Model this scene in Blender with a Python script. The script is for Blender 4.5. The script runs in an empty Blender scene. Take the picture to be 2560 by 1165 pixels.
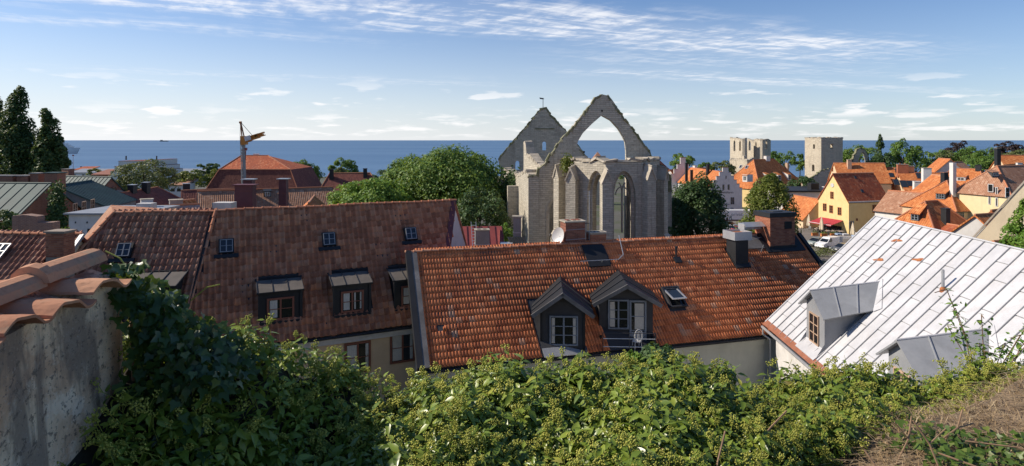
import bpy, math, random
import numpy as np
from mathutils import Vector, Matrix
from mathutils.geometry import tessellate_polygon
random.seed(7); rng = np.random.default_rng(7)
C = bpy.context.scene.collection
sc = bpy.context.scene
# ---------------------------------------------------------------- camera, sky, sun, exposure
F = 1525.0; HY = 350.0; EYE = 17.0
cam_d = bpy.data.cameras.new('camera'); cam = bpy.data.objects.new('camera', cam_d); C.objects.link(cam)
cam.location = (0, 0, EYE); cam.rotation_euler = (math.radians(90), 0, 0)
cam_d.sensor_width = 36.0; cam_d.lens = 36.0*F/2560.0; cam_d.shift_y = -(582.5-HY)/2560.0
cam_d.clip_start = 0.05; cam_d.clip_end = 90000.0
sc.camera = cam
SUN_EL, SUN_AZ = 35.0, 83.0            # azimuth: degrees to the left of the view axis
el, az = math.radians(SUN_EL), math.radians(SUN_AZ)
SDIR = Vector((-math.cos(el)*math.sin(az), math.cos(el)*math.cos(az), math.sin(el)))
sun_d = bpy.data.lights.new('sun', 'SUN'); sun = bpy.data.objects.new('sun', sun_d); C.objects.link(sun)
sun_d.energy = 4.4; sun_d.angle = math.radians(0.55); sun_d.color = (1.0, 0.89, 0.74)
sun.rotation_euler = (-SDIR).to_track_quat('-Z', 'Y').to_euler(); sun.location = (-40, 10, 60)
sc.view_settings.view_transform = 'Standard'; sc.view_settings.look = 'None'
sc.view_settings.exposure = 0.44; sc.view_settings.gamma = 1.0; sc.view_settings.use_curve_mapping = False

class NT:
    """tiny node-graph helper"""
    def __init__(s, nt): s.nt = nt
    def n(s, t, **kw):
        o = s.nt.nodes.new(t)
        for k, v in kw.items(): setattr(o, k, v)
        return o
    def L(s, a, b): s.nt.links.new(a, b)
    def put(s, sock, v):
        if isinstance(v, bpy.types.NodeSocket): s.L(v, sock)
        elif isinstance(v, (tuple, list)) and sock.type == 'RGBA' and len(v) == 3: sock.default_value = (*v, 1)
        else: sock.default_value = v
    def m(s, op, a, b=0.0, c=None, clamp=False):
        o = s.n('ShaderNodeMath', operation=op, use_clamp=clamp); s.put(o.inputs[0], a); s.put(o.inputs[1], b)
        if c is not None: s.put(o.inputs[2], c)
        return o.outputs[0]
    def mr(s, v, a, b, c=0.0, d=1.0, smooth=True):
        o = s.n('ShaderNodeMapRange', interpolation_type='SMOOTHSTEP' if smooth else 'LINEAR')
        for i, x in enumerate((v, a, b, c, d)): s.put(o.inputs[i], x)
        return o.outputs[0]
    def mix(s, f, a, b, mode='MIX'):
        o = s.n('ShaderNodeMix', data_type='RGBA', blend_type=mode); s.put(o.inputs[0], f); s.put(o.inputs[6], a); s.put(o.inputs[7], b)
        return o.outputs[2]
    def comb(s, x, y, z=0.0):
        o = s.n('ShaderNodeCombineXYZ'); s.put(o.inputs[0], x); s.put(o.inputs[1], y); s.put(o.inputs[2], z); return o.outputs[0]
    def sep(s, v):
        o = s.n('ShaderNodeSeparateXYZ'); s.L(v, o.inputs[0]); return o.outputs
    def noise(s, vec, scale, detail=4.0, rough=0.55, dist=0.0):
        o = s.n('ShaderNodeTexNoise')
        if vec is not None: s.L(vec, o.inputs['Vector'])
        o.inputs['Scale'].default_value = scale; o.inputs['Detail'].default_value = detail
        o.inputs['Roughness'].default_value = rough; o.inputs['Distortion'].default_value = dist
        return o.outputs[0]
    def ramp(s, f, stops):
        o = s.n('ShaderNodeValToRGB'); e = o.color_ramp.elements
        while len(e) < len(stops): e.new(0.5)
        for i, (p, c) in enumerate(stops): e[i].position = p; e[i].color = (*c, 1)
        s.L(f, o.inputs[0]); return o.outputs[0]
    def bump(s, h, st=0.3, dist=0.02, nrm=None):
        o = s.n('ShaderNodeBump'); o.inputs['Strength'].default_value = st; o.inputs['Distance'].default_value = dist
        s.L(h, o.inputs['Height'])
        if nrm is not None: s.L(nrm, o.inputs['Normal'])
        return o.outputs[0]

# world: clear sky with cirrus bands (one flat high layer seen in perspective) and a low line of small clouds
world = bpy.data.worlds.new('World'); sc.world = world; world.use_nodes = True
w = NT(world.node_tree); world.node_tree.nodes.clear()
sky = w.n('ShaderNodeTexSky', sky_type='NISHITA', sun_disc=False, sun_elevation=el, sun_rotation=-az, altitude=10.0)
sky.air_density = 1.0; sky.dust_density = 0.3; sky.ozone_density = 3.0
tc = w.n('ShaderNodeTexCoord').outputs['Generated']
X, Y, Z = w.sep(tc)
zc = w.m('MAXIMUM', Z, 0.02)
u_ = w.m('DIVIDE', X, zc); v_ = w.m('DIVIDE', Y, zc)
ca, sa = math.cos(0.447), math.sin(0.447)
S_ = w.m('ADD', w.m('MULTIPLY', u_, ca), w.m('MULTIPLY', v_, sa))
T_ = w.m('SUBTRACT', w.m('MULTIPLY', v_, ca), w.m('MULTIPLY', u_, sa))
wob = w.m('MULTIPLY', w.m('SUBTRACT', w.noise(w.comb(S_, T_), 0.55, 3.0), 0.5), 1.5)
Tw = w.m('ADD', T_, wob)
fib = w.noise(w.comb(w.m('MULTIPLY', S_, 0.55), w.m('MULTIPLY', T_, 2.2)), 1.6, 8.0, 0.68, 0.6)
rip = w.noise(w.comb(w.m('MULTIPLY', S_, 5.0), w.m('MULTIPLY', T_, 2.6)), 1.0, 5.0, 0.6, 0.3)
fine = w.m('ADD', w.m('MULTIPLY', fib, 0.62), w.m('MULTIPLY', rip, 0.38))
def band(c, hw, s0, s1, amp, soft=0.5):
    a = w.m('ABSOLUTE', w.m('SUBTRACT', Tw, c))
    f = w.m('MULTIPLY', w.mr(a, hw+soft, hw-soft*0.4), w.m('MULTIPLY', w.mr(S_, s0, s0+2.5), w.mr(S_, s1, s1-3.5)))
    return w.m('MULTIPLY', f, amp)
cover = band(4.65, 0.55, -3.0, 8.8, 1.0, 0.65)
cover = w.m('MAXIMUM', cover, band(5.9, 0.30, 2.6, 10.5, 0.45, 0.6))
cover = w.m('MAXIMUM', cover, band(6.15, 0.14, -7.0, 2.5, 0.62, 0.35))
cover = w.m('MAXIMUM', cover, band(7.45, 0.30, 3.5, 22.0, 0.72, 0.7))
cover = w.m('MAXIMUM', cover, band(10.2, 0.15, -3.0, 6.0, 0.5, 0.5))
cir = w.m('MULTIPLY', cover, w.mr(fine, 0.43, 0.66))
cir = w.m('ADD', cir, w.m('MULTIPLY', w.m('MULTIPLY', cover, cover), 0.13), clamp=True)
cir = w.m('MULTIPLY', cir, w.mr(Z, 0.045, 0.085))
# low fair-weather clouds close to the horizon
azm = w.m('ARCTAN2', X, Y)
lowv = w.comb(w.m('MULTIPLY', azm, 9.0), w.m('MULTIPLY', Z, 60.0))
ln = w.noise(lowv, 1.6, 6.0, 0.55)
lowm = w.m('MULTIPLY', w.mr(Z, 0.0, 0.012), w.mr(Z, 0.062, 0.022))
low = w.m('MULTIPLY', w.mr(ln, 0.50, 0.66), lowm)
pv = w.comb(w.m('MULTIPLY', azm, 11.0), w.m('MULTIPLY', Z, 62.0), 4.2)
pn = w.noise(pv, 1.0, 5.0, 0.5)
puff = w.m('MULTIPLY', w.mr(pn, 0.585, 0.67), w.m('MULTIPLY', w.mr(Z, 0.03, 0.04), w.mr(Z, 0.11, 0.05)))
low = w.m('MAXIMUM', low, puff)
# pale haze low in the sky, strongest on the sun's side (forward scattering)
cs = w.m('ADD', w.m('MULTIPLY', X, -math.sin(az)), w.m('MULTIPLY', Y, math.cos(az)))
fw = w.m('ADD', 0.38, w.m('MULTIPLY', w.m('POWER', w.m('MULTIPLY', w.m('ADD', cs, 1.0), 0.5), 1.2), 0.80))
hz = w.m('MULTIPLY', w.m('POWER', w.mr(Z, 0.30, -0.02, smooth=False), 2.0), fw, clamp=True)
SKYC = w.mix(1.0, sky.outputs[0], (0.77, 0.96, 1.22), 'MULTIPLY')
c0 = w.mix(hz, SKYC, (9.6, 9.7, 10.0))
c1 = w.mix(w.m('MULTIPLY', cir, 0.86), c0, (10.0, 10.1, 10.5))
c2 = w.mix(w.m('MULTIPLY', low, 0.72), c1, (11.0, 10.8, 10.8))
bg = w.n('ShaderNodeBackground'); bg.inputs['Strength'].default_value = 0.074
w.L(c2, bg.inputs['Color'])
wo = w.n('ShaderNodeOutputWorld'); w.L(bg.outputs[0], wo.inputs['Surface'])

# ---------------------------------------------------------------- geometry helpers
def ray(px, py): return Vector(((px-1280.0)/F, 1.0, -(py-HY)/F))
E0 = Vector((0, 0, EYE))
def P(px, py, D): return E0 + ray(px, py)*D
def PZ(px, py, z): return P(px, py, (EYE-z)*F/(py-HY))      # the point of height z behind a pixel
def hit(px, py, p0, n):
    r = ray(px, py); return E0 + r*((p0-E0).dot(n)/r.dot(n))
def zt(y):
    """height of the town ground"""
    if y < 4.6: return 14.9
    if y < 9: return 14.9*(1-(y-4.6)/4.4)
    if y < 75: return 0.0
    if y < 90: return -2.0*(y-75)/15
    if y < 155: return -2.0
    if y < 620: return -2.0-18.2*(y-155)/465
    return -20.2-min(6.0, (y-620)*0.05)
UP = Vector((0, 0, 1))
ORG = {}
def org(o): return ORG.get(o.name, Vector((0, 0, 0))) if o else Vector((0, 0, 0))
def thing(name, label, cat, loc, group=None, rz=0.0):
    o = bpy.data.objects.new(name, None); C.objects.link(o); o.location = loc; o.empty_display_size = 0.3
    o.rotation_euler = (0, 0, rz); o['label'] = label; o['category'] = cat
    if group: o['group'] = group
    ORG[o.name] = Vector(loc); return o
def tag(o, label=None, cat=None, group=None, kind=None):
    for k, v in (('label', label), ('category', cat), ('group', group), ('kind', kind)):
        if v: o[k] = v
    return o
def link(me, name, parent=None, loc=None):
    o = bpy.data.objects.new(name, me); C.objects.link(o)
    if parent: o.parent = parent; ORG[o.name] = org(parent)
    else: ORG[o.name] = Vector((0, 0, 0))
    return o
def mesh_np(name, verts, faces, mats, uv=None, smooth=False, attr=None):
    """verts (n,3), faces: (m,3|4) int array or list of lists"""
    me = bpy.data.meshes.new(name)
    if isinstance(faces, np.ndarray):
        m, k = faces.shape
        me.vertices.add(len(verts)); me.vertices.foreach_set('co', np.asarray(verts, np.float32).ravel())
        me.loops.add(m*k); me.loops.foreach_set('vertex_index', faces.astype(np.int32).ravel())
        me.polygons.add(m); me.polygons.foreach_set('loop_start', np.arange(0, m*k, k, dtype=np.int32))
        me.update(calc_edges=True)
    else:
        me.from_pydata([tuple(v) for v in verts], [], faces)
    for mt in (mats if isinstance(mats, (list, tuple)) else [mats]): me.materials.append(mt)
    if smooth: me.polygons.foreach_set('use_smooth', np.ones(len(me.polygons), bool))
    if attr is not None:
        a = me.attributes.new('rnd', 'FLOAT', 'POINT'); a.data.foreach_set('value', np.asarray(attr, np.float32))
    me.update(); return me
def auto_uv(me):
    """uv in metres: u along the horizontal, v up the slope, for every polygon"""
    n = len(me.polygons)
    if not n: return
    uvl = me.uv_layers.new(name='UVMap')
    nr = np.empty(n*3, np.float32); me.polygons.foreach_get('normal', nr); nr = nr.reshape(-1, 3)
    co = np.empty(len(me.vertices)*3, np.float32); me.vertices.foreach_get('co', co); co = co.reshape(-1, 3)
    lv = np.empty(len(me.loops), np.int32); me.loops.foreach_get('vertex_index', lv)
    lt = np.empty(n, np.int32); me.polygons.foreach_get('loop_total', lt)
    pi = np.repeat(np.arange(n), lt)
    u = np.stack([-nr[:, 1], nr[:, 0], np.zeros(n)], 1); l = np.linalg.norm(u, axis=1)
    flat = l < 1e-3; u[flat] = (1, 0, 0); l[flat] = 1; u /= l[:, None]
    v = np.cross(nr, u)
    p = co[lv]; uv = np.stack([(p*u[pi]).sum(1), (p*v[pi]).sum(1)], 1).astype(np.float32)
    uvl.data.foreach_set('uv', uv.ravel())
class MB:
    def __init__(s): s.v = []; s.f = []
    def poly(s, pts):
        b = len(s.v); s.v += [Vector(p) for p in pts]; s.f.append(list(range(b, b+len(pts)))); return s
    def grid(s, rows, close=False):
        b = len(s.v); nr, nc = len(rows), len(rows[0])
        for r in rows: s.v += [Vector(p) for p in r]
        for i in range(nr-1):
            for j in range(nc if close else nc-1):
                k = (j+1) % nc
                s.f.append([b+i*nc+j, b+i*nc+k, b+(i+1)*nc+k, b+(i+1)*nc+j])
        return s
    def hexa(s, a):                       # 8 corners: bottom 4 ccw, top 4 ccw
        b = len(s.v); s.v += [Vector(p) for p in a]
        for q in ((3, 2, 1, 0), (4, 5, 6, 7), (0, 1, 5, 4), (1, 2, 6, 5), (2, 3, 7, 6), (3, 0, 4, 7)): s.f.append([b+i for i in q])
        return s
    def obox(s, o, X, Y, Z, x0, x1, y0, y1, z0, z1):
        g = lambda x, y, z: o+X*x+Y*y+Z*z
        return s.hexa([g(x0, y0, z0), g(x1, y0, z0), g(x1, y1, z0), g(x0, y1, z0), g(x0, y0, z1), g(x1, y0, z1), g(x1, y1, z1), g(x0, y1, z1)])
    def box(s, x0, x1, y0, y1, z0, z1):
        return s.obox(Vector((0, 0, 0)), Vector((1, 0, 0)), Vector((0, 1, 0)), UP, x0, x1, y0, y1, z0, z1)
    def tube(s, p0, p1, r0, r1=None, n=8, cap=True):
        p0, p1 = Vector(p0), Vector(p1); r1 = r0 if r1 is None else r1
        d = (p1-p0).normalized(); a = d.orthogonal().normalized(); b_ = d.cross(a)
        ring = lambda p, r: [p+(a*math.cos(t)+b_*math.sin(t))*r for t in [2*math.pi*i/n for i in range(n)]]
        s.grid([ring(p0, r0), ring(p1, r1)], close=True)
        if cap: s.poly(ring(p0, r0)[::-1]); s.poly(ring(p1, r1))
        return s
    def path(s, pts, r, n=6):
        for a, b in zip(pts[:-1], pts[1:]): s.tube(a, b, r, r, n)
        return s
    def lathe(s, o, prof, n=12, rx=1.0, ry=1.0):
        rows = [[Vector((o[0]+math.cos(t)*r*rx, o[1]+math.sin(t)*r*ry, o[2]+z)) for t in [2*math.pi*i/n for i in range(n)]] for r, z in prof]
        return s.grid(rows, close=True)
    def slab(s, pts, n, th):
        """polygon pts pushed along -n by th: closed plate"""
        low = [Vector(p)-n*th for p in pts]; pts = [Vector(p) for p in pts]
        s.poly(pts); s.poly(low[::-1])
        k = len(pts)
        for i in range(k):
            j = (i+1) % k; s.poly([pts[i], low[i], low[j], pts[j]])
        return s
    def wall(s, outer, holes, o, X, Y, th, Z=UP):
        """2d outline (x along X, z up) with holes, pushed by th along Y"""
        loops = [outer]+list(holes); v3 = [[Vector((p[0], p[1], 0)) for p in l] for l in loops]
        tri = tessellate_polygon(v3); flat = [p for l in loops for p in l]
        g = lambda p, y: o+X*p[0]+Z*p[1]+Y*y
        b = len(s.v); s.v += [g(p, 0) for p in flat]+[g(p, th) for p in flat]; n = len(flat)
        for t in tri:
            s.f.append([b+i for i in t]); s.f.append([b+n+i for i in reversed(t)])
        k = 0
        for l in loops:
            for i in range(len(l)):
                j = (i+1) % len(l); s.f.append([b+k+i, b+k+j, b+n+k+j, b+n+k+i])
            k += len(l)
        return s
    def build(s, name, mat, parent=None, smooth=False, uv=True, fix=True):
        off = org(parent)
        me = bpy.data.meshes.new(name); me.from_pydata([tuple(v-off) for v in s.v], [], s.f)
        for mt in (mat if isinstance(mat, (list, tuple)) else [mat]): me.materials.append(mt)
        if fix:
            import bmesh
            bm = bmesh.new(); bm.from_mesh(me); bmesh.ops.recalc_face_normals(bm, faces=bm.faces); bm.to_mesh(me); bm.free()
        me.update()
        if uv: auto_uv(me)
        if smooth: me.polygons.foreach_set('use_smooth', np.ones(len(me.polygons), bool))
        return link(me, name, parent)
def arch(cx, z0, zs, w, apex, n=6):
    """pointed arch outline: jambs from z0 to springing zs, tip at apex"""
    l = [(cx-w/2, z0), (cx-w/2, zs)]
    for i in range(1, n):
        t = i/n; l.append((cx-w/2+w/2*(1-math.cos(t*math.pi/2))**0.92, zs+(apex-zs)*math.sin(t*math.pi/2)**0.95))
    l.append((cx, apex)); r = [(2*cx-x, z) for x, z in l[:-1]][::-1]
    return l+r
def S(r, g, b):
    f = lambda c: c/255/12.92 if c <= 10 else ((c/255+0.055)/1.055)**2.4
    return (f(r), f(g), f(b))
def mat4(o, x, y, z):
    return Matrix(((x[0], y[0], z[0], o[0]), (x[1], y[1], z[1], o[1]), (x[2], y[2], z[2], o[2]), (0, 0, 0, 1)))
def put(me, name, parent, M):
    o = link(me, name, parent); o.matrix_local = Matrix.Translation(-org(parent)) @ M; return o
# ---------------------------------------------------------------- materials
def newmat(name):
    m = bpy.data.materials.new(name); m.use_nodes = True; t = NT(m.node_tree)
    b = m.node_tree.nodes['Principled BSDF']; return m, t, b
def coord(t, kind='pos'):
    if kind == 'uv': return t.n('ShaderNodeUVMap').outputs[0]
    return t.n('ShaderNodeNewGeometry').outputs['Position']
def mscale(c, k): return tuple(min(1, x*k) for x in c)
def M(name, col, col2=None, rough=0.8, metal=0.0, scale=1.2, bump=0.15, bscale=14.0, dist=0.02, spec=0.4, stain=0.0, stain_col=(0.08, 0.07, 0.06), fine=0.35):
    """plain surface: two scales of colour variation, optional stains, fine relief"""
    m, t, b = newmat(name); p = coord(t)
    c2 = col2 or mscale(col, 0.72)
    n1 = t.noise(p, scale, 5.0, 0.6); n2 = t.noise(p, bscale, 4.0, 0.6)
    c = t.mix(t.mr(n1, 0.3, 0.7), c2, col)
    c = t.mix(t.m('MULTIPLY', t.mr(n2, 0.35, 0.75), fine), c, mscale(c2, 0.8))
    if stain:
        st = t.noise(t.n('ShaderNodeVectorMath', operation='MULTIPLY').outputs[0], 1.0) if False else None
        x, y, z = t.sep(p); sv = t.comb(t.m('MULTIPLY', x, 1.6), t.m('MULTIPLY', y, 1.6), t.m('MULTIPLY', z, 0.35))
        s1 = t.noise(sv, 1.1, 6.0, 0.65, 0.4)
        c = t.mix(t.m('MULTIPLY', t.mr(s1, 0.48, 0.72), stain), c, stain_col)
    t.L(c, b.inputs['Base Color'])
    b.inputs['Roughness'].default_value = rough; b.inputs['Metallic'].default_value = metal
    b.inputs['Specular IOR Level'].default_value = spec
    if bump: t.L(t.bump(n2, bump, dist), b.inputs['Normal'])
    return m
def tile_rand(t):
    """one number per tile: object random for single tiles, an attribute for joined ones"""
    oi = t.n('ShaderNodeObjectInfo').outputs['Random']
    at = t.n('ShaderNodeAttribute', attribute_name='rnd').outputs['Fac']
    return t.m('FRACT', t.m('ADD', oi, at))
def tile_mat(name, stops, rough=0.85, lichen=0.3, lichen_col=(0.3, 0.26, 0.2), spec=0.3, patch=0.35):
    m, t, b = newmat(name); p = coord(t)
    r = tile_rand(t); c = t.ramp(r, stops)
    n1 = t.noise(p, 0.5, 4.0, 0.6); n2 = t.noise(p, 9.0, 5.0, 0.65); n3 = t.noise(p, 38.0, 4.0, 0.6)
    c = t.mix(t.m('MULTIPLY', t.mr(n1, 0.35, 0.7), patch), c, mscale(stops[0][1], 0.8))
    c = t.mix(t.m('MULTIPLY', t.mr(n2, 0.5, 0.72), lichen), c, lichen_col)
    c = t.mix(t.m('MULTIPLY', t.mr(n3, 0.5, 0.7), 0.3), c, mscale(stops[0][1], 0.45))
    t.L(c, b.inputs['Base Color']); b.inputs['Roughness'].default_value = rough
    b.inputs['Specular IOR Level'].default_value = spec
    t.L(t.bump(n3, 0.25, 0.006), b.inputs['Normal'])
    return m
def roof_mat(name, ca, cb, cc, tw=0.26, th=0.36, rough=0.85, relief=1.0):
    """far pantile roof: rows and rolls as relief, one colour per tile; uv in metres"""
    m, t, b = newmat(name); uv = coord(t, 'uv'); u, v, _ = t.sep(uv)
    U = t.m('DIVIDE', u, tw); V = t.m('DIVIDE', v, th)
    wn = t.n('ShaderNodeTexWhiteNoise', noise_dimensions='2D'); t.L(t.comb(t.m('FLOOR', U), t.m('FLOOR', V)), wn.inputs['Vector'])
    c = t.ramp(wn.outputs['Value'], [(0.0, cb), (0.35, ca), (0.75, ca), (1.0, cc)])
    p = coord(t); n1 = t.noise(p, 0.35, 5.0, 0.6)
    c = t.mix(t.m('MULTIPLY', t.mr(n1, 0.4, 0.68), 0.55), c, cb)
    n2 = t.noise(p, 3.5, 5.0, 0.65)
    c = t.mix(t.m('MULTIPLY', t.mr(n2, 0.5, 0.75), 0.45), c, mscale(cb, 0.6))
    t.L(c, b.inputs['Base Color']); b.inputs['Roughness'].default_value = rough
    b.inputs['Specular IOR Level'].default_value = 0.25
    h1 = t.m('MULTIPLY', t.m('ADD', t.m('SINE', t.m('MULTIPLY', U, 6.2832)), 1.0), 0.5)
    h2 = t.m('SUBTRACT', 1.0, t.m('FRACT', V))
    h = t.m('ADD', t.m('MULTIPLY', h1, 0.05*relief), t.m('MULTIPLY', h2, 0.045*relief))
    t.L(t.bump(h, 0.9, 1.0), b.inputs['Normal'])
    return m
def masonry(name, ca, cb, cc, mortar, bw, bh, mw=0.012, relief=0.03, moss=0.0, dark=0.35, distort=0.03, rough=0.9):
    m, t, b = newmat(name); uv = coord(t, 'uv'); p = coord(t)
    d = t.noise(p, 1.7, 3.0)
    u, v, _ = t.sep(uv); vv = t.comb(t.m('ADD', u, t.m('MULTIPLY', d, distort*3)), t.m('ADD', v, t.m('MULTIPLY', d, distort)))
    br = t.n('ShaderNodeTexBrick'); t.L(vv, br.inputs['Vector'])
    br.inputs['Scale'].default_value = 1.0; br.inputs['Mortar Size'].default_value = mw; br.inputs['Mortar Smooth'].default_value = 0.3
    br.inputs['Brick Width'].default_value = bw; br.inputs['Row Height'].default_value = bh; br.inputs['Bias'].default_value = 0.0
    br.inputs['Color1'].default_value = (*ca, 1); br.inputs['Color2'].default_value = (*cb, 1); br.inputs['Mortar'].default_value = (*mortar, 1)
    n1 = t.noise(p, 0.3, 6.0, 0.62, 0.5); n2 = t.noise(p, 5.0, 5.0, 0.65)
    c = t.mix(t.m('MULTIPLY', t.mr(n1, 0.45, 0.72), 0.7), br.outputs['Color'], cc)
    c = t.mix(t.m('MULTIPLY', t.mr(n2, 0.48, 0.75), dark), c, mscale(cc, 0.45))
    x, y, z = t.sep(p); sv = t.comb(t.m('MULTIPLY', x, 1.2), t.m('MULTIPLY', y, 1.2), t.m('MULTIPLY', z, 0.16))
    s1 = t.noise(sv, 1.0, 5.0, 0.65, 0.3)
    c = t.mix(t.m('MULTIPLY', t.mr(s1, 0.5, 0.75), dark*1.2), c, mscale(cc, 0.4))
    t.L(c, b.inputs['Base Color']); b.inputs['Roughness'].default_value = rough; b.inputs['Specular IOR Level'].default_value = 0.2
    h = t.m('ADD', t.m('MULTIPLY', br.outputs['Fac'], -0.8), t.m('MULTIPLY', n2, 0.8))
    t.L(t.bump(h, 0.9, relief), b.inputs['Normal'])
    return m
def leaf_mat(name, stops, rough=0.55, trans=0.32, spec=0.28):
    m, t, b = newmat(name); r = tile_rand(t); c = t.ramp(r, stops)
    p = coord(t); n1 = t.noise(p, 0.9, 3.0); c = t.mix(t.m('MULTIPLY', t.mr(n1, 0.35, 0.7), 0.35), c, mscale(stops[0][1], 0.8))
    t.L(c, b.inputs['Base Color']); b.inputs['Roughness'].default_value = rough; b.inputs['Specular IOR Level'].default_value = spec
    if trans:
        tr = t.n('ShaderNodeBsdfTranslucent'); t.L(t.mix(0.35, c, (0.36, 0.42, 0.04)), tr.inputs['Color'])
        mx = t.n('ShaderNodeMixShader'); mx.inputs[0].default_value = trans
        out = m.node_tree.nodes['Material Output']
        t.L(b.outputs[0], mx.inputs[1]); t.L(tr.outputs[0], mx.inputs[2]); t.L(mx.outputs[0], out.inputs['Surface'])
    return m
MT = {}
MT['brown_tile'] = tile_mat('brown_pantile', [(0.0, (0.276, 0.116, 0.069)), (0.3, (0.362, 0.145, 0.082)), (0.6, (0.435, 0.188, 0.110)), (0.88, (0.521, 0.271, 0.169)), (1.0, (0.608, 0.239, 0.113))], lichen=0.45, lichen_col=(0.391, 0.264, 0.169))
MT['wing_tile'] = tile_mat('wing_pantile', [(0.0, (0.240, 0.098, 0.061)), (0.5, (0.372, 0.161, 0.105)), (1.0, (0.504, 0.276, 0.176))], lichen=0.4, lichen_col=(0.360, 0.253, 0.176))
MT['orange_tile'] = tile_mat('orange_pantile', [(0.0, (0.403, 0.118, 0.050)), (0.45, (0.605, 0.190, 0.073)), (0.93, (0.694, 0.241, 0.099)), (0.985, (0.605, 0.302, 0.176)), (1.0, (0.470, 0.325, 0.231))], lichen=0.18, lichen_col=(0.246, 0.146, 0.099), patch=0.3)
MT['ridge_tile'] = tile_mat('ridge_tile', [(0.0, (0.40, 0.16, 0.09)), (0.6, (0.52, 0.20, 0.10)), (1.0, (0.58, 0.30, 0.18))], lichen=0.25)
MT['coping_tile'] = tile_mat('coping_tile', [(0.0, (0.42, 0.20, 0.125)), (0.5, (0.54, 0.27, 0.165)), (1.0, (0.60, 0.36, 0.23))], lichen=0.75, lichen_col=(0.34, 0.27, 0.19), patch=.6, rough=.95, spec=.1)
MT['roof_orange'] = roof_mat('far_orange_tiles', (0.56, 0.195, 0.065), (0.40, 0.12, 0.04), (0.66, 0.30, 0.12))
MT['roof_red'] = roof_mat('far_red_tiles', (0.42, 0.11, 0.045), (0.28, 0.075, 0.04), (0.56, 0.24, 0.12), 0.3, 0.4)
MT['roof_dark'] = roof_mat('far_dark_red_tiles', (0.22, 0.075, 0.055), (0.15, 0.05, 0.042), (0.29, 0.11, 0.075))
MT['roof_pink'] = roof_mat('far_worn_tiles', (0.44, 0.20, 0.11), (0.31, 0.13, 0.075), (0.52, 0.31, 0.2), 0.3, 0.36, relief=1.3)
MT['roof_glint'] = roof_mat('glinting_tiles', (0.46, 0.30, 0.24), (0.38, 0.24, 0.18), (0.55, 0.4, 0.33), 0.3, 0.36, rough=0.3, relief=1.3)
MT['roof_weathered'] = roof_mat('far_weathered_tiles', (0.40, 0.21, 0.13), (0.30, 0.15, 0.09), (0.5, 0.32, 0.22))
MT['limestone'] = masonry('limestone', (0.55, 0.50, 0.405), (0.40, 0.365, 0.30), (0.46, 0.42, 0.345), (0.28, 0.25, 0.20), 0.62, 0.2, 0.012, 0.055, dark=0.52)
MT['tower_stone'] = masonry('tower_limestone', (0.60, 0.53, 0.41), (0.47, 0.41, 0.32), (0.54, 0.47, 0.36), (0.34, 0.29, 0.22), 0.7, 0.3, 0.014, 0.05, dark=0.36)
MT['moss_stone'] = M('mossy_stone', (0.26, 0.235, 0.16), (0.12, 0.13, 0.055), scale=1.4, bump=0.5, bscale=6, dist=0.06)
MT['pale_stone'] = M('pale_stone', (0.50, 0.44, 0.36), (0.33, 0.29, 0.22), scale=1.1, bump=0.5, bscale=6, dist=0.05, stain=0.4)
MT['brick'] = masonry('brick', (0.34, 0.115, 0.065), (0.25, 0.08, 0.05), (0.30, 0.11, 0.07), (0.33, 0.26, 0.2), 0.25, 0.075, 0.012, 0.012, dark=0.3, distort=0.0)
MT['brick_piece'] = tile_mat('brick_piece', [(0.0, (0.26, 0.085, 0.05)), (0.5, (0.38, 0.135, 0.07)), (1.0, (0.46, 0.185, 0.10))], lichen=0.15)
MT['old_brick_piece'] = tile_mat('old_brick_piece', [(0.0, (0.18, 0.065, 0.045)), (0.5, (0.26, 0.095, 0.06)), (1.0, (0.33, 0.13, 0.085))], lichen=0.2)
MT['mortar'] = M('mortar', (0.34, 0.27, 0.21), bscale=30)
MT['plaster_old'] = None
MT['cream'] = M('cream_plaster', (0.70, 0.52, 0.33), (0.62, 0.45, 0.28), stain=0.12, stain_col=(0.35, 0.26, 0.18), fine=0.15)
MT['pale_yellow'] = M('pale_yellow_plaster', (0.74, 0.62, 0.36), (0.68, 0.56, 0.33), stain=0.25, stain_col=(0.45, 0.36, 0.22), fine=0.15)
MT['yellow'] = M('yellow_plaster', (0.74, 0.57, 0.27), (0.68, 0.51, 0.23), stain=0.1, stain_col=(0.5, 0.3, 0.1), fine=0.1)
MT['white'] = M('white_plaster', (0.72, 0.69, 0.65), (0.64, 0.61, 0.57), stain=0.2, stain_col=(0.42, 0.38, 0.33), fine=0.12)
MT['grey_white'] = M('grey_white_plaster', (0.58, 0.56, 0.54), (0.50, 0.48, 0.46), stain=0.25, stain_col=(0.34, 0.31, 0.28), fine=0.15)
MT['pinkish'] = M('buff_plaster', (0.55, 0.38, 0.26), (0.48, 0.32, 0.22), stain=0.15, stain_col=(0.33, 0.22, 0.15), fine=0.15)
MT['house_grey'] = M('pale_green_grey_plaster', (0.50, 0.51, 0.45), (0.44, 0.45, 0.40), stain=0.15, stain_col=(0.3, 0.3, 0.26), fine=0.1)
MT['grey_render'] = M('grey_render', (0.27, 0.26, 0.25), (0.20, 0.195, 0.19), stain=0.3, bump=0.35)
MT['cornice'] = M('white_cornice', (0.66, 0.64, 0.62), fine=0.1, bump=0.05)
MT['black_sheet'] = M('black_sheet_metal', (0.022, 0.023, 0.026), (0.015, 0.016, 0.018), rough=0.55, spec=0.35, bump=0.06, scale=2.0)
MT['dark_board'] = M('dark_painted_board', (0.055, 0.055, 0.058), (0.038, 0.038, 0.042), rough=0.7, bump=0.2, bscale=20)
MT['grey_board'] = M('weathered_grey_sheet', (0.20, 0.19, 0.185), (0.11, 0.105, 0.10), rough=0.55, stain=0.4, bump=0.12)
MT['dormer_sheet'] = M('dormer_grey_sheet', (0.15, 0.13, 0.112), (0.10, 0.09, 0.078), rough=0.6, stain=0.3)
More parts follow.
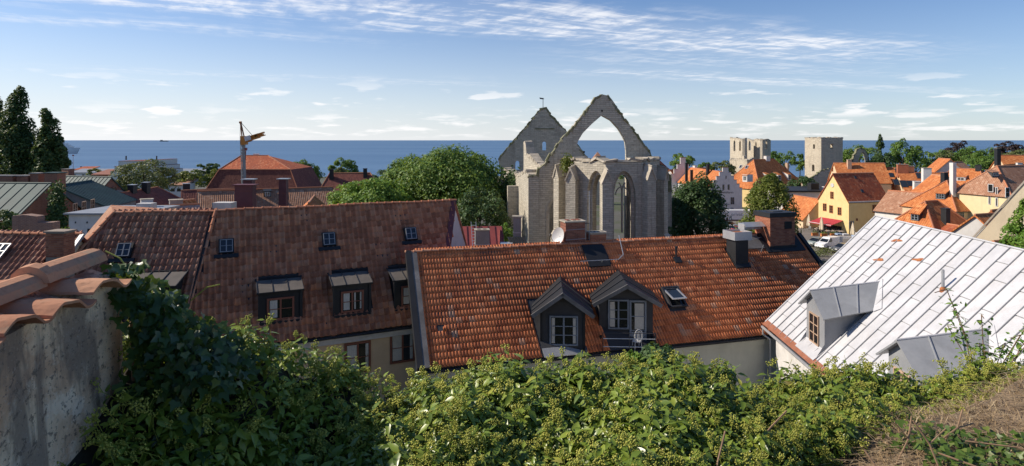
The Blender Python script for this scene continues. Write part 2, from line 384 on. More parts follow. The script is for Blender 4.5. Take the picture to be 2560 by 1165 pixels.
MT['white_sheet'] = M('white_roof_sheet', (0.58, 0.58, 0.595), (0.47, 0.47, 0.485), rough=0.5, spec=0.5, scale=0.8, bump=0.05, bscale=5.0, dist=0.03, stain=0.5, stain_col=(0.44, 0.42, 0.41), fine=0.3)
MT['grey_sheet'] = M('grey_roof_sheet', (0.29, 0.30, 0.315), (0.23, 0.24, 0.255), rough=0.5, spec=0.5, scale=0.9, bump=0.05, stain=0.15, fine=0.12)
MT['seam'] = M('seam_sheet', (0.42, 0.42, 0.43), rough=0.5, bump=0.0)
MT['galv'] = M('galvanised', (0.52, 0.53, 0.54), (0.42, 0.43, 0.45), rough=0.4, metal=0.5, bump=0.05)
MT['rust'] = M('rust', (0.42, 0.16, 0.06), (0.30, 0.10, 0.04), rough=0.9, scale=6, bump=0.3)
MT['rust_edge'] = M('rust_painted_edge', (0.33, 0.13, 0.075), (0.24, 0.09, 0.05), rough=0.7, scale=3, bump=0.1)
MT['copper'] = M('green_copper', (0.042, 0.095, 0.088), (0.028, 0.064, 0.064), rough=0.7, scale=0.5, stain=0.5, stain_col=(0.05, 0.07, 0.075), spec=0.5)
MT['red_sheet'] = M('red_roof_sheet', (0.36, 0.085, 0.07), (0.29, 0.065, 0.055), rough=0.55, stain=0.25, stain_col=(0.2, 0.07, 0.06))
MT['darkred_sheet'] = M('dark_red_sheet', (0.15, 0.045, 0.05), (0.11, 0.035, 0.04), rough=0.6, bump=0.05)
MT['wood_red'] = M('red_brown_frame', (0.26, 0.09, 0.055), rough=0.6, bump=0.05)
MT['wood_orange'] = M('orange_brown_frame', (0.44, 0.15, 0.045), rough=0.6, bump=0.05)
MT['wood_white'] = M('white_frame', (0.72, 0.71, 0.68), rough=0.5, bump=0.03)
MT['wood_grey'] = M('grey_blue_frame', (0.24, 0.27, 0.31), rough=0.5, bump=0.05)
MT['wood_tan'] = M('tan_frame', (0.52, 0.36, 0.25), rough=0.6, bump=0.05)
MT['curtain'] = M('curtain', (0.62, 0.58, 0.50), rough=0.9, bump=0.1)
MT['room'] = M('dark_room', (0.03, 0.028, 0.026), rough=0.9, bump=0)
def glass_mat(name, c=(0.012, 0.014, 0.016), rough=0.06):
    m, t, b = newmat(name); b.inputs['Base Color'].default_value = (*c, 1); b.inputs['Roughness'].default_value = rough
    b.inputs['Specular IOR Level'].default_value = 0.6
    n = t.noise(coord(t), 2.2, 2.0); t.L(t.bump(n, 0.06, 0.02), b.inputs['Normal']); return m
MT['glass'] = glass_mat('window_glass'); MT['sky_glass'] = glass_mat('skylight_glass', (0.02, 0.026, 0.035), 0.12)
MT['asphalt'] = M('cobbled_square', (0.21, 0.185, 0.155), (0.16, 0.14, 0.12), scale=0.3, bump=0.3, bscale=3.0, dist=0.02)
MT['street'] = M('street', (0.13, 0.12, 0.11), scale=0.4)
MT['bark'] = M('bark', (0.085, 0.065, 0.05), (0.05, 0.04, 0.03), scale=3, bump=0.6, bscale=12, dist=0.03)
MT['steel_white'] = M('white_painted_steel', (0.75, 0.75, 0.74), rough=0.4, bump=0)
MT['dark_steel'] = M('dark_steel', (0.05, 0.05, 0.055), rough=0.5, bump=0)
MT['crane_mast'] = M('crane_mast', (0.34, 0.37, 0.37), rough=0.5, bump=0)
MT['crane_orange'] = M('crane_orange', (0.60, 0.24, 0.035), rough=0.5, bump=0)
MT['crane_rust'] = M('crane_brown', (0.30, 0.13, 0.06), rough=0.6, bump=0)
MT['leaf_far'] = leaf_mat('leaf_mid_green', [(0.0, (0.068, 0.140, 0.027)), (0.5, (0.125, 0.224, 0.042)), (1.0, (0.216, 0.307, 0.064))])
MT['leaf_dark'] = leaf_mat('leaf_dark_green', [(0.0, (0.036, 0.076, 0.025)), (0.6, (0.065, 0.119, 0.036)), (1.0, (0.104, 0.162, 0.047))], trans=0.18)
MT['leaf_yellow'] = leaf_mat('leaf_yellow_green', [(0.0, (0.088, 0.131, 0.026)), (0.6, (0.168, 0.205, 0.038)), (1.0, (0.256, 0.248, 0.051))])
MT['leaf_bright'] = leaf_mat('leaf_bright_green', [(0.0, (0.081, 0.181, 0.025)), (0.5, (0.149, 0.273, 0.039)), (1.0, (0.245, 0.351, 0.060))], trans=0.3)
MT['leaf_purple'] = leaf_mat('leaf_purple', [(0.0, (0.023, 0.016, 0.018)), (0.6, (0.046, 0.029, 0.029)), (1.0, (0.072, 0.046, 0.039))], trans=0.1)
MT['leaf_olive'] = leaf_mat('leaf_olive', [(0.0, (0.086, 0.119, 0.035)), (0.6, (0.144, 0.173, 0.058)), (1.0, (0.221, 0.221, 0.086))], trans=0.2)
# ---------------------------------------------------------------- ground and sea
def build_ground():
    xs = [-1800, -900, -400, -200, -120, -80, -50, -30, -20, -12, -8, -5, -3, -1, 1, 3, 5, 8, 12, 20, 30, 50, 80, 120, 200, 400, 900, 1800]
    ys = [-60, -20, -8, -3, 0, 2, 4, 4.6, 5.2, 6, 7, 8, 9, 12, 20, 40, 60, 75, 80, 90, 110, 130, 155, 200, 300, 400, 500, 560, 600, 620, 660, 760]
    rows = [[Vector((x, y, zt(y)-(0.0 if y > 8.5 else 0.15))) for x in xs] for y in ys]
    m, t, b = newmat('town_ground'); p = coord(t); n1 = t.noise(p, 0.08, 5.0); n2 = t.noise(p, 2.0, 5.0)
    c = t.mix(t.mr(n1, 0.42, 0.58), (0.10, 0.095, 0.08), (0.055, 0.075, 0.022)); c = t.mix(t.m('MULTIPLY', n2, 0.5), c, (0.05, 0.045, 0.03))
    t.L(c, b.inputs['Base Color']); b.inputs['Roughness'].default_value = 0.95; t.L(t.bump(n2, 0.4, 0.1), b.inputs['Normal'])
    tag(MB().grid(rows).build('ground', m, fix=False), 'town ground stepping down from the cliff to the shore', None, None, 'structure')
build_ground()
def build_sea():
    m, t, b = newmat('sea_water'); p = coord(t)
    x, y, z = t.sep(p); v = t.comb(t.m('MULTIPLY', x, 0.6), y)
    n1 = t.noise(v, 0.05, 6.0, 0.7); n2 = t.noise(t.comb(t.m('MULTIPLY', x, 0.12), t.m('MULTIPLY', y, 0.35)), 0.006, 5.0, 0.6)
    c = t.mix(t.mr(n2, 0.35, 0.68), (0.085, 0.165, 0.285), (0.115, 0.205, 0.33))
    c = t.mix(t.m('MULTIPLY', t.mr(n1, 0.5, 0.75), 0.35), c, (0.14, 0.225, 0.35))
    t.L(c, b.inputs['Base Color']); b.inputs['Roughness'].default_value = 0.62; b.inputs['IOR'].default_value = 1.33
    b.inputs['Specular IOR Level'].default_value = 0.22
    t.L(t.bump(n1, 0.5, 2.5), b.inputs['Normal'])
    xs = [-60000, -20000, -6000, -2000, 0, 2000, 6000, 20000, 60000]; ys = [575, 800, 1200, 2000, 5000, 12000, 30000, 75000]
    tag(MB().grid([[Vector((x, y, -20.0)) for x in xs] for y in ys]).build('sea', m, fix=False), 'deep blue sea reaching to a straight horizon', None, None, 'structure')
build_sea()
# ---------------------------------------------------------------- roof frame, tiles, windows, dormers
class Roof:
    def __init__(s, A, B, pitch, flip=False):
        s.A = A; s.B = B; s.U = (B-A).normalized(); s.len = (B-A).length
        s.nh = Vector((s.U.y, -s.U.x, 0))*(-1 if flip else 1)
        s.t = math.radians(pitch); s.tan = math.tan(s.t)
        s.N = s.nh*math.sin(s.t)+UP*math.cos(s.t); s.V = -s.nh*math.cos(s.t)+UP*math.sin(s.t)
    def pt(s, u, hd, off=0.0): return s.A+s.U*u+s.nh*hd-UP*(hd*s.tan)+s.N*off
    def hz(s, hd): return s.A.z-hd*s.tan
    def hit(s, px, py): return hit(px, py, s.A, s.N)
    def uh(s, p): d = Vector(p)-s.A; return d.dot(s.U), d.dot(s.nh)
    def uhp(s, px, py): return s.uh(s.hit(px, py))
def proj(p):
    return 1280+F*p.x/p.y, HY+F*(EYE-p.z)/p.y
def inpoly(x, y, poly):
    c = False; j = len(poly)-1
    for i in range(len(poly)):
        (xi, yi), (xj, yj) = poly[i], poly[j]
        if (yi > y) != (yj > y) and x < (xj-xi)*(y-yi)/(yj-yi)+xi: c = not c
        j = i
    return c
def tile_template(kind):
    if kind == 'single':
        w, L = 0.25, 0.385
        xs = [0, .1, .22, .36, .5, .64, .78, .9, 1.0]; zs = [.040, .016, .002, 0, .011, .036, .062, .064, .040]
        bow = [-.002, -.010, -.018, -.022, -.022, -.018, -.012, -.006, 0]
    else:
        w, L = 0.30, 0.385
        xs = [i/12 for i in range(13)]; zs = [0.0205*(1-math.cos(4*math.pi*x)) for x in xs]; bow = [0]*13
    n = len(xs); v = []
    for x, z, b in zip(xs, zs, bow): v.append((x*w, b, z+(0.034 if kind == 'single' else 0.010)))
    for x, z in zip(xs, zs): v.append((x*w, L, z))
    for x, z, b in zip(xs, zs, bow): v.append((x*w, b+0.004, z-0.006))
    f = [(i, i+1, n+i+1, n+i) for i in range(n-1)]+[(2*n+i, 2*n+i+1, i+1, i) for i in range(n-1)]
    return np.array(v), np.array(f), w
TT = {k: tile_template(k) for k in ('single', 'double')}
TM = {}
def lay_tiles(roof, mat, R, pred, u0, u1, hd1, kind='single', expo=0.335, jit=0.004, limit=300, sag=1.0):
    """one mesh object per tile for the tiles that show largest, the rest joined"""
    tv, tf, tw = TT[kind]; key = (kind, mat.name)
    if key not in TM: TM[key] = mesh_np('tile', tv, tf, mat)
    d1 = hd1/math.cos(R.t); rows = int(d1/expo)
    items = []
    for r in range(rows+1):
        d = d1-r*expo
        if d < 0.1: break
        k = 0; u = u0
        while u < u1:
            o = R.A+R.U*u-R.V*d; ctr = o+R.U*(tw/2)+R.V*(expo/2)
            if pred(ctr, u+tw/2, (d-expo/2)*math.cos(R.t)):
                a = random.gauss(0, jit*3); j = R.N*(random.uniform(-jit, jit)+sag*(.022*math.sin(1.15*u+.8*d)+.014*math.sin(2.7*u-1.3*d+1)))+R.V*random.gauss(0, jit*1.6)
                X = R.U*math.cos(a)+R.V*math.sin(a); Y = R.V*math.cos(a)-R.U*math.sin(a)
                items.append((ctr.y, o+j, X, Y))
            u += tw
    items.sort(key=lambda q: q[0])
    for _, o, X, Y in items[:limit]:
        put(TM[key], 'tile', roof, mat4(o, X, Y, R.N))
    rest = items[limit:]
    if rest:
        O = np.array([q[1] for q in rest]); XX = np.array([q[2] for q in rest]); YY = np.array([q[3] for q in rest]); N = np.array(R.N)
        vv = O[:, None]+tv[None, :, 0:1]*XX[:, None]+tv[None, :, 1:2]*YY[:, None]+tv[None, :, 2:3]*N
        vv = vv.reshape(-1, 3)-np.array(org(roof)); nv = len(tv)
        ff = (tf[None]+(np.arange(len(rest))*nv)[:, None, None]).reshape(-1, 4)
        me = mesh_np('tile_field', vv, ff, mat, attr=np.repeat(rng.random(len(rest)), nv))
        tag(link(me, 'tile_field', roof), kind='stuff')
    return len(items)
RIDGE = {}
def ridge_tiles(roof, mat, p, q, r=0.105, L=0.40):
    """half round cap tiles, one object each"""
    key = (mat.name, r)
    if key not in RIDGE:
        m = MB(); n = 7
        ring = lambda x, rr, dz: [Vector((x, -math.cos(math.pi*i/(n-1))*rr, math.sin(math.pi*i/(n-1))*rr*0.85+dz)) for i in range(n)]
        m.grid([ring(0, r*1.12, 0.004), ring(0.05, r*1.15, 0.006), ring(0.055, r*1.0, 0), ring(L*1.06, r*0.9, -0.008)])
        m.poly(ring(0, r*1.12, 0.004))
        me = bpy.data.meshes.new('ridge_tile'); me.from_pydata([tuple(v) for v in m.v], [], m.f); me.materials.append(mat)
        RIDGE[key] = me
    d = Vector(q)-Vector(p); n = max(1, round(d.length/L)); X = d.normalized(); Yv = UP.cross(X).normalized(); Zv = X.cross(Yv)
    for i in range(n):
        o = Vector(p)+d*(i/n)+Zv*(random.uniform(-.008, .008)+.018*math.sin(i*.45))
        a = random.gauss(0, 0.012); X2 = (X+Yv*a).normalized()
        put(RIDGE[key], 'ridge_tile', roof, mat4(o, X2, Zv.cross(X2), Zv))
def window(parent, c, X, out, w, h, fm, cols=2, rows=2, fw=0.07, bw=0.035, Z=UP, proud=0.05, panes=True, curtain=None, sill=None, gm=None, name='window'):
    """frame with bars; glass panes lie behind the bars"""
    o = Vector(c); m = MB()
    m.obox(o, X, out, Z, -w/2, -w/2+fw, -0.02, proud, -h/2, h/2); m.obox(o, X, out, Z, w/2-fw, w/2, -0.02, proud, -h/2, h/2)
    m.obox(o, X, out, Z, -w/2+fw, w/2-fw, -0.02, proud, -h/2, -h/2+fw); m.obox(o, X, out, Z, -w/2+fw, w/2-fw, -0.02, proud, h/2-fw, h/2)
    iw, ih = w-2*fw, h-2*fw
    for i in range(1, cols):
        x = -iw/2+iw*i/cols; b = bw*(1.5 if (cols == 2 and i == 1) else 1)
        m.obox(o, X, out, Z, x-b/2, x+b/2, -0.01, proud*0.9, -ih/2, ih/2)
    for j in range(1, rows):
        z = -ih/2+ih*j/rows; m.obox(o, X, out, Z, -iw/2, iw/2, -0.01, proud*0.7, z-bw*0.35, z+bw*0.35)
    f = m.build(name, fm, parent)
    gm = gm or MT['glass']
    if panes:
        cw, ch = iw/cols, ih/rows
        for i in range(cols):
            for j in range(rows):
                g = MB(); a = random.gauss(0, 0.008)
                oo = o+X*(-iw/2+cw*(i+.5))+Z*(-ih/2+ch*(j+.5)); X2 = (X+out*a).normalized(); Z2 = (Z+out*random.gauss(0, .008)).normalized()
                g.obox(oo, X2, out, Z2, -cw/2, cw/2, 0.004, 0.012, -ch/2, ch/2); g.build('pane', gm, f)
    else:
        MB().obox(o, X, out, Z, -iw/2, iw/2, 0.004, 0.012, -ih/2, ih/2).build('pane', gm, f)
    if curtain:
        for (x0, x1, z0, z1) in curtain:
            k = MB(); n = max(3, int((x1-x0)*w/0.05)); rowsv = []
            for zz in (z0, z1):
                rowsv.append([o+X*(-iw/2+iw*(x0+(x1-x0)*i/n))+Z*(-ih/2+ih*zz)+out*(0.016+0.005*(i % 2)) for i in range(n+1)])
            k.grid(rowsv); k.build('curtain', MT['curtain'], f, fix=False)
    if sill: MB().obox(o, X, out, Z, -w/2-.06, w/2+.06, -0.01, proud+.08, -h/2-.06, -h/2-.003).build('sill', sill, f)
    return f
def shed_dormer(parent, R, u, hdf, w, hf, p2, side, roofm, fm, npanel=3, win=None):
    Q = R.pt(u, hdf); tp2 = math.tan(math.radians(p2)); ts = hf/(R.tan-tp2); U, n = R.U, R.nh
    d = None
    a, b = Q-U*w/2, Q+U*w/2
    top = lambda p, t: p+UP*(hf+t*tp2)-n*t
    m = MB(); m.poly([a-UP*.3, b-UP*.3, b+UP*hf, a+UP*hf])
    for p in (a, b): m.poly([p-UP*.3, p+UP*hf, top(p, ts), top(p, ts)-UP*.3])
    dm = m.build('dormer', side, parent, fix=False)
    e = 0.10; oh = 0.12; slope = (-n+UP*tp2).normalized(); nn = slope.cross(-U).normalized(); nn = nn if nn.z > 0 else -nn
    f0 = Q+UP*(hf+0.05)+n*oh-UP*(oh*tp2); L = (ts+oh+0.12)/math.cos(math.radians(p2))
    for i in range(npanel):
        x0 = -w/2-e+(w+2*e)*i/npanel; x1 = -w/2-e+(w+2*e)*(i+1)/npanel
        MB().obox(f0, U, slope, nn, x0+.004, x1-.004, 0, L, -0.03, 0).build('roof_sheet', roofm, dm)
    for i in range(npanel+1):
        x = -w/2-e+(w+2*e)*i/npanel
        MB().obox(f0, U, slope, nn, x-.014, x+.014, -0.01, L, -0.02, 0.04).build('seam', MT['dark_board'], dm)
    MB().obox(f0, U, slope, nn, -w/2-e-.03, w/2+e+.03, -0.03, 0.0, -0.07, 0.015).build('front_trim', MT['black_sheet'], dm)
    MB().obox(f0, U, slope, nn, -w/2-e-.05, w/2+e+.05, L-0.14, L+.06, -0.03, 0.05).build('top_flashing', MT['black_sheet'], dm)
    for s_ in (-1, 1):   # trim boards round the front
        MB().obox(Q+n*.003, U, n, UP, s_*w/2-.06, s_*w/2+.06, 0, .05, -.2, hf-.02).build('side_trim', MT['black_sheet'], dm)
    MB().obox(Q+n*.003, U, n, UP, -w/2-.02, w/2+.02, 0, .13, -.12, -.02).build('sill_board', MT['black_sheet'], dm)
    ww, wh, wz, cur = win
    window(dm, Q+UP*wz+n*.012, U, n, ww, wh, fm, 2, 2, 0.085, 0.05, curtain=cur)
    return dm
def gable_dormer(parent, R, u, hdf, zr, ze, hwr, hww, ov, wallm, roofm, seams=0, zbot=None, seam_m=None, bargem=None, th=0.06, drop=0.0, axis=None):
    """gabled dormer; its ridge runs along axis (default: square to the eave)"""
    n = Vector(axis).normalized() if axis is not None else R.nh; U = Vector((-n.y, n.x, 0)); an = R.A+R.U*u+R.nh*hdf
    pz = lambda hd, x, z: Vector((an.x, an.y, 0))+n*(hd-hdf)+U*x+UP*z
    back = lambda x, z: hdf+((R.A.z-z)/R.tan-hdf-x*U.dot(R.nh))/n.dot(R.nh)
    hr = back(0, zr)
    zb = R.hz(hdf)-0.2 if zbot is None else zbot
    tanr = (zr-ze)/hwr; zw = zr-tanr*hww-0.03
    m = MB(); zf = zw-drop; m.poly([pz(hdf, -hww, zb), pz(hdf, hww, zb), pz(hdf, hww, zf), pz(hdf, 0, zr-.03-drop), pz(hdf, -hww, zf)])
    for s_ in (-1, 1): m.poly([pz(hdf, s_*hww, zb), pz(hdf, s_*hww, zf), pz(back(s_*hww, zw), s_*hww, zw), pz(hdf-.3, s_*hww, zb)])
    dm = m.build('dormer', wallm, parent, fix=False)
    for s_ in (-1, 1):
        q = [pz(hdf+ov, 0, zr-drop), pz(hr, 0, zr), pz(back(s_*hwr, ze), s_*hwr, ze), pz(hdf+ov, s_*hwr, ze-drop)]
        nn = (q[3]-q[0]).cross(q[1]-q[0]).normalized(); nn = nn if nn.z > 0 else -nn
        k = max(1, seams)
        for i in range(k):
            f0, f1 = i/k, (i+1)/k
            lerp = lambda a, b, f: a+(b-a)*f
            g = [lerp(q[0], q[1], f0), lerp(q[0], q[1], f1), lerp(q[3], q[2], f1), lerp(q[3], q[2], f0)]
            MB().slab(g, nn, th).build('roof_sheet', roofm, dm)
            if i: 
                a_, b_ = lerp(q[0], q[1], f0), lerp(q[3], q[2], f0); d_ = (b_-a_); L = d_.length; d_.normalize()
                MB().obox(a_, d_, d_.cross(nn), nn, 0, L, -.014, .014, -.01, .04).build('seam', seam_m or roofm, dm)
        if bargem:
            d_ = q[3]-q[0]; L = d_.length; d_.normalize()
            MB().obox(q[0], d_, n, nn, -.02, L+.02, -.01, .05, -.15, .025).build('barge_board', bargem, dm)
    return dm, pz, zw
BRK = {}
def brick_mesh(mat):
    if mat.name not in BRK:
        m = MB(); m.box(-.5, .5, -.5, .5, -.5, .5); me = bpy.data.meshes.new('brick'); me.from_pydata([tuple(v) for v in m.v], [], m.f); me.materials.append(mat); BRK[mat.name] = me
    return BRK[mat.name]
def brick_chimney(parent, o, X, Y, wx, wy, h, mat, bl=0.25, bh=0.078, sink=0.6, name='chimney', core=None):
    """o: centre of the base; Y points away from the camera. bricks on the faces that can be seen"""
    ch = MB().obox(o, X, Y, UP, -wx/2+.012, wx/2-.012, -wy/2+.012, wy/2-.012, -sink, h-.003).build(name, core or MT['mortar'], parent)
    me = brick_mesh(mat); rows = int(h/bh)
    for r in range(rows):
        z = bh*(r+.5)
        for (face, L) in (('f', wx), ('l', wy), ('r', wy)):
            s = 0.0; off = bl/2 if (r+(face != 'f')) % 2 else bl
            e = off
            while s < L-1e-3:
                e = min(e, L); wdt = e-s-0.012
                if wdt > 0.03:
                    c = (s+e)/2-L/2; jit = random.uniform(0, .006)
                    if face == 'f': p = o+X*c-Y*(wy/2-.05+jit-.006); ax, ay = X, Y
                    elif face == 'l': p = o+Y*c-X*(wx/2-.05+jit-.006); ax, ay = Y, X
                    else: p = o+Y*c+X*(wx/2-.05+jit-.006); ax, ay = Y, X
                    b = put(me, 'brick', ch, mat4(p+UP*z, ax*wdt, ay*0.1, UP*(bh-.012)))
                s = e; e += bl
    return ch
def box_part(parent, name, mat, o, X, Y, x0, x1, y0, y1, z0, z1): return MB().obox(Vector(o), X, Y, UP, x0, x1, y0, y1, z0, z1).build(name, mat, parent)
XA, YA = Vector((1, 0, 0)), Vector((0, 1, 0))

# ---------------------------------------------------------------- the long brown-tiled house
def brown_house():
    zr = EYE-3.44; A = PZ(540, 530, zr); B = PZ(1140, 503, zr); RB = Roof(A, B, 55)
    W0 = PZ(285, 535, zr); RW = Roof(W0, A, 50)
    t = thing('tiled_house', 'long house with a worn brown pantile roof, shed dormers and cream walls', 'house', (A.x+4, A.y+2, 0))
    hdE = 3.8; zE = RB.hz(hdE); hdW = hdE*RB.tan/RW.tan
    uR, hR = RB.uhp(1104, 798); cr = RB.pt(uR, hdE)            # lower right corner, skew verge
    k = RB.uhp(490, 710); bend = RB.pt(k[0]*hdE/k[1], hdE)
    hip = RW.uhp(180, 650); hl = RW.pt(hip[0]*hdW/hip[1], hdW)
    # walls
    inn = 0.4; nB, nW = RB.nh, RW.nh
    f1, f2, f3 = hl-nW*inn, bend-nB*inn, cr-nB*inn-RB.U*0.25
    bk3 = P(1187, 690, 40.0); bk3.z = zE; bk2 = A-nB*4.4; bk1 = W0-nW*4.4-RW.U*2.0
    m = MB(); z0 = Vector((0, 0, 0))
    ring = [f1, f2, f3, bk3, Vector((bk2.x, bk2.y, zE)), Vector((bk1.x, bk1.y, zE))]
    for i in range(6):
        a, b = ring[i].copy(), ring[(i+1) % 6].copy(); m.poly([Vector((a.x, a.y, 0)), Vector((b.x, b.y, 0)), Vector((b.x, b.y, zE+.1)), Vector((a.x, a.y, zE+.1))])
    wl = m.build('wall', MT['cream'], t, fix=False)
    g = MB(); apex = B.copy(); gv = MB()
    gv.wall([(0, 0), ((bk3-f3).to_2d().length, 0), ((apex-f3).to_2d().length, apex.z-zE-.06)], [], Vector((f3.x, f3.y, zE)), Vector(((bk3-f3).x, (bk3-f3).y, 0)).normalized(), Vector((-(bk3-f3).y, (bk3-f3).x, 0)).normalized(), 0.25)
    gv.build('gable_wall', MT['grey_white'], t)
    # decks
    MB().slab([p-RB.N*.02 for p in (A, B, cr, bend)], RB.N, 0.16).build('roof_deck', MT['dark_board'], t)
    rf = MB().slab([A-RB.N*.01, Vector(W0)-RB.N*.01, bk1+UP*0, Vector((bk2.x, bk2.y, zE))], Vector((0, 0.7, 0.7)), 0.12)
    rf.build('back_slope', MT['roof_pink'], t, fix=True)
    MB().slab([B-RB.N*.01, A-RB.N*.01, Vector((bk2.x, bk2.y, zE)), bk3], Vector((0, 0.7, 0.7)), 0.12).build('back_slope', MT['roof_pink'], t)
    ub_ = RW.uh(bend)[0]
    MB().slab([p-RW.N*.03 for p in (W0, A, RW.pt(ub_, hdW), hl)], RW.N, 0.16).build('roof_deck', MT['dark_board'], t)
    MB().slab([W0, hl, hl+(bk1-hl)*1.0], Vector((-1, 0, .3)).normalized(), 0.1).build('hip_slope', MT['roof_weathered'], t)
    main = MB().obox(A, RB.U, RB.nh, UP, 0.3, RB.len-.3, -.05, .05, -.3, -.1).build('roof', MT['dark_board'], t)
    wing = MB().obox(W0, RW.U, RW.nh, UP, 0.3, RW.len-.3, -.05, .05, -.3, -.1).build('roof', MT['dark_board'], t)
    tag(wing, 'sunlit wing of the brown roof beyond the hip line')
    dorm = [(2.65, 3.24, 1.95, 1.32), (5.80, 3.28, 1.85, 1.38), (8.65, 3.30, 1.85, 1.38)]
    def predB(c, u, hd):
        x, y = proj(c)
        if u > uR+(RB.len-uR)*(1-hd/hdE)-0.05: return False
        if hd > hdE: return False
        bu = k[0]*hd/k[1]
        if u < bu+0.05: return False
        for du, dh, dw, _ in dorm:
            if abs(u-du) < dw/2-.06 and dh-1.25 < hd < dh+.02: return False
        return True
    lay_tiles(main, MT['brown_tile'], RB, predB, k[0]*hdE/k[1]-.3, RB.len+1.6, hdE, 'single', 0.315, 0.006)
    def predW(c, u, hd):
        if hd > hdW: return False
        if u < hip[0]*hd/hip[1]+.05: return False
        ub = RW.uh(bend)[0]
        return u < RW.len+(ub-RW.len)*hd/hdW-.08
    lay_tiles(wing, MT['wing_tile'], RW, predW, hip[0]*hdW/hip[1]-.2, RW.len+1.5, hdW, 'single', 0.33, 0.005)
    ridge_tiles(main, MT['ridge_tile'], A+UP*.05, B+UP*.05); ridge_tiles(wing, MT['ridge_tile'], W0+UP*.05, A+UP*.05)
    ridge_tiles(wing, MT['ridge_tile'], hl+UP*.06, W0+UP*.06); ridge_tiles(wing, MT['ridge_tile'], bend+UP*.08, A+UP*.08, 0.08)
    # eave: cornice and gutter
    cz = zE-.12
    MB().obox(Vector((f2.x, f2.y, 0)), RB.U, RB.nh, UP, 0, (f3-f2).length, 0.004, .26, cz-.22, cz-.02).build('cornice', MT['cornice'], t)
    MB().obox(Vector((f2.x, f2.y, 0)), RB.U, RB.nh, UP, 0, (f3-f2).length, 0.002, .16, cz-.40, cz-.222).build('cornice', MT['cornice'], t)
    MB().tube(bend+RB.nh*.06-UP*.12, cr+RB.nh*.06-UP*.12, .06).build('gutter', MT['black_sheet'], t)
    # verge metal
    MB().slab([B+RB.N*.10, RB.pt(uR, hdE, .10), RB.pt(uR-.32, hdE, .10), RB.pt(RB.len-.32, 0.02, .10)], RB.N, .08).build('verge_sheet', MT['darkred_sheet'], t)
    cur = [(0.04, 0.36, .05, .98), (0.60, 0.68, .05, .98), (0.9, 0.98, .05, .98)]
    shed_dormer(t, RB, 2.65, 3.24, 1.75, 1.30, 14, MT['black_sheet'], MT['dormer_sheet'], MT['wood_red'], 3, (1.15, 1.0, .52, cur[:1]))
    shed_dormer(t, RB, 5.80, 3.28, 1.65, 1.36, 14, MT['black_sheet'], MT['dormer_sheet'], MT['wood_red'], 3, (1.05, 1.0, .56, cur))
    shed_dormer(t, RB, 8.65, 3.30, 1.65, 1.36, 14, MT['black_sheet'], MT['dormer_sheet'], MT['wood_red'], 3, (1.05, 1.0, .56, cur))
    shed_dormer(t, RW, 2.75, 3.40, 2.0, 1.35, 12, MT['black_sheet'], MT['dormer_sheet'], MT['wood_red'], 3, (1.15, 1.0, .5, cur[:1]))
    # iron roof hatches
    for R_, u, hd in ((RB, .45, 1.08), (RB, 5.05, 1.08), (RB, 9.2, 1.08), (RW, 1.0, 1.3)):
        o = R_.pt(u, hd, .05); Z2 = (R_.V+R_.N*.16).normalized(); out = R_.U.cross(Z2)*-1
        out = Z2.cross(R_.U)*-1 if Z2.cross(R_.U).z < 0 else Z2.cross(R_.U)
        fb = MB().obox(o, R_.U, R_.V, R_.N, -.33, .33, -.36, .36, -.05, .13).build('roof_hatch', MT['black_sheet'], t)
        window(fb, o+out*.16, R_.U, out, .54, .60, MT['grey_sheet'], 2, 2, .03, .03, Z=Z2, proud=.04, gm=MT['sky_glass'])
        MB().obox(o, R_.U, R_.V, R_.N, -.52, .52, -.58, -.40, -.02, .075).build('apron', MT['black_sheet'], fb)
    # windows in the cream wall
    wp = f2.copy(); wn = RB.nh
    for px, py in ((894, 893), (1006, 868)):
        c = hit(px, py, wp, wn)
        window(t, c+wn*.01, RB.U, wn, 1.22, 1.45, MT['wood_red'], 2, 2, .09, .05, curtain=[(0.03, .46, .03, .97), (.85, .98, .03, .97)])
    return t
brown_house()

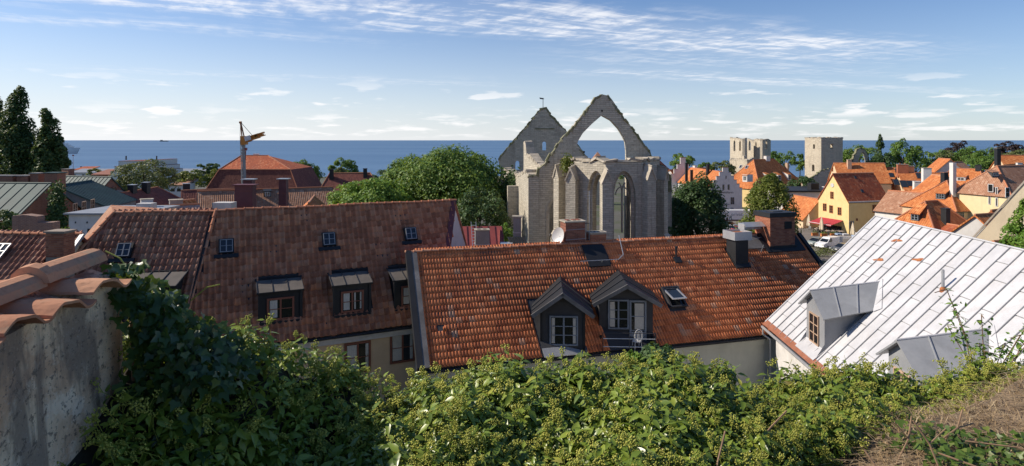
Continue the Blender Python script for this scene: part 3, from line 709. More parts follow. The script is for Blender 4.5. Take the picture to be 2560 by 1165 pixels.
# ---------------------------------------------------------------- the orange-tiled house
def orange_house():
    zr = EYE-5.66; A = PZ(1020, 633, zr); B0 = PZ(1830, 593, zr); R = Roof(A, B0, 40); hdE = 4.85; zE = R.hz(hdE); LEN = 23.3
    t = thing('tiled_house', 'house with an orange pantile roof, two black gabled dormers and brick chimneys', 'house', (A.x+11, A.y+3, 0))
    U, n = R.U, R.nh
    B = A+U*LEN
    c = lambda u, hd, z: Vector(((A+U*u+n*hd).x, (A+U*u+n*hd).y, z))
    uL = R.uhp(1000, 900)[0]
    m = MB(); hi, hb = hdE-.35, -4.6; u0, u1 = 0.25, LEN-.25
    for a, b in (((u0, hi), (u1, hi)), ((u1, hi), (u1, hb)), ((u1, hb), (u0, hb)), ((u0, hb), (u0, hi))):
        m.poly([c(*a, 0), c(*b, 0), c(*b, zE+.15), c(*a, zE+.15)])
    for u in (u0, u1): m.poly([c(u, hi, zE+.15), c(u, hb, zE+.15), c(u, 0, zr-.1)])
    m.build('wall', MT['house_grey'], t, fix=False)
    MB().slab([A, B, R.pt(LEN, hdE), R.pt(0, hdE)], R.N, .15).build('roof_deck', MT['dark_board'], t)
    MB().slab([A-R.N*.01, B-R.N*.01, c(LEN, -5.0, zr-4.2), c(0, -5.0, zr-4.2)], Vector((0, .6, .8)), .12).build('back_slope', MT['roof_red'], t)
    rf = MB().obox(A, U, n, UP, .3, LEN-.3, -.05, .05, -.3, -.1).build('roof', MT['dark_board'], t)
    D1, D2 = 6.55, 9.85
    holes = [(D1-.95, D1+1.15, 2.5, 9), (D2-1.15, D2+1.45, 2.35, 9), (9.25, 10.45, .12, 1.18), (12.72, 13.68, 2.45, 3.4), (17.8, 18.6, .72, 1.6), (20.35, 22.9, -1, .95)]
    brk = R.uhp(1105, 825)
    def pred(p, u, hd):
        if u < .42 or u > LEN-.05: return False
        for a, b, h0, h1 in holes:
            if a < u < b and h0 < hd < h1: return False
        if abs(u-brk[0]) < .16 and abs(hd-brk[1]) < .16: return False
        return True
    lay_tiles(rf, MT['orange_tile'], R, pred, .36, LEN, hdE, 'double', 0.345, 0.003, sag=.35)
    # a broken tile on edge
    put(TM[('double', MT['orange_tile'].name)], 'tile', rf, mat4(R.pt(brk[0]+.05, brk[1]+.1, .05), (U*.6+R.N*.5).normalized()*.7, R.V*.6, (R.N*.6-U*.5).normalized()))
    ridge_tiles(rf, MT['ridge_tile'], A+UP*.05-U*.15, A+UP*.05+U*20.3, .11, .42)
    # black verge sheet at the left gable, gutter
    MB().slab([R.pt(-.12, -.05, .14), R.pt(.14, -.05, .14), R.pt(.14, hdE, .14), R.pt(-.12, hdE, .14)], R.N, .42).build('verge_sheet', MT['black_sheet'], t)
    MB().slab([R.pt(.145, .05, .12), R.pt(.42, .05, .12), R.pt(.42, hdE, .12), R.pt(.145, hdE, .12)], R.N, .1).build('verge_sheet', MT['grey_board'], t)
    MB().slab([R.pt(LEN-.1, 0, .12), R.pt(LEN+.12, 0, .12), R.pt(LEN+.12, hdE, .12), R.pt(LEN-.1, hdE, .12)], R.N, .3).build('verge_sheet', MT['black_sheet'], t)
    MB().tube(R.pt(-.1, hdE+.08, -.08), R.pt(LEN, hdE+.08, -.08), .07).build('gutter', MT['black_sheet'], t)
    MB().obox(c(u0, hi, 0), U, n, UP, 0, u1-u0, .003, .12, zE-.55, zE-.12).build('cornice', MT['house_grey'], t)
    # dormers
    DX = Vector((-.045, -1, 0)).normalized(); DU = Vector((-DX.y, DX.x, 0))
    zr1 = EYE-6.92; ze1 = EYE-7.92
    dm, pz, zw = gable_dormer(t, R, D1, 4.5, zr1, ze1, 1.42, 1.02, .38, MT['dark_board'], MT['black_sheet'], 3, zbot=zE-.1, seam_m=MT['dark_board'], bargem=MT['grey_board'], axis=DX)
    window(dm, pz(4.5, 0.05, EYE-8.72)+DX*.012, DU, DX, 1.30, 1.36, MT['wood_grey'], 2, 3, .07, .05, curtain=[(.02, .15, .03, .97), (.86, .98, .03, .97)])
    MB().slab([R.pt(D1-1.0, 4.52, .02), R.pt(D1+1.0, 4.52, .02), R.pt(D1+1.0, hdE+.02, .06), R.pt(D1-1.0, hdE+.02, .06)], UP, .04).build('sill_sheet', MT['galv'], dm)
    for s_ in (-1, 1):
        MB().obox(pz(4.5, s_*1.06, 0), DU, DX, UP, -.05, .05, -.3, .36, zE-.05, zE+.24).build('side_board', MT['grey_board'], dm)
        MB().obox(pz(4.5, s_*.98, 0), DU, DX, UP, -.05, .05, .002, .05, zE, zw).build('corner_board', MT['black_sheet'], dm)
    zr2 = EYE-6.80; ze2 = EYE-7.72
    dm2, pz2, zw2 = gable_dormer(t, R, D2, 4.25, zr2, ze2, 1.62, 1.27, .42, MT['dark_board'], MT['black_sheet'], 3, zbot=zE-.1, seam_m=MT['dark_board'], bargem=MT['grey_board'], axis=DX)
    window(dm2, pz2(4.25, -.36, EYE-8.30)+DX*.012, DU, DX, .98, 1.40, MT['wood_grey'], 2, 3, .07, .05, curtain=[(.02, .30, .03, .97)])
    dr = window(dm2, pz2(4.25, .56, EYE-8.72)+DX*.012, DU, DX, .80, 2.20, MT['wood_grey'], 1, 3, .09, .05, curtain=[(.25, .95, .36, .97)], name='balcony_door')
    MB().obox(pz2(4.25, .56, EYE-9.5)+DX*.02, DU, DX, UP, -.31, .31, .01, .035, -.25, .38).build('door_panel', MT['wood_grey'], dr)
    MB().slab([c(D2-1.2, 4.25, zE-.12), c(D2+1.2, 4.25, zE-.12), c(D2+1.2, hdE+.5, zE-.12), c(D2-1.2, hdE+.5, zE-.12)], UP, .12).build('balcony_floor', MT['grey_board'], dm2)
    for s_ in (-1, 1): MB().obox(pz2(4.25, s_*1.24, 0), DU, DX, UP, -.05, .05, -.1, .55, zE-.1, zE+.55).build('side_board', MT['black_sheet'], dm2)
    for z in (.35, .72, .98):
        MB().tube(pz2(hdE+.45, -1.2, zE-.12+z), pz2(hdE+.45, 1.2, zE-.12+z), .018, n=6).build('railing_bar', MT['steel_white' if z < .9 else 'dark_steel'], dm2)
    for x in (-1.2, 0, 1.2): MB().tube(pz2(hdE+.45, x, zE-.12), pz2(hdE+.45, x, zE+.88), .02, n=6).build('railing_post', MT['dark_steel'], dm2)
    # wire hanging between the dormers
    # open skylight
    so = R.pt(13.18, 2.9, .10)
    sk = MB(); 
    for x0, x1, y0, y1 in ((-.48, -.38, -.62, .62), (.38, .48, -.62, .62), (-.38, .38, -.62, -.54), (-.38, .38, .54, .62)): sk.obox(so, U, R.V, R.N, x0, x1, y0, y1, -.06, .07)
    sk = sk.build('skylight', MT['dark_steel'], t)
    MB().obox(so, U, R.V, R.N, -.38, .38, -.54, .54, -.06, -.03).build('pane', MT['glass'], sk)
    a = math.radians(24); V2 = (R.V*math.cos(a)-R.N*math.sin(a)*1); hinge = so+R.V*.30+R.N*.05
    V2 = (R.V*math.cos(a)+R.N*math.sin(a)); N2 = (R.N*math.cos(a)-R.V*math.sin(a))
    V2 = (-R.V*math.cos(a)+R.N*math.sin(a)); N2 = V2.cross(U); N2 = N2 if N2.z > 0 else -N2
    sf = MB()
    for x0, x1, y0, y1 in ((-.40, -.32, -.3, .78), (.32, .40, -.3, .78), (-.32, .32, -.3, -.22), (-.32, .32, .70, .78)): sf.obox(hinge, U, V2, N2, x0, x1, y0, y1, 0, .05)
    sf.build('sash', MT['galv'], sk)
    MB().obox(hinge, U, V2, N2, -.32, .32, -.22, .70, .015, .03).build('pane', MT['sky_glass'], sk)
    # black sheet below the chimneys, vent pipe, snow rail
    MB().slab([R.pt(9.25, .08, .10), R.pt(10.45, .08, .10), R.pt(10.45, 1.2, .10), R.pt(9.25, 1.2, .10)], R.N, .08).build('sheet_panel', MT['black_sheet'], t)
    vp = MB().tube(R.pt(14.45, 1.0, 0), R.pt(14.45, 1.0, 0)+UP*.62, .055).tube(R.pt(14.45, 1.0, 0)+UP*.5, R.pt(14.45, 1.0, 0)+UP*.68, .075).build('vent_pipe', MT['black_sheet'], t, smooth=False)
    MB().obox(R.pt(14.45, 1.12, .06), U, R.V, R.N, -.2, .2, -.2, .2, 0, .07).build('flashing', MT['black_sheet'], vp)
    r1, r2, r3 = R.pt(8.75, 1.05, .32), R.pt(10.9, 1.05, .32), R.pt(11.25, .85, .36)
    lb = P(1547, 588, 32.9)
    MB().path([r1, r2, r3, lb], .022, 6).build('snow_rail', MT['galv'], t)
    for u in (9.0, 10.0, 10.8): MB().tube(R.pt(u, 1.05, .32), R.pt(u, 1.0, .02), .015, n=5).build('rail_bracket', MT['galv'], t)
    # chimneys
    cb = A+U*9.0-n*.55; cb.z = zr-.15
    ch = brick_chimney(t, cb, U, -n, 1.12, .85, 1.35, MT['old_brick_piece'], name='chimney'); tag(ch, 'dark brick chimney with a satellite dish on its side')
    MB().obox(cb, U, -n, UP, -.62, .62, -.48, .48, 1.35, 1.42).build('cap', MT['pale_stone'], ch)
    for x in (-.3, .05, .3): MB().obox(cb, U, -n, UP, x-.09, x+.09, -.2, .2, 1.425, 1.46).build('flue', MT['old_brick_piece'], ch)
    MB().obox(cb, U, -n, UP, -.72, .72, -.60, .1, -.1, .10).build('flashing', MT['black_sheet'], ch)
    for z in (.42, .95): MB().tube(cb+UP*z+n*.44-U*.56, cb+UP*(z+.03)+n*.44+U*.58, .012, n=5).build('wire', MT['galv'], ch)
    for z in (.35, 1.25): MB().tube(cb+U*.55+n*.3+UP*z, cb+U*.9+n*.3+UP*z, .022, n=6).build('mast_bracket', MT['dark_steel'], ch)
    an = MB().tube(cb+U*.86+n*.3+UP*.2, cb+U*.86+n*.3+UP*3.0, .025, n=6)
    for z, L in ((3.0, .35), (2.9, .28), (2.75, .3), (2.6, .2)): an.tube(cb+U*(.86-L)+n*.3+UP*z, cb+U*(.86+L*.4)+n*.3+UP*(z+.02), .012, n=5)
    an.build('antenna_mast', MT['galv'], ch)
    dc = cb-U*.95+n*.25+UP*.62; ax = (-U*.93+n*.35+UP*.22).normalized(); sx = ax.orthogonal().normalized(); sy = ax.cross(sx)
    rows = [[dc+ax*(.16*(r/.5)**2-.16)+(sx*math.cos(q)*r*.92+sy*math.sin(q)*r) for q in [2*math.pi*i/20 for i in range(20)]] for r in (.001, .15, .3, .42, .5)]
    ds = MB().grid(rows, close=True).build('satellite_dish', MT['steel_white'], ch, smooth=True, fix=False)
    MB().tube(dc-ax*.14, cb-U*.5+UP*.5, .03).build('dish_arm', MT['galv'], ds)
    MB().path([dc-sy*.45, dc+ax*.45-sy*.1, dc+ax*.5], .015).obox(dc+ax*.5, sx, sy, ax, -.04, .04, -.04, .04, -.03, .08).build('dish_receiver', MT['dark_steel'], ds)
    c2 = A+U*10.35-n*.45; c2.z = zr-.15
    ch2 = brick_chimney(t, c2, U, -n, .95, .6, .70, MT['brick_piece'], name='chimney'); tag(ch2, 'low brick chimney with four open flues')
    MB().obox(c2, U, -n, UP, -.51, .51, -.33, .33, .70, .76).build('cap', MT['pale_stone'], ch2)
    for x in (-.34, -.11, .12, .35): MB().obox(c2, U, -n, UP, x-.07, x+.07, -.12, .12, .762, .768).build('flue', MT['room'], ch2)
    # sheet-metal chimney with galvanised hood
    o3 = R.pt(18.2, 1.2, 0)
    ch3 = box_part(t, 'chimney', MT['black_sheet'], o3, U, n, -.40, .40, -.45, .40, -.6, 1.15); tag(ch3, 'black sheet metal chimney under a galvanised box')
    hb_ = MB()
    for x0, x1, y0, y1 in ((-.55, .55, .50, .53), (-.55, .55, -.58, -.55), (-.55, -.52, -.55, .50), (.52, .55, -.55, .50)): hb_.obox(o3, U, n, UP, x0, x1, y0, y1, 1.12, 1.58)
    hb_.obox(o3, U, n, UP, -.52, .52, -.55, .5, 1.12, 1.16); hd_ = hb_.build('hood', MT['galv'], ch3)
    MB().obox(o3, U, n, UP, -.5, .5, -.53, .48, 1.40, 1.46).build('rusty_top', MT['rust'], hd_)
    MB().slab([R.pt(17.75, .85, .1), R.pt(18.68, .85, .1), R.pt(18.68, 1.72, .1), R.pt(17.75, 1.72, .1)], R.N, .06).build('flashing', MT['black_sheet'], ch3)
    # big brick chimney with black cap
    o4 = A+U*21.55+n*.1; o4.z = zr-.55
    ch4 = brick_chimney(t, o4, U, -n, 1.72, 1.35, 1.72, MT['brick_piece'], .26, .086, name='chimney'); tag(ch4, 'massive square brick chimney with a black metal cap')
    MB().obox(o4, U, -n, UP, -.92, .92, -.74, .74, 1.72, 1.98).build('cap', MT['black_sheet'], ch4)
    MB().obox(o4, U, -n, UP, -.35, .3, -.3, .3, 1.98, 2.02).build('cap_hatch', MT['dark_steel'], ch4)
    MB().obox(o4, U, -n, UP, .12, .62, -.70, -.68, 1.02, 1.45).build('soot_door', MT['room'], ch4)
    MB().obox(o4, U, -n, UP, -.93, .93, -.75, .75, -.75, .06).build('flashing', MT['black_sheet'], ch4)
    MB().slab([R.pt(20.35, -.1, .09), R.pt(22.95, -.1, .09), R.pt(22.95, 1.0, .09), R.pt(20.35, 1.0, .09)], R.N, .06).build('flashing', MT['black_sheet'], ch4)
    vh = MB().obox(o4-U*1.55-n*.35, U, -n, UP, -.5, .7, -.3, .3, .95, 1.28).build('vent_hood', MT['galv'], ch4)
    MB().slab([o4-U*2.15-n*.05+UP*1.40, o4-U*.88-n*.05+UP*1.40, o4-U*.88+n*.35+UP*1.18, o4-U*2.25+n*.35+UP*1.18], UP, .03).build('hood_top', MT['galv'], vh)
    # roof access: dark opening beside the big chimney and a stay rod
    MB().slab([R.pt(18.9, -.02, .10), R.pt(20.3, -.02, .10), R.pt(20.3, .75, .10), R.pt(18.9, .75, .10)], R.N, .06).build('roof_opening', MT['grey_board'], t)
    MB().tube(o3+U*.55+UP*.95, o4-U*.86+UP*.5, .018, n=6).tube(R.pt(19.9, .95, .05), R.pt(20.0, .8, .45), .015, n=5).build('stay_rod', MT['galv'], t)
    return t, R
OH, OR = orange_house()
def garden_chair(loc, rz):
    t = thing('garden_chair', 'white wrought iron chair on the balcony of the black dormer', 'chair', loc, rz=rz)
    ORG[t.name] = Vector((0, 0, 0)); m = MT['steel_white']
    MB().lathe((0, 0, .45), [(.01, 0), (.2, .0), (.21, .012), (.2, .025), (.01, .025)], 14).build('seat', m, t)
    for x, y in ((-.15, -.15), (.15, -.15), (-.15, .15), (.15, .15)): MB().tube((x*1.2, y*1.2, 0), (x, y, .45), .014, n=6).build('leg', m, t)
    b = MB(); lp = lambda cx, cz, rx, rz_: [Vector((cx+math.cos(a)*rx, .19+.08*(cz-.5), cz+math.sin(a)*rz_)) for a in [2*math.pi*i/14 for i in range(15)]]
    b.path(lp(0, .76, .2, .3), .016); b.path(lp(-.06, .74, .08, .22), .011); b.path(lp(.06, .74, .08, .22), .011); b.path(lp(0, .72, .04, .24), .011)
    b.build('backrest', m, t)
_o = OR.pt(10.05, 4.85); garden_chair((_o.x+.05, _o.y-.05, OR.hz(4.85)-.12), math.radians(190))

# ---------------------------------------------------------------- the white sheet-metal roof
def white_house():
    zr = EYE-3.76; A = PZ(2190, 541, zr); Bq = PZ(2560, 627, zr); R = Roof(A, Bq, 45); LEN = 21.0; hdE = 5.3
    if R.nh.x > 0: R = Roof(A, Bq, 45, True)
    U, n = R.U, R.nh; t = thing('metal_roofed_house', 'house with a white standing-seam metal roof and two grey dormers', 'house', (A.x, A.y-8, 0))
    zE = R.hz(hdE)
    c = lambda u, hd, z: Vector(((A+U*u+n*hd).x, (A+U*u+n*hd).y, z))
    m = MB(); hi, hb = hdE-.4, -5.0; u0, u1 = .25, LEN
    for a, b in (((u0, hi), (u1, hi)), ((u1, hi), (u1, hb)), ((u1, hb), (u0, hb)), ((u0, hb), (u0, hi))): m.poly([c(*a, 0), c(*b, 0), c(*b, zE+.2), c(*a, zE+.2)])
    for u in (u0, u1): m.poly([c(u, hi, zE+.2), c(u, hb, zE+.2), c(u, 0, zr-.15)])
    m.build('wall', MT['cornice'], t, fix=False)
    MB().slab([R.pt(0, 0, -.02), R.pt(LEN, 0, -.02), R.pt(LEN, hdE, -.02), R.pt(0, hdE, -.02)], R.N, .14).build('roof_deck', MT['seam'], t)
    rf = MB().slab([A-n*.02, A+U*LEN-n*.02, c(LEN, -5.3, zr-5.3), c(0, -5.3, zr-5.3)], Vector((.7, 0, .7)), .1).build('roof', MT['white_sheet'], t)
    W = .625; nseam = int(LEN/W); d1 = hdE/math.cos(R.t)
    dms = [(4.55, 2.2, 4.85), (10.95, 2.2, 4.85)]
    for i in range(nseam):
        ua, ub = i*W, (i+1)*W; d = 0.0; s = .55+(.8 if i % 2 else 0)+random.uniform(0, .3); cuts = [0.02]
        while s < d1-.3: cuts.append(s); s += 1.75+random.uniform(-.06, .06)
        cuts.append(d1)
        for a, b in zip(cuts[:-1], cuts[1:]):
            h0, h1 = a*math.cos(R.t), b*math.cos(R.t); um = (ua+ub)/2
            if any(abs(um-du) < .95 and h0 > f0+.55 and h1 < f1+.1 for du, f0, f1 in dms): continue
            zz = random.uniform(-.004, .004); sag = random.uniform(-.006, .003)
            q = MB(); up = lambda u, dd, off: R.A+U*u-R.V*dd+R.N*off
            g = 3
            rows = [[up(ua+.006+(W-.012)*j/g, a+(b-a)*k/4+(.006 if k == 0 else (-.022 if k == 4 else 0)), zz+.004+(.012 if k == 4 else 0)+sag*math.sin(math.pi*j/g)*math.sin(math.pi*k/4)) for j in range(g+1)] for k in range(5)]
            q.grid(rows); q.poly([rows[4][0], rows[4][g], rows[4][g]-R.N*.02, rows[4][0]-R.N*.02])
            q.build('panel', MT['white_sheet'], rf, fix=False, smooth=False)
    for i in range(nseam+1):
        u = i*W; segs = [(0.0, hdE)]
        for du, f0, f1 in dms:
            if abs(u-du) < 1.05: segs = [(0.0, f0+.5*abs(u-du)+.02), (f1+.05, hdE)]
        for h0, h1 in segs:
            MB().obox(R.A+U*u, U, -R.V, R.N, -.014, .014, h0/math.cos(R.t), h1/math.cos(R.t), .0, .05).build('seam', MT['seam'], rf)
    MB().tube(A+UP*.03, A+U*LEN+UP*.03, .035, n=8).build('ridge_roll', MT['white_sheet'], rf)
    MB().slab([R.pt(-.06, 0, .05), R.pt(.03, 0, .05), R.pt(.03, hdE, .05), R.pt(-.06, hdE, .05)], R.N, .2).build('verge_sheet', MT['white_sheet'], rf)
    # rust patches
    for px, py in ((2243, 602), (2198, 650), (2297, 650)):
        u, hd = R.uhp(px, py); pts = []
        for k in range(14):
            a = 2*math.pi*k/14; r = 1+.25*math.sin(3*a+px)+random.uniform(-.1, .1)
            dx, dz = math.cos(a)*.30*r, math.sin(a)*.075*r
            pts.append(R.pt(u+dx*.98+dz*.86, hd-dx*.2+dz*.5, .035))
        ctr = R.pt(u, hd, .05); fan = MB()
        for k in range(14): fan.poly([ctr, pts[k], pts[(k+1) % 14]]); fan.poly([pts[k], pts[k]-R.N*.04, pts[(k+1) % 14]-R.N*.04, pts[(k+1) % 14]])
        fan.build('rust_patch', MT['rust'], rf)
    # eave edge and gutter
    MB().slab([R.pt(-.08, hdE-.10, .035), R.pt(LEN, hdE-.10, .035), R.pt(LEN, hdE+.12, .035), R.pt(-.08, hdE+.12, .035)], R.N, .06).build('eave_edge', MT['rust_edge'], t)
    MB().tube(R.pt(-.15, hdE+.2, -.10), R.pt(LEN, hdE+.2, -.10), .07).build('gutter', MT['galv'], t)
    dp = R.pt(-.05, hdE+.2, -.1); MB().path([dp, dp-UP*.35, dp-UP*.6-n*.35, Vector((dp.x-n.x*.4, dp.y-n.y*.4, 0))], .045, 8).build('downpipe', MT['galv'], t)
    MB().obox(c(u0, hi, 0), U, n, UP, 0, LEN-u0, .003, .2, zE-.25, zE-.05).build('cornice', MT['cornice'], t)
    # dormers
    for k, (du, f0, f1) in enumerate(dms):
        dm, pz, zw = gable_dormer(t, R, du, f1, EYE-5.93, EYE-6.80, 1.25, .86, .22, MT['grey_sheet'], MT['grey_sheet'], 3, seam_m=MT['galv'], drop=.42)
        window(dm, pz(f1, -.05, EYE-7.98)+n*.012, U, n, .88, 1.25, MT['wood_tan'], 2, 3, .05, .045)
        MB().tube(pz(f1+.24, 0, EYE-5.93-.42), pz(2.1, 0, EYE-5.92), .035).build('ridge_cap', MT['white_sheet'], dm)
        for s_ in (-1, 1):      # white flashing on the roof round the dormer
            q = [R.pt(du, 2.08, .035), R.pt(du+s_*.0, 2.32, .055), R.pt(du+s_*1.3, 3.12, .055), R.pt(du+s_*1.52, 2.92, .035)]
            MB().slab(q, R.N, .02).build('flashing', MT['white_sheet'], dm)
        MB().slab([c(du-.9, f1, R.hz(f1)+.03), c(du+.9, f1, R.hz(f1)+.03), c(du+.9, hdE+.02, R.hz(hdE)+.09), c(du-.9, hdE+.02, R.hz(hdE)+.09)], UP, .03).build('sill_sheet', MT['white_sheet'], dm)
        for s_ in (-1, 1): MB().poly([c(du+s_*.88, f1, R.hz(f1)), c(du+s_*.88, hdE-.02, R.hz(hdE)+.05), c(du+s_*.88, f1, R.hz(f1)+.28)]).build('cheek', MT['grey_sheet'], dm, fix=False)
    vo = R.pt(7.85, 1.72, 0)
    vp = MB().tube(vo, vo+UP*.72, .055, n=12).tube(vo+UP*.6, vo+UP*.75, .045, n=10).build('vent_pipe', MT['galv'], t, smooth=False)
    MB().lathe((vo.x, vo.y, vo.z), [(.11, -.08), (.1, .05), (.06, .12)], 12).build('collar', MT['rust'], vp)
    # small white ridge dormer at the far gable
    o = A+U*.4-n*.6
    return t, R
WH, WR = white_house()
# ---------------------------------------------------------------- the church ruin
STONE = []
def stone_meshes(mat):
    out = []
    for k in range(5):
        v = [(x+random.uniform(-.12, .12), y+random.uniform(-.06, .06), z+random.uniform(-.12, .12)) for x in (-.5, .5) for y in (-.5, .5) for z in (-.5, .5)]
        f = [(0, 1, 3, 2), (4, 6, 7, 5), (0, 4, 5, 1), (2, 3, 7, 6), (0, 2, 6, 4), (1, 5, 7, 3)]
        me = bpy.data.meshes.new('stone'); me.from_pydata(v, [], f); me.materials.append(mat); out.append(me)
    return out
ST_MOSS = stone_meshes(MT['moss_stone']); ST_PALE = stone_meshes(MT['pale_stone'])
def coping(parent, pts, th, Y, sw=.5, sh=.3, meshes=None, off=0.0):
    """loose capping stones laid along a broken wall top"""
    meshes = meshes or ST_MOSS
    for a, b in zip(pts[:-1], pts[1:]):
        d = Vector(b)-Vector(a); n = max(1, int(d.length/sw)); X = d.normalized(); Z = X.cross(Y).normalized(); Z = Z if Z.z >= 0 else -Z
        for i in range(n):
            o = Vector(a)+d*((i+.5)/n)+Y*(th/2)+Z*(off+random.uniform(-.05, .10)); s = random.uniform(.8, 1.25); r = random.gauss(0, .18)
            X2 = X*math.cos(r)+Z*math.sin(r); Z2 = Z*math.cos(r)-X*math.sin(r)
            put(random.choice(meshes), 'stone', parent, mat4(o, X2*(d.length/n*1.12), Y*(th*random.uniform(.95, 1.12)), Z2*(sh*s)))
def jag(pts, step=.55, amp=.12):
    """break straight outline edges into uneven courses"""
    out = [pts[0]]
    for (x0, z0), (x1, z1) in zip(pts[:-1], pts[1:]):
        L = math.hypot(x1-x0, z1-z0); n = max(1, int(L/step))
        for i in range(1, n+1):
            t = i/n; a = amp if i < n else 0
            out.append((x0+(x1-x0)*t+random.uniform(-a, a), z0+(z1-z0)*t+random.uniform(-a, a)))
    return out
def church():
    t = thing('church_ruin', 'roofless limestone church ruin with a tall pointed arch and two gables', 'church ruin', (9, 62, 0)); L = MT['limestone']
    D = 62.0; q = lambda px, py, d=D: ((px-1280)/F*d, EYE-(py-HY)/F*d)
    gl = [(1321, 443), (1342, 439), (1347, 422), (1362, 413), (1366, 401), (1377, 386), (1396, 360), (1413, 337), (1427, 326), (1449, 295), (1472, 269), (1491, 245), (1502, 238), (1521, 238), (1536, 261), (1555, 288), (1578, 318), (1608, 356), (1634, 398)]
    gr = [(1642, 412), (1658, 420), (1670, 440), (1676, 480), (1675, 540), (1668, 590), (1664, 640)]
    out = [q(*p) for p in gl+gr]
    o2 = [(q(1321, 0)[0], 0.0)]+jag(out, .5, .07)+[(q(1660, 0)[0], 0.0)]
    ar = [(1437, 500), (1437, 397), (1440, 371), (1445.5, 352), (1457, 333), (1479.5, 310), (1505, 288), (1528.5, 301), (1547.5, 322), (1559, 341), (1565.5, 356), (1568, 379), (1568, 500)]
    arp = [q(*p) for p in ar]; arp[0] = (arp[0][0], 1.0); arp[-1] = (arp[-1][0], 1.0)
    dw = arch(q(1386.5, 0)[0], 1.2, 9.6, 1.05, q(0, 503)[1])
    east = MB().wall(o2, [arp, dw], Vector((0, D, 0)), XA, YA, 1.15).build('arch_wall', L, t)
    # recessed jamb ring round the side window
    for w_, y_, m_ in ((1.5, .16, 'moss_stone'),):
        oa = arch(q(1386.5, 0)[0], 1.2, 9.5, 1.75, q(0, 496)[1]); ia = arch(q(1386.5, 0)[0], 1.2, 9.6, 1.08, q(0, 503)[1])
        MB().wall(oa, [[(x, z+.001) for x, z in ia[:1]]+ia[1:]], Vector((0, D-.06, 0)), XA, YA, .055).build('window_surround', MT['pale_stone'], t)
    c3 = lambda p, d=D: Vector((q(p[0], 0, d)[0], d, q(0, p[1], d)[1]))
    coping(east, [c3(p) for p in gl], 1.15, YA, .42, .2, None, -.06)
    coping(east, [c3(p) for p in gr[:4]], 1.15, YA, .6, .35)
    # small putlog holes
    for px, py in ((1425, 395), (1372, 405), (1386, 477), (1505, 277), (1460, 380), (1650, 455), (1663, 480)):
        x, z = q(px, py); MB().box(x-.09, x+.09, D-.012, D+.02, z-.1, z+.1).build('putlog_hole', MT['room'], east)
    # --- apse
    ztop = 15.05; V = [(1410, 62.0), (1437, 57.5), (1514, 54.6), (1606, 55.0), (1642, 58.2), (1649, 62.0)]
    V3 = [Vector(((px-1280)/F*d, d, 0)) for px, d in V]
    apse = []
    for i in range(5):
        a, b = V3[i], V3[i+1]; X = (b-a).normalized(); Y = Vector((-X.y, X.x, 0)); ln = (b-a).length
        Y = Y if Y.y > 0 else -Y
        top = jag([(0, ztop), (ln, ztop)], .8, .05); outl = [(0, 0)]+top+[(ln, 0)]
        h1 = h2 = []
        if i in (1, 2):
            pxc = 1490 if i == 1 else 1560; p = hit(pxc, 500, a, Y); x = (p-a).dot(X)
            h1 = [arch(x, 2.0, 11.9, 2.15, 14.2)]; h2 = [arch(x, 2.0, 11.9, 1.6, 13.85)]
        if i in (0, 3, 4) and ln > 2.5: 
            h1 = [arch(ln*.5, 2.0, 12.2, 1.2, 13.9)]; h2 = [arch(ln*.5, 2.0, 12.2, .8, 13.6)]
        w1 = MB().wall(outl, h1, a, X, Y, .40).build('apse_wall', L, t)
        MB().wall([(0, 0), (0, ztop-.06), (ln, ztop-.06), (ln, 0)], h2, a+Y*.401, X, Y, .55).build('inner_wall', L, w1)
        apse.append((a, b, X, Y, ln, w1))
        coping(w1, [a+UP*(ztop+.05)-Y*.10, b+UP*(ztop+.05)-Y*.10], 1.15, Y, .95, .2, ST_PALE, .02)
        if i in (1, 2):      # broken tracery
            tr = MB(); c = a+X*x+Y*.62
            tr.obox(c, X, Y, UP, -.06, .06, -.08, .08, 2.0, 4.6 if i == 2 else 2.9); tr.build('mullion_stump', MT['pale_stone'], w1); tr = MB()
            if i == 2:
                tr.obox(c, X, Y, UP, -.07, .07, -.09, .09, 8.6, 12.3)
                for s_ in (-1, 1):
                    for k in range(7):
                        a0, a1 = k/7*math.pi/2, (k+1)/7*math.pi/2
                        pa = c+X*s_*(.30-.30*math.cos(a0))+UP*(12.0+1.1*math.sin(a0)); pb = c+X*s_*(.30-.30*math.cos(a1))+UP*(12.0+1.1*math.sin(a1))
                        tr.tube(pa, pb, .07, n=5)
                    for k in range(6):
                        a0, a1 = k/6*math.pi/2, (k+1)/6*math.pi/2
                        pa = c+X*(s_*.6*math.cos(a0))+UP*(12.0+.75*math.sin(a0)); pb = c+X*(s_*.6*math.cos(a1))+UP*(12.0+.75*math.sin(a1))
                        tr.tube(pa, pb, .06, n=5)
            if i == 2: tr.build('tracery', MT['pale_stone'], w1)
    # vault over the choir: its flat top closes the apse
    ins = [v+(Vector((V3[2].x+1.5, 60.5, 0))-v).normalized()*.55 for v in V3]
    MB().slab([v+UP*(ztop-.12) for v in ins], UP, .45).build('vault', MT['pale_stone'], t)
    # buttresses
    bt = [(1411, 60.6, (-.80, -.6), .75, 13.4, 1.1), (1437, 57.5, (-.42, -.91), .95, 13.3, 1.25), (1514, 54.6, (.02, -1), .95, 13.2, 1.15), (1612, 55.3, (.42, -.91), .9, 13.5, 1.0), (1643, 58.6, (.8, -.6), .9, 13.2, .9)]
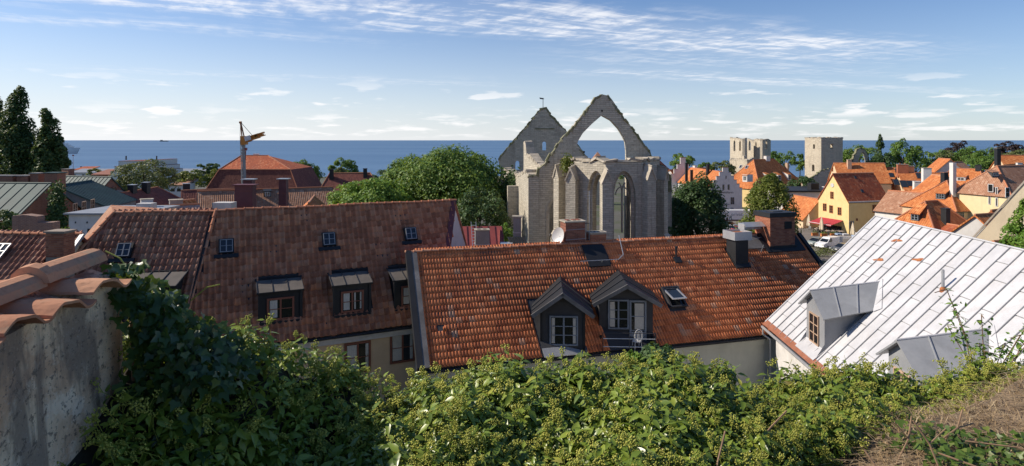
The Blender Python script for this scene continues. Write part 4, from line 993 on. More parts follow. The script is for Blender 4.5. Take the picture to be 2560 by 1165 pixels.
    for px, d, dr, wd, ze, dep in bt:
        o = Vector(((px-1280)/F*d, d, 0)); out_ = Vector((dr[0], dr[1], 0)).normalized(); X = Vector((-out_.y, out_.x, 0)); X = X if X.x > 0 else -X
        prof = [(-wd/2, 0), (-wd/2, ze), (0, ze+1.15), (wd/2, ze), (wd/2, 0)]
        b = MB().wall(prof, [], o-out_*.3, X, out_, dep+.3).build('buttress', L, t)
        MB().obox(o, X, out_, UP, -wd/2-.06, wd/2+.06, -.2, dep+.35, 0, 7.6).build('buttress_foot', L, b)
        MB().slab([o+X*(-wd/2-.07)+UP*8.15+out_*(dep-.05), o+X*(wd/2+.07)+UP*8.15+out_*(dep-.05), o+X*(wd/2+.07)+UP*7.62+out_*(dep+.42), o+X*(-wd/2-.07)+UP*7.62+out_*(dep+.42)], (out_*.5+UP).normalized(), .12).build('ledge', MT['pale_stone'], b)
        for s_ in (-1, 1):
            g = [o+out_*(dep+.1)+UP*(ze+1.22), o-out_*.1+UP*(ze+1.45), o-out_*.1+X*s_*(wd/2+.1)+UP*(ze+.12), o+out_*(dep+.1)+X*s_*(wd/2+.1)+UP*(ze-.08)]
            n = (g[3]-g[0]).cross(g[1]-g[0]).normalized(); n = n if n.z > 0 else -n
            MB().slab(g, n, .12).build('gablet', MT['pale_stone'], b)
    # --- west gable behind
    D2 = 92.0; c2 = lambda px, py: q(px, py, D2)
    wg = [(1245, 397), (1266, 373), (1296, 338), (1325, 305), (1351, 272), (1366, 270), (1381, 292), (1411, 324), (1440, 358), (1474, 401), (1490, 425)]
    o2 = [(c2(1252, 0)[0], 0.0), c2(1252, 430)]+jag([c2(*p) for p in wg], .6, .08)+[(c2(1490, 0)[0], 0.0)]
    h1 = arch(c2(1361, 0)[0], c2(0, 376)[1], c2(0, 358)[1], .62, c2(0, 354)[1]); h2 = arch(c2(1293.5, 0)[0], c2(0, 425)[1], c2(0, 408)[1], .6, c2(0, 402)[1])
    west = MB().wall(o2, [h1, h2], Vector((0, D2, 0)), XA, YA, 1.1).build('west_gable', L, t)
    coping(west, [Vector((c2(*p)[0], D2, c2(*p)[1])) for p in wg], 1.1, YA, .5, .26, None, -.06)
    x, z = c2(1361, 322); MB().box(x-1.4, x+1.5, D2-.1, D2-.005, z-.06, z+.1).build('string_course', MT['moss_stone'], west)
    x, z = c2(1358, 268); vn = MB().tube((x, D2+.5, z-.8), (x, D2+.5, z+1.45), .045, n=6).build('vane_rod', MT['dark_steel'], west)
    MB().poly([(x, D2+.5, z+1.2), (x-.5, D2+.45, z+1.28), (x-.55, D2+.45, z+1.5), (x, D2+.5, z+1.42)]).poly([(x+.02, D2+.52, z+1.2), (x+.2, D2+.52, z+1.3), (x+.02, D2+.52, z+1.4)]).build('vane', MT['dark_steel'], vn, fix=False)
    # --- nave wall on the sunny side and the broken inner wall
    def seg(pa, pb, prof, th, name, holes=(), mat=L, cop=ST_PALE):
        a = Vector(((pa[0]-1280)/F*pa[1], pa[1], 0)); b = Vector(((pb[0]-1280)/F*pb[1], pb[1], 0)); X = (b-a).normalized(); Y = Vector((-X.y, X.x, 0))
        Y = Y if Y.x > 0 else -Y
        ln = (b-a).length; pr = [(s*ln, z) for s, z in prof]
        w_ = MB().wall([(0, 0)]+jag(pr, .7, .1)+[(ln, 0)], holes, a, X, Y, th).build(name, mat, t)
        coping(w_, [a+X*s+UP*z for s, z in pr], th, Y, .7, .3, cop); return w_, a, X, Y, ln
    w_, a, X, Y, ln = seg((1321, 62.6), (1259, 91), [(0, 13.3), (.12, 13.6), (.3, 12.9), (.6, 12.6), (1, 12.6)], 1.1, 'nave_wall')
    for s, wd in ((.33, 1.0), (.66, 1.0), (.97, 1.0)):
        MB().wall([(-.5, 0), (-.5, 11.6), (.5, 11.6), (.5, 0)], [], a+X*(s*ln), X, -Y, 1.25).build('buttress', L, w_)
    seg((1352, 62.9), (1309, 70), [(0, 14.2), (.3, 14.6), (.62, 15.2), (.82, 15.4), (.93, 16.6), (1.0, 16.65)], .9, 'inner_wall')
    seg((1440, 63.2), (1474, 91), [(0, 14.0), (.3, 13.2), (.6, 12.8), (1, 13.6)], 1.0, 'nave_wall')
    seg((1655, 63.2), (1560, 91), [(0, 13.2), (.4, 12.8), (1, 12.6)], 1.0, 'nave_wall')
    return t
church()
# ---------------------------------------------------------------- town houses
class House:
    def __init__(s, name, label, A, B, hw, pitch, roofm, wallm, base=None, hipA=0.0, hipB=0.0, ov=0.3, flip=False, cat='house', yaw=None, length=None, side='near', ridgem='ridge_tile', group=None):
        A = Vector(A)
        if yaw is not None: B = A+Vector((math.cos(math.radians(yaw)), math.sin(math.radians(yaw)), 0))*length
        B = Vector(B); z = (A.z+B.z)/2; A.z = B.z = z
        s.R = R = Roof(A, B, pitch, flip); s.Rb = Rb = Roof(A, B, pitch, not flip)
        mid = (A+B)/2; s.base = zt(mid.y)-.3 if base is None else base
        s.t = t = thing(name, label, cat, (mid.x, mid.y, s.base), group); s.hw = hw
        L = R.len; uA, uB = -hipA, L+hipB; s.uA, s.uB = uA, uB; wi = hw-ov; s.wi = wi; zE = R.hz(hw); s.zE = zE; s.L = L
        c = lambda u, h, zz: Vector(((A+R.U*u+R.nh*h).x, (A+R.U*u+R.nh*h).y, zz)); s.c = c
        iA, iB = (uA+ov if hipA else 0), (uB-ov if hipB else L)
        s.iA, s.iB = iA, iB
        zw = R.hz(wi)-.05
        m = MB()
        for a, b in (((iA, wi), (iB, wi)), ((iB, wi), (iB, -wi)), ((iB, -wi), (iA, -wi)), ((iA, -wi), (iA, wi))): m.poly([c(*a, s.base), c(*b, s.base), c(*b, zw), c(*a, zw)])
        for u, hp in ((iA, hipA), (iB, hipB)):
            if not hp: m.poly([c(u, wi, zw), c(u, -wi, zw), c(u, 0, z-.08)])
        m.build('wall', MT[wallm], t, fix=False)
        oA, oB = (uA if hipA else -.22), (uB if hipB else L+.22); rA, rB = (0 if hipA else -.22), (L if hipB else L+.22)
        for q in (R, Rb):
            MB().slab([q.pt(rA, 0), q.pt(rB, 0), q.pt(oB, hw), q.pt(oA, hw)], q.N, .12).build('roof', MT[roofm], t)
            MB().tube(q.pt(oA, hw+.05, -.08), q.pt(oB, hw+.05, -.08), .06, n=6).build('gutter', MT['dark_steel'], t)
        for u, uu, hp in ((0, uA, hipA), (L, uB, hipB)):
            if hp:
                e1, e2 = R.pt(uu, hw), Rb.pt(uu, hw); ap = c(u, 0, z); n = (e1-ap).cross(e2-ap).normalized(); n = n if n.z > 0 else -n
                MB().slab([ap, e1, e2], n, .12).build('roof', MT[roofm], t)
                for e in (e1, e2): MB().tube(ap+UP*.02, e+UP*.02, .11, n=6).build('hip_ridge', MT[ridgem], t)
        MB().tube(c(rA, 0, z+.02), c(rB, 0, z+.02), .11, n=6).build('ridge', MT[ridgem], t)
    def face(s, f):
        R = s.R
        return {'f': (R.nh, R.U, s.c(0, s.wi, 0)), 'A': (-R.U, R.nh, s.c(s.iA, 0, 0)), 'B': (R.U, -R.nh, s.c(s.iB, 0, 0))}[f]
    def win(s, f, px, py, w, h, fm='wood_white', cols=2, rows=2, panes=False, **k):
        n, X, o = s.face(f); p = hit(px, py, o, n); return window(s.t, p+n*.01, X, n, w, h, MT[fm], cols, rows, .09, .06, proud=.06, panes=panes, **k)
    def light(s, px, py, w=.8, h=1.1):
        p = s.R.hit(px, py)+s.R.N*.06; f = MB().obox(p, s.R.U, s.R.V, s.R.N, -w/2, w/2, -h/2, h/2, -.06, .08).build('skylight', MT['dark_steel'], s.t)
        MB().obox(p, s.R.U, s.R.V, s.R.N, -w/2+.07, w/2-.07, -h/2+.07, h/2-.07, .075, .088).build('pane', MT['sky_glass'], f); return f
    def dormer(s, px, py, w=1.2, h=1.2, roofm='roof_orange', wallm='wood_white', pitch=18, fm='wood_white', R=None, cols=2):
        """small shed dormer; the pixel is the foot of its front"""
        R = R or s.R; u, hd = R.uhp(px, py); Q = R.pt(u, hd); tp = math.tan(math.radians(pitch)); ts = h/(R.tan-tp); m = MB()
        a, b = Q-R.U*w/2, Q+R.U*w/2
        m.poly([a-UP*.2, b-UP*.2, b+UP*h, a+UP*h])
        for p in (a, b): m.poly([p-UP*.2, p+UP*h, p+UP*(h+ts*tp)-R.nh*ts])
        d = m.build('dormer', MT[wallm], s.t, fix=False); sl = (-R.nh+UP*tp).normalized(); nn = R.U.cross(sl); nn = nn if nn.z > 0 else -nn
        MB().obox(Q+UP*(h+.06)+R.nh*.15, R.U, sl, nn, -w/2-.12, w/2+.12, 0, ts/math.cos(math.radians(pitch))+.3, -.07, 0).build('dormer_roof', MT[roofm], d)
        window(d, Q+UP*h*.5+R.nh*.01, R.U, R.nh, w*.78, h*.78, MT[fm], cols, 2, .08, .05, panes=False)
        return d
    def chimney(s, p, w, d, h, mat='brick', cap='pale_stone', sink=1.2, ch=.08, co=.06, flues=0):
        R = s.R; p = Vector(p); c = MB().obox(p, R.U, R.nh, UP, -w/2, w/2, -d/2, d/2, -sink, h).build('chimney', MT[mat], s.t)
        MB().obox(p, R.U, R.nh, UP, -w/2-co, w/2+co, -d/2-co, d/2+co, h+.002, h+ch).build('cap', MT[cap], c)
        for i in range(flues): MB().obox(p+R.U*(w*((i+.5)/flues-.5)), R.U, R.nh, UP, -.12, .12, -.12, .12, h+ch, h+ch+.25).build('flue', MT[mat], c)
        return c
    def chim(s, px, py, u_hd=None, w=.8, d=.6, h=1.2, D=None, **k):
        """chimney whose foot shows at a pixel on the near slope"""
        p = s.R.hit(px, py) if D is None else P(px, py, D); return s.chimney(p, w, d, h, **k)
H = House
G_ = 'houses of the old town'
# --- right: market square side
yel = H('gable_house', 'bright yellow gabled house with orange window frames beside the red awning', P(2083, 434, 126), None, 4.05, 54, 'roof_red', 'yellow', base=-2, yaw=17, length=10.4, ov=.12)
for px, py in ((2062, 518), (2078, 523), (2099, 528)): yel.win('A', px, py, .95, 1.6, 'wood_orange', 2, 3)
yel.win('A', 2080, 488, .85, 1.5, 'wood_orange', 2, 3)
yel.win('f', 2186, 522, 1.05, 1.6, 'wood_orange', 2, 2); yel.win('f', 2142, 549, .45, .5, 'wood_red', 1, 1); yel.win('f', 2128, 562, 1.2, 1.5, 'wood_grey', 2, 2)
n_, X_, o_ = yel.face('A'); p_ = hit(2081, 463, o_, n_)
MB().tube(p_, p_+n_*.1, .42, n=16).build('round_plaque', MT['cornice'], yel.t)
MB().obox(yel.c(0, yel.wi, 0), yel.R.U, yel.R.nh, UP, 0, yel.L, .004, .12, yel.zE-.15, yel.zE+.18).build('cornice', MT['cornice'], yel.t)
yel.light(2155, 478, .6, .7); yel.light(2138, 444, .5, .6)
low = H('low_house', 'low cream house with orange roof and two black arched dormers', P(1986, 486, 141), P(2050, 500, 131.5), 4.2, 47, 'roof_orange', 'cream', base=-2, flip=True, ov=.3)
low = low if low.R.nh.x < 0 else low
for px, py in ((2017, 517), (2041, 523)): low.dormer(px, py+1, 1.25, 1.5, 'black_sheet', 'dark_board', 12, 'wood_white')
low.win('f', 2037, 558, 1.4, 1.6, 'wood_white', 2, 2) if low.R.nh.x < 0 else None
# big hipped orange house
big = H('hipped_house', 'large hipped orange roof house with a row of dormers, behind the stepped gable', P(1884, 399, 186), None, 7.1, 50, 'roof_orange', 'yellow', base=-3, yaw=32, length=10.0, hipA=6.7, hipB=6.7, ov=.4)
for px in (1924, 1949, 1974): big.dormer(px, 453-(px-1924)*.06, 1.5, 1.7, 'roof_orange', 'white', 22)
for px, py in ((1862, 452),):
    q = P(px, py, 178.0); U_ = big.R.nh*-1; window_n = -big.R.U
    d = MB().obox(q, big.R.nh, -big.R.U, UP, -.8, .8, -2.6, .0, -.3, 1.8).build('dormer', MT['white'], big.t)
    MB().slab([q+big.R.nh*-.85-big.R.U*.15+UP*1.62, q+big.R.nh*.85-big.R.U*.15+UP*1.62, q+big.R.nh*.85+big.R.U*2.8+UP*2.9, q-big.R.nh*.85+big.R.U*2.8+UP*2.9], UP, .1).build('dormer_roof', MT['roof_orange'], d)
    window(d, q+UP*.75-big.R.U*.02, big.R.nh, -big.R.U, 1.0, 1.2, MT['wood_white'], 2, 2, .09, .06, panes=False)
apx = big.c(0, 0, big.R.A.z); e1, e2 = big.R.pt(big.uA, 7.1), big.Rb.pt(big.uA, 7.1); hn = (e1-apx).cross(e2-apx).normalized(); hn = hn if hn.z > 0 else -hn
hV = (UP-hn*hn.z).normalized(); hU = big.R.nh
for px, py in ((1852, 417), (1867, 418)):
    p = hit(px, py, apx, hn)+hn*.06; f = MB().obox(p, hU, hV, hn, -.45, .45, -.6, .6, -.05, .1).build('skylight', MT['galv'], big.t)
    MB().obox(p, hU, hV, hn, -.36, .36, -.5, .5, .095, .108).build('pane', MT['sky_glass'], f)
big.chimney(big.c(6.5, 0, big.R.A.z-.3), 1.9, 1.0, 1.3, 'white'); big.chimney(big.c(13, 2.5, big.R.A.z-3.6), .8, .8, 2.4, 'pinkish')
for px in (1878, 1893): 
    p = hit(px, 483, big.c(big.iA, 0, 0), -big.R.U); window(big.t, p-big.R.U*.01, big.R.nh, -big.R.U, 1.0, 1.7, MT['wood_white'], 2, 3, .1, .06, panes=False)
big.win('f', 1985, 478, 1.1, 1.6); big.win('f', 1950, 480, 1.1, 1.6)

# --- stepped gable house with its name on the front
def stepped(t, steps, d, wallm, th=.5, base=-2.3, holes=()):
    """steps: list of (px0, px1, py) from left to right"""
    k = d/F; pts = [((steps[0][0]-1280)*k, base)]
    for a, b, y in steps: pts += [((a-1280)*k, EYE-(y-HY)*k), ((b-1280)*k, EYE-(y-HY)*k)]
    pts.append(((steps[-1][1]-1280)*k, base))
    w_ = MB().wall(pts, holes, Vector((0, d, 0)), XA, YA, th).build('stepped_gable', MT[wallm], t)
    for a, b, y in steps:
        MB().box((a-1280)*k-.05, (b-1280)*k+.05, d-.06, d+th+.06, EYE-(y-HY)*k+.003, EYE-(y-HY)*k+.09).build('step_cap', MT['roof_dark'], w_)
    return w_
def text_mesh(s, size, mat, parent, o, X, Z, name='lettering', ext=.012, shear=0.0, sx=1.0):
    cu = bpy.data.curves.new('text', 'FONT'); cu.body = s; cu.size = size; cu.extrude = ext; cu.align_x = 'CENTER'; cu.align_y = 'CENTER'; cu.shear = shear
    tmp = bpy.data.objects.new('text', cu); C.objects.link(tmp); bpy.context.view_layer.update()
    me = bpy.data.meshes.new_from_object(tmp.evaluated_get(bpy.context.evaluated_depsgraph_get())); bpy.data.objects.remove(tmp)
    me.materials.clear(); me.materials.append(mat); ob = put(me, name, parent, mat4(o, X*sx, Z, X.cross(Z))); return ob
def gute():
    d = 150.0; k = d/F
    st = [(1777, 1784, 462), (1784, 1791, 451), (1792, 1799, 441), (1799, 1807, 430), (1807, 1821, 419), (1821, 1828, 431), (1828, 1835, 440), (1835, 1842, 450), (1842, 1849, 460), (1849, 1855.5, 470)]
    st = [(a if i == 0 else st[i-1][1], b, y) for i, (a, b, y) in enumerate(st)]
    A = Vector(((1815-1280)*k, d+.55, EYE-(431-HY)*k)); 
    h = H('stepped_gable_house', 'grey-white stepped gable house with its name lettered in black on the front', A, A+Vector((-.84, 26, 0)), 4.0, 47, 'roof_orange', 'grey_white', base=-2.3, ov=.25)
    w_ = stepped(h.t, st, d, 'grey_white')
    q = lambda px, py: Vector(((px-1280)*k, d-.01, EYE-(py-HY)*k))
    for px, py, a, b in ((1808.5, 468, .46, 1.3), (1821.5, 468, .46, 1.3)): window(h.t, q(px, py), XA, -YA, a, b, MT['dark_steel'], 1, 2, .06, .04, panes=False)
    window(h.t, q(1815, 443), XA, -YA, .22, .75, MT['dark_steel'], 1, 1, .04, .03, panes=False)
    for px in (1799, 1831): window(h.t, q(px, 502), XA, -YA, .9, 1.8, MT['wood_grey'], 2, 3, .07, .05, panes=False)
    text_mesh('Gutekällaren', .78, MT['dark_steel'], w_, q(1815, 481)-YA*.01, XA, UP, sx=.92)
    MB().obox(q(1815, 511), XA, -YA, UP, -.85, .85, .005, .03, -.10, .06).obox(q(1815, 511), XA, -YA, UP, -.22, .22, .005, .03, .06, .24).build('ornament', MT['wood_grey'], w_)
    for px in (1815, 1830):
        ar_ = arch(0, 0, .55, 1.1, 1.1); o = q(px, 530)
        MB().wall(ar_, [], o, XA, -YA, .03).build('arched_door', MT['wood_grey'], w_)
    for px, py, hh, ww in ((1769.5, 436, 2.6, 1.1), (1716, 443, 3.8, .75), (1729, 446, 2.2, .6)):
        D_ = {1769.5: 160, 1716: 167, 1729: 164}[px]; p = P(px, py, D_); c = h.chimney(p, ww, .6, hh, 'black_sheet', 'black_sheet')
    d2 = 177.0; st2 = [(1677, 1685, 435), (1685, 1693, 423), (1693, 1701, 411), (1701, 1714, 394), (1714, 1722, 411), (1722, 1730, 423), (1730, 1738, 435)]
    w2 = stepped(h.t, st2, d2, 'white', .5, -2.5)
gute()
H('town_house', 'small orange roof house partly hidden behind the church ruin', P(1674, 424, 200), P(1700, 423, 204), 4, 42, 'roof_orange', 'white', yaw=None)
H('town_house', 'house with white chimney and orange roof behind the stepped gable roofs', P(1722, 419, 190), P(1770, 421, 194), 4, 42, 'roof_orange', 'white').chim(1737, 422, w=.9, d=.9, h=1.0, mat='white', D=191)
H('town_house', 'far red roofed house peeping over the ruin wall', P(1640, 402, 240), P(1650, 402, 246), 5, 42, 'roof_red', 'white')
fl = thing('flat_roof_building', 'flat roofed grey building between the big tree and the yellow house', 'building', (78, 158, -3))
MB().box(68, 86, 152, 166, -3, 4.0).build('wall', MT['grey_white'], fl); MB().box(67.6, 86.4, 151.6, 166.4, 4.0, 4.4).build('flat_roof', MT['black_sheet'], fl); MB().box(76, 78, 155, 157, 4.4, 6.0).build('vent', MT['black_sheet'], fl); MB().box(79.5, 84, 154, 156.5, 4.4, 5.1).build('roof_light', MT['steel_white'], fl)
# --- orange roofs right of the yellow house
r1 = H('town_house', 'orange roof house with pale gable in front of the square tower', P(2086, 407, 152), None, 5.2, 42, 'roof_orange', 'cream', yaw=-12, length=11, ov=.2)
r1.win('A', 2082, 424, .8, 1.0, 'wood_orange', 1, 2); r1.chim(2123, 419, w=.9, d=.9, h=1.9, mat='pinkish')
r2 = H('town_house', 'long orange roof with many skylights behind the yellow house', P(2125, 418, 158), None, 9.0, 36, 'roof_orange', 'cream', yaw=-20, length=13, ov=.3)
for px, py, w_, h_ in ((2199, 430, .9, 1.4), (2228, 438, 1.0, 1.6), (2220, 460, 1.1, 2.2), (2193, 450, .7, .9), (2212, 485, 1.0, 1.2), (2126, 428, .7, 1.0)): r2.light(px, py, w_, h_)
r2.chim(2170, 427, w=.8, d=.7, h=1.0, mat='brick'); r2.chim(2206, 424, w=1.2, d=.8, h=1.6, mat='brick'); r2.chim(2241, 430, w=.5, d=.5, h=.9, mat='dark_steel')
r3 = H('town_house', 'orange roof house with a row of tall skylights and twin brick chimneys', P(2247, 431, 146), None, 9.5, 36, 'roof_orange', 'cream', yaw=-18, length=9.5, ov=.3)
for px, py, w_, h_ in ((2241, 456, 1.2, 2.0), (2259, 460, 1.3, 2.4), (2280, 459, 2.0, 1.9), (2298, 440, 1.1, 1.9)): r3.light(px, py, w_, h_)
r3.chim(2256, 431, w=2.2, d=1.2, h=1.9, mat='brick_piece', D=146, flues=2); r3.chim(2276, 431, w=1.4, d=1.0, h=1.5, mat='brick_piece', D=147)
c_ = r3.chim(2316, 455, w=1.5, d=1.4, h=2.9, mat='white', D=128, sink=6)
r3.chim(2292, 481, w=1.2, d=1.2, h=2.2, mat='white', D=124, cap='white', sink=5)
r4 = H('town_house', 'weathered orange roof house with white walls above the metal roof ridge', P(2223, 476, 109), P(2318, 484, 103), 4.1, 40, 'roof_weathered', 'white', ov=.25)
r5 = H('hipped_house', 'pyramid roofed orange house with buff wall and two grey windows', P(2367, 452, 97.5), None, 4.6, 43, 'roof_orange', 'cream', yaw=20, length=.6, hipA=4.5, hipB=4.5)
r5.win('f', 2404, 540, .9, 1.4, 'wood_grey', 2, 3); r5.win('f', 2427, 537, .9, 1.4, 'wood_grey', 2, 3)
a_ = r5.c(0, 0, r5.R.A.z); e1, e2 = r5.R.pt(r5.uA, 4.6), r5.Rb.pt(r5.uA, 4.6); hn = (e1-a_).cross(e2-a_).normalized(); hn = hn if hn.z > 0 else -hn
def hip_dormer(h, px, py, w, hh, dep, cols):
    p = hit(px, py, a_, hn); X, n = h.R.nh, -h.R.U
    d = MB().obox(p, X, n, UP, -w/2, w/2, -dep, 0, -.2, hh).build('dormer', MT['dark_board'], h.t)
    MB().slab([p-X*(w/2+.2)+n*.2+UP*(hh+.02), p+X*(w/2+.2)+n*.2+UP*(hh+.02), p+X*(w/2+.1)-n*(dep+.3)+UP*(hh+1.1), p-X*(w/2+.1)-n*(dep+.3)+UP*(hh+1.1)], (UP+n*.5).normalized(), .1).build('dormer_roof', MT['roof_orange'], d)
    window(d, p+UP*hh*.5+n*.01, X, n, w*.85, hh*.8, MT['wood_grey'], cols, 2, .07, .06, panes=False)
hip_dormer(r5, 2351, 498, 1.5, .95, 1.4, 3)
r6 = H('hipped_house', 'small hipped orange house with a black chimney, close behind the metal roof', P(2312, 504, 73), None, 3.4, 46, 'roof_orange', 'cream', yaw=22, length=2.2, hipA=3.1, hipB=3.1)
a_ = r6.c(0, 0, r6.R.A.z); e1, e2 = r6.R.pt(r6.uA, 3.4), r6.Rb.pt(r6.uA, 3.4); hn = (e1-a_).cross(e2-a_).normalized(); hn = hn if hn.z > 0 else -hn
hip_dormer(r6, 2287, 552, 1.0, .85, 1.0, 2)
r6.chim(2364, 552, w=.75, d=.6, h=1.4, mat='black_sheet', cap='black_sheet', D=71)
H('town_house', 'low orange roof behind the small hipped house with the black chimney', P(2372, 560, 70), P(2410, 568, 68), 2.0, 30, 'roof_red', 'cream')
r7 = H('town_house', 'small bright orange roof tucked against the cream gable wall', P(2440, 537, 62), P(2484, 534, 63), 3.0, 40, 'roof_orange', 'grey_white')
H('town_house', 'steep orange roof end rising behind the cream gable wall', P(2480, 523, 66), P(2520, 524, 68), 2.4, 45, 'roof_orange', 'white')
# house with rounded corner and tall white chimney
r8 = H('corner_house', 'tall cream corner house with canted walls and narrow windows', P(2492, 415, 92), None, 4.6, 43, 'roof_weathered', 'pale_yellow', yaw=16, length=9, hipA=3.4)
n_, X_, o_ = r8.face('A')
for px, py, w_, h_ in ((2477, 470, .8, 1.2), (2492, 478, .35, 1.2), (2474, 500, .35, 1.3), (2492, 505, .35, 1.3)): r8.win('A', px, py, w_, h_, 'grey_white', 1, 1)
r8.win('f', 2518, 481, .8, 1.4, 'wood_white', 1, 2)
pc = r8.c(r8.iA-.5, -r8.wi+.3, 0); MB().obox(pc, r8.R.U, r8.R.nh, UP, -.35, .35, -.3, .3, r8.base, EYE-(408-HY)*93/F).build('tall_chimney', MT['white'], r8.t)
r8.dormer(2489, 441, 1.2, .6, 'roof_weathered', 'dark_board', 14)
r9 = H('town_house', 'wide orange roof with black end chimney near the purple beech', P(2497, 388, 150), P(2600, 389, 148), 5.0, 40, 'roof_orange', 'cream')
r9.chim(2494, 412, w=.8, d=1.4, h=4.0, mat='black_sheet', cap='pale_stone', D=147); r9.chim(2548, 418, w=1.0, d=.8, h=1.0, mat='white', D=143)
r10 = H('town_house', 'orange roof house with grey stone gable below the green trees', P(2347, 396, 165), P(2376, 397, 158), 5.2, 44, 'roof_orange', 'grey_white', flip=True)
r11 = H('hipped_house', 'hipped orange house with two shed dormers between trees and pyramid roof', P(2380, 420, 132), P(2450, 424, 128), 6.2, 40, 'roof_orange', 'white', hipA=3, hipB=3)
r11.dormer(2402, 452, 1.6, .8, 'roof_orange', 'white', 14); r11.dormer(2450, 460, 2.0, 1.0, 'roof_orange', 'white', 14); r11.chim(2446, 425, w=.9, d=.7, h=1.0, mat='black_sheet', cap='black_sheet')
H('town_house', 'orange roof with small brick chimney in front of the trees', P(2330, 437, 120), P(2368, 440, 116), 5, 38, 'roof_orange', 'cream', flip=False).chim(2361, 458, w=1.0, d=.8, h=2.0, mat='black_sheet', cap='brick')
H('dark_roofed_house', 'house with dark slate-coloured roof and white parapet beside the pyramid roof', P(2418, 477, 104), P(2462, 477, 106), 3.6, 50, 'black_sheet', 'white')
H('town_house', 'distant orange roof between the leafy trees', P(2385, 404, 190), P(2405, 404, 192), 4, 40, 'roof_weathered', 'pinkish')
# cream gable wall at the right edge
def cream_gable():
    t = thing('gable_house', 'cream plastered gable wall with bare verge at the edge of town', 'house', (35, 47, 0)); MT['gable_plaster'] = M('blotched_cream_plaster', (0.70, 0.60, 0.42), (0.62, 0.52, 0.36), stain=.5, stain_col=(0.50, 0.42, 0.30), scale=.5, bump=.3, fine=.3)
    Y = Vector((.70, .71, 0)).normalized(); X = Vector((Y.y, -Y.x, 0)); o = P(2433, 600, 46.0); o.z = 0; g = lambda px, py: ((hit(px, py, o, Y)-o).dot(X), hit(px, py, o, Y).z)
    l, e = g(2433, 600), g(2560, 459); f = 1.55; apx = (l[0]+(e[0]-l[0])*f, l[1]+(e[1]-l[1])*f); r = (2*apx[0]-l[0], l[1])
    MB().wall([(l[0], 0), l, apx, r, (r[0], 0)], [], o, X, Y, .5).build('wall', MT['gable_plaster'], t)
    for s_, q in ((-1, l), (1, r)):
        a, b = o+X*apx[0]+UP*(apx[1]+.02), o+X*(q[0]+s_*.3)+UP*(q[1]-.3); n = (b-a).cross(Y).normalized(); n = n if n.z > 0 else -n
        MB().slab([a+Y*.3-n*.08, b+Y*.3-n*.08, b+Y*8-n*.08, a+Y*8-n*.08], n, .15).build('roof', MT['roof_red'], t)
        MB().slab([a-Y*.06+n*.09, b-Y*.06+n*.09, b+Y*.55+n*.09, a+Y*.55+n*.09], n, .11).build('verge_band', MT['pale_stone'], t)
    for px, py in ((2500, 592), (2536, 532)):
        p = hit(px, py, o, Y); MB().tube(p, p-Y*.3+X*.15, .02, n=5).build('wall_anchor', MT['dark_steel'], t)
cream_gable()
dk = H('town_house', 'dark red roof corner by the tree below the cream gable wall', P(2488, 606, 40), P(2560, 597, 41), 2.6, 35, 'roof_red', 'cream')

# --- medieval ruins far right
def ruin_apse():
    t = thing('ruined_apse', 'tall broken apse of pale stone with slender pointed windows', 'church ruin', (94, 245, -7)); L = MT['tower_stone']
    V = [(1825, 246), (1842, 237), (1863, 236), (1878, 214)]; k = lambda px, d: Vector(((px-1280)/F*d, d, 0))
    tops = [(346, 347, 346), (347, 348, 347), (348, 352, 349)]
    def seg(pa, pb, ytops, wins, base=-8.0, th=.9):
        a, b = k(*pa), k(*pb); X = (b-a).normalized(); Y = Vector((-X.y, X.x, 0)); Y = Y if Y.y > 0 else -Y; ln = (b-a).length
        n = len(ytops)-1; d = (pa[1]+pb[1])/2; pr = [(ln*i/n, EYE-(y-HY)/F*d) for i, y in enumerate(ytops)]
        hs = []
        for px, y0, y1, w in wins:
            x = (hit(px, 380, a, Y)-a).dot(X); hs.append(arch(x, EYE-(y1-HY)/F*d, EYE-(y0+7-HY)/F*d, w, EYE-(y0-HY)/F*d))
        w_ = MB().wall([(0, base)]+jag(pr, .8, .25)+[(ln, base)], hs, a, X, Y, th).build('wall', L, t)
        coping(w_, [a+X*s+UP*z for s, z in pr], th, Y, .9, .5, ST_PALE); return w_
    seg((1825, 248), (1862, 237), [345, 346, 347, 350, 347], [(1836, 351, 378, 1.4), (1850, 352, 377, 1.3)])
    seg((1862, 237), (1868, 244), [348, 352, 356], [])
    seg((1868, 255), (1886, 251), [348, 350, 352, 356], [(1874, 352, 376, 1.2)])
    seg((1884, 241), (1906, 235), [350, 348, 349, 349, 352], [(1890, 354, 372, .9)])
    seg((1906, 235), (1927, 241), [350, 350, 348, 352], [(1916, 350, 372, 1.6)])
    seg((1824, 235), (1868, 225), [400, 399, 398, 400], [(1858, 388, 399, 1.2)])
    seg((1868, 225), (1926, 232), [402, 395, 402, 410, 416], [])
    return t
ruin_apse()
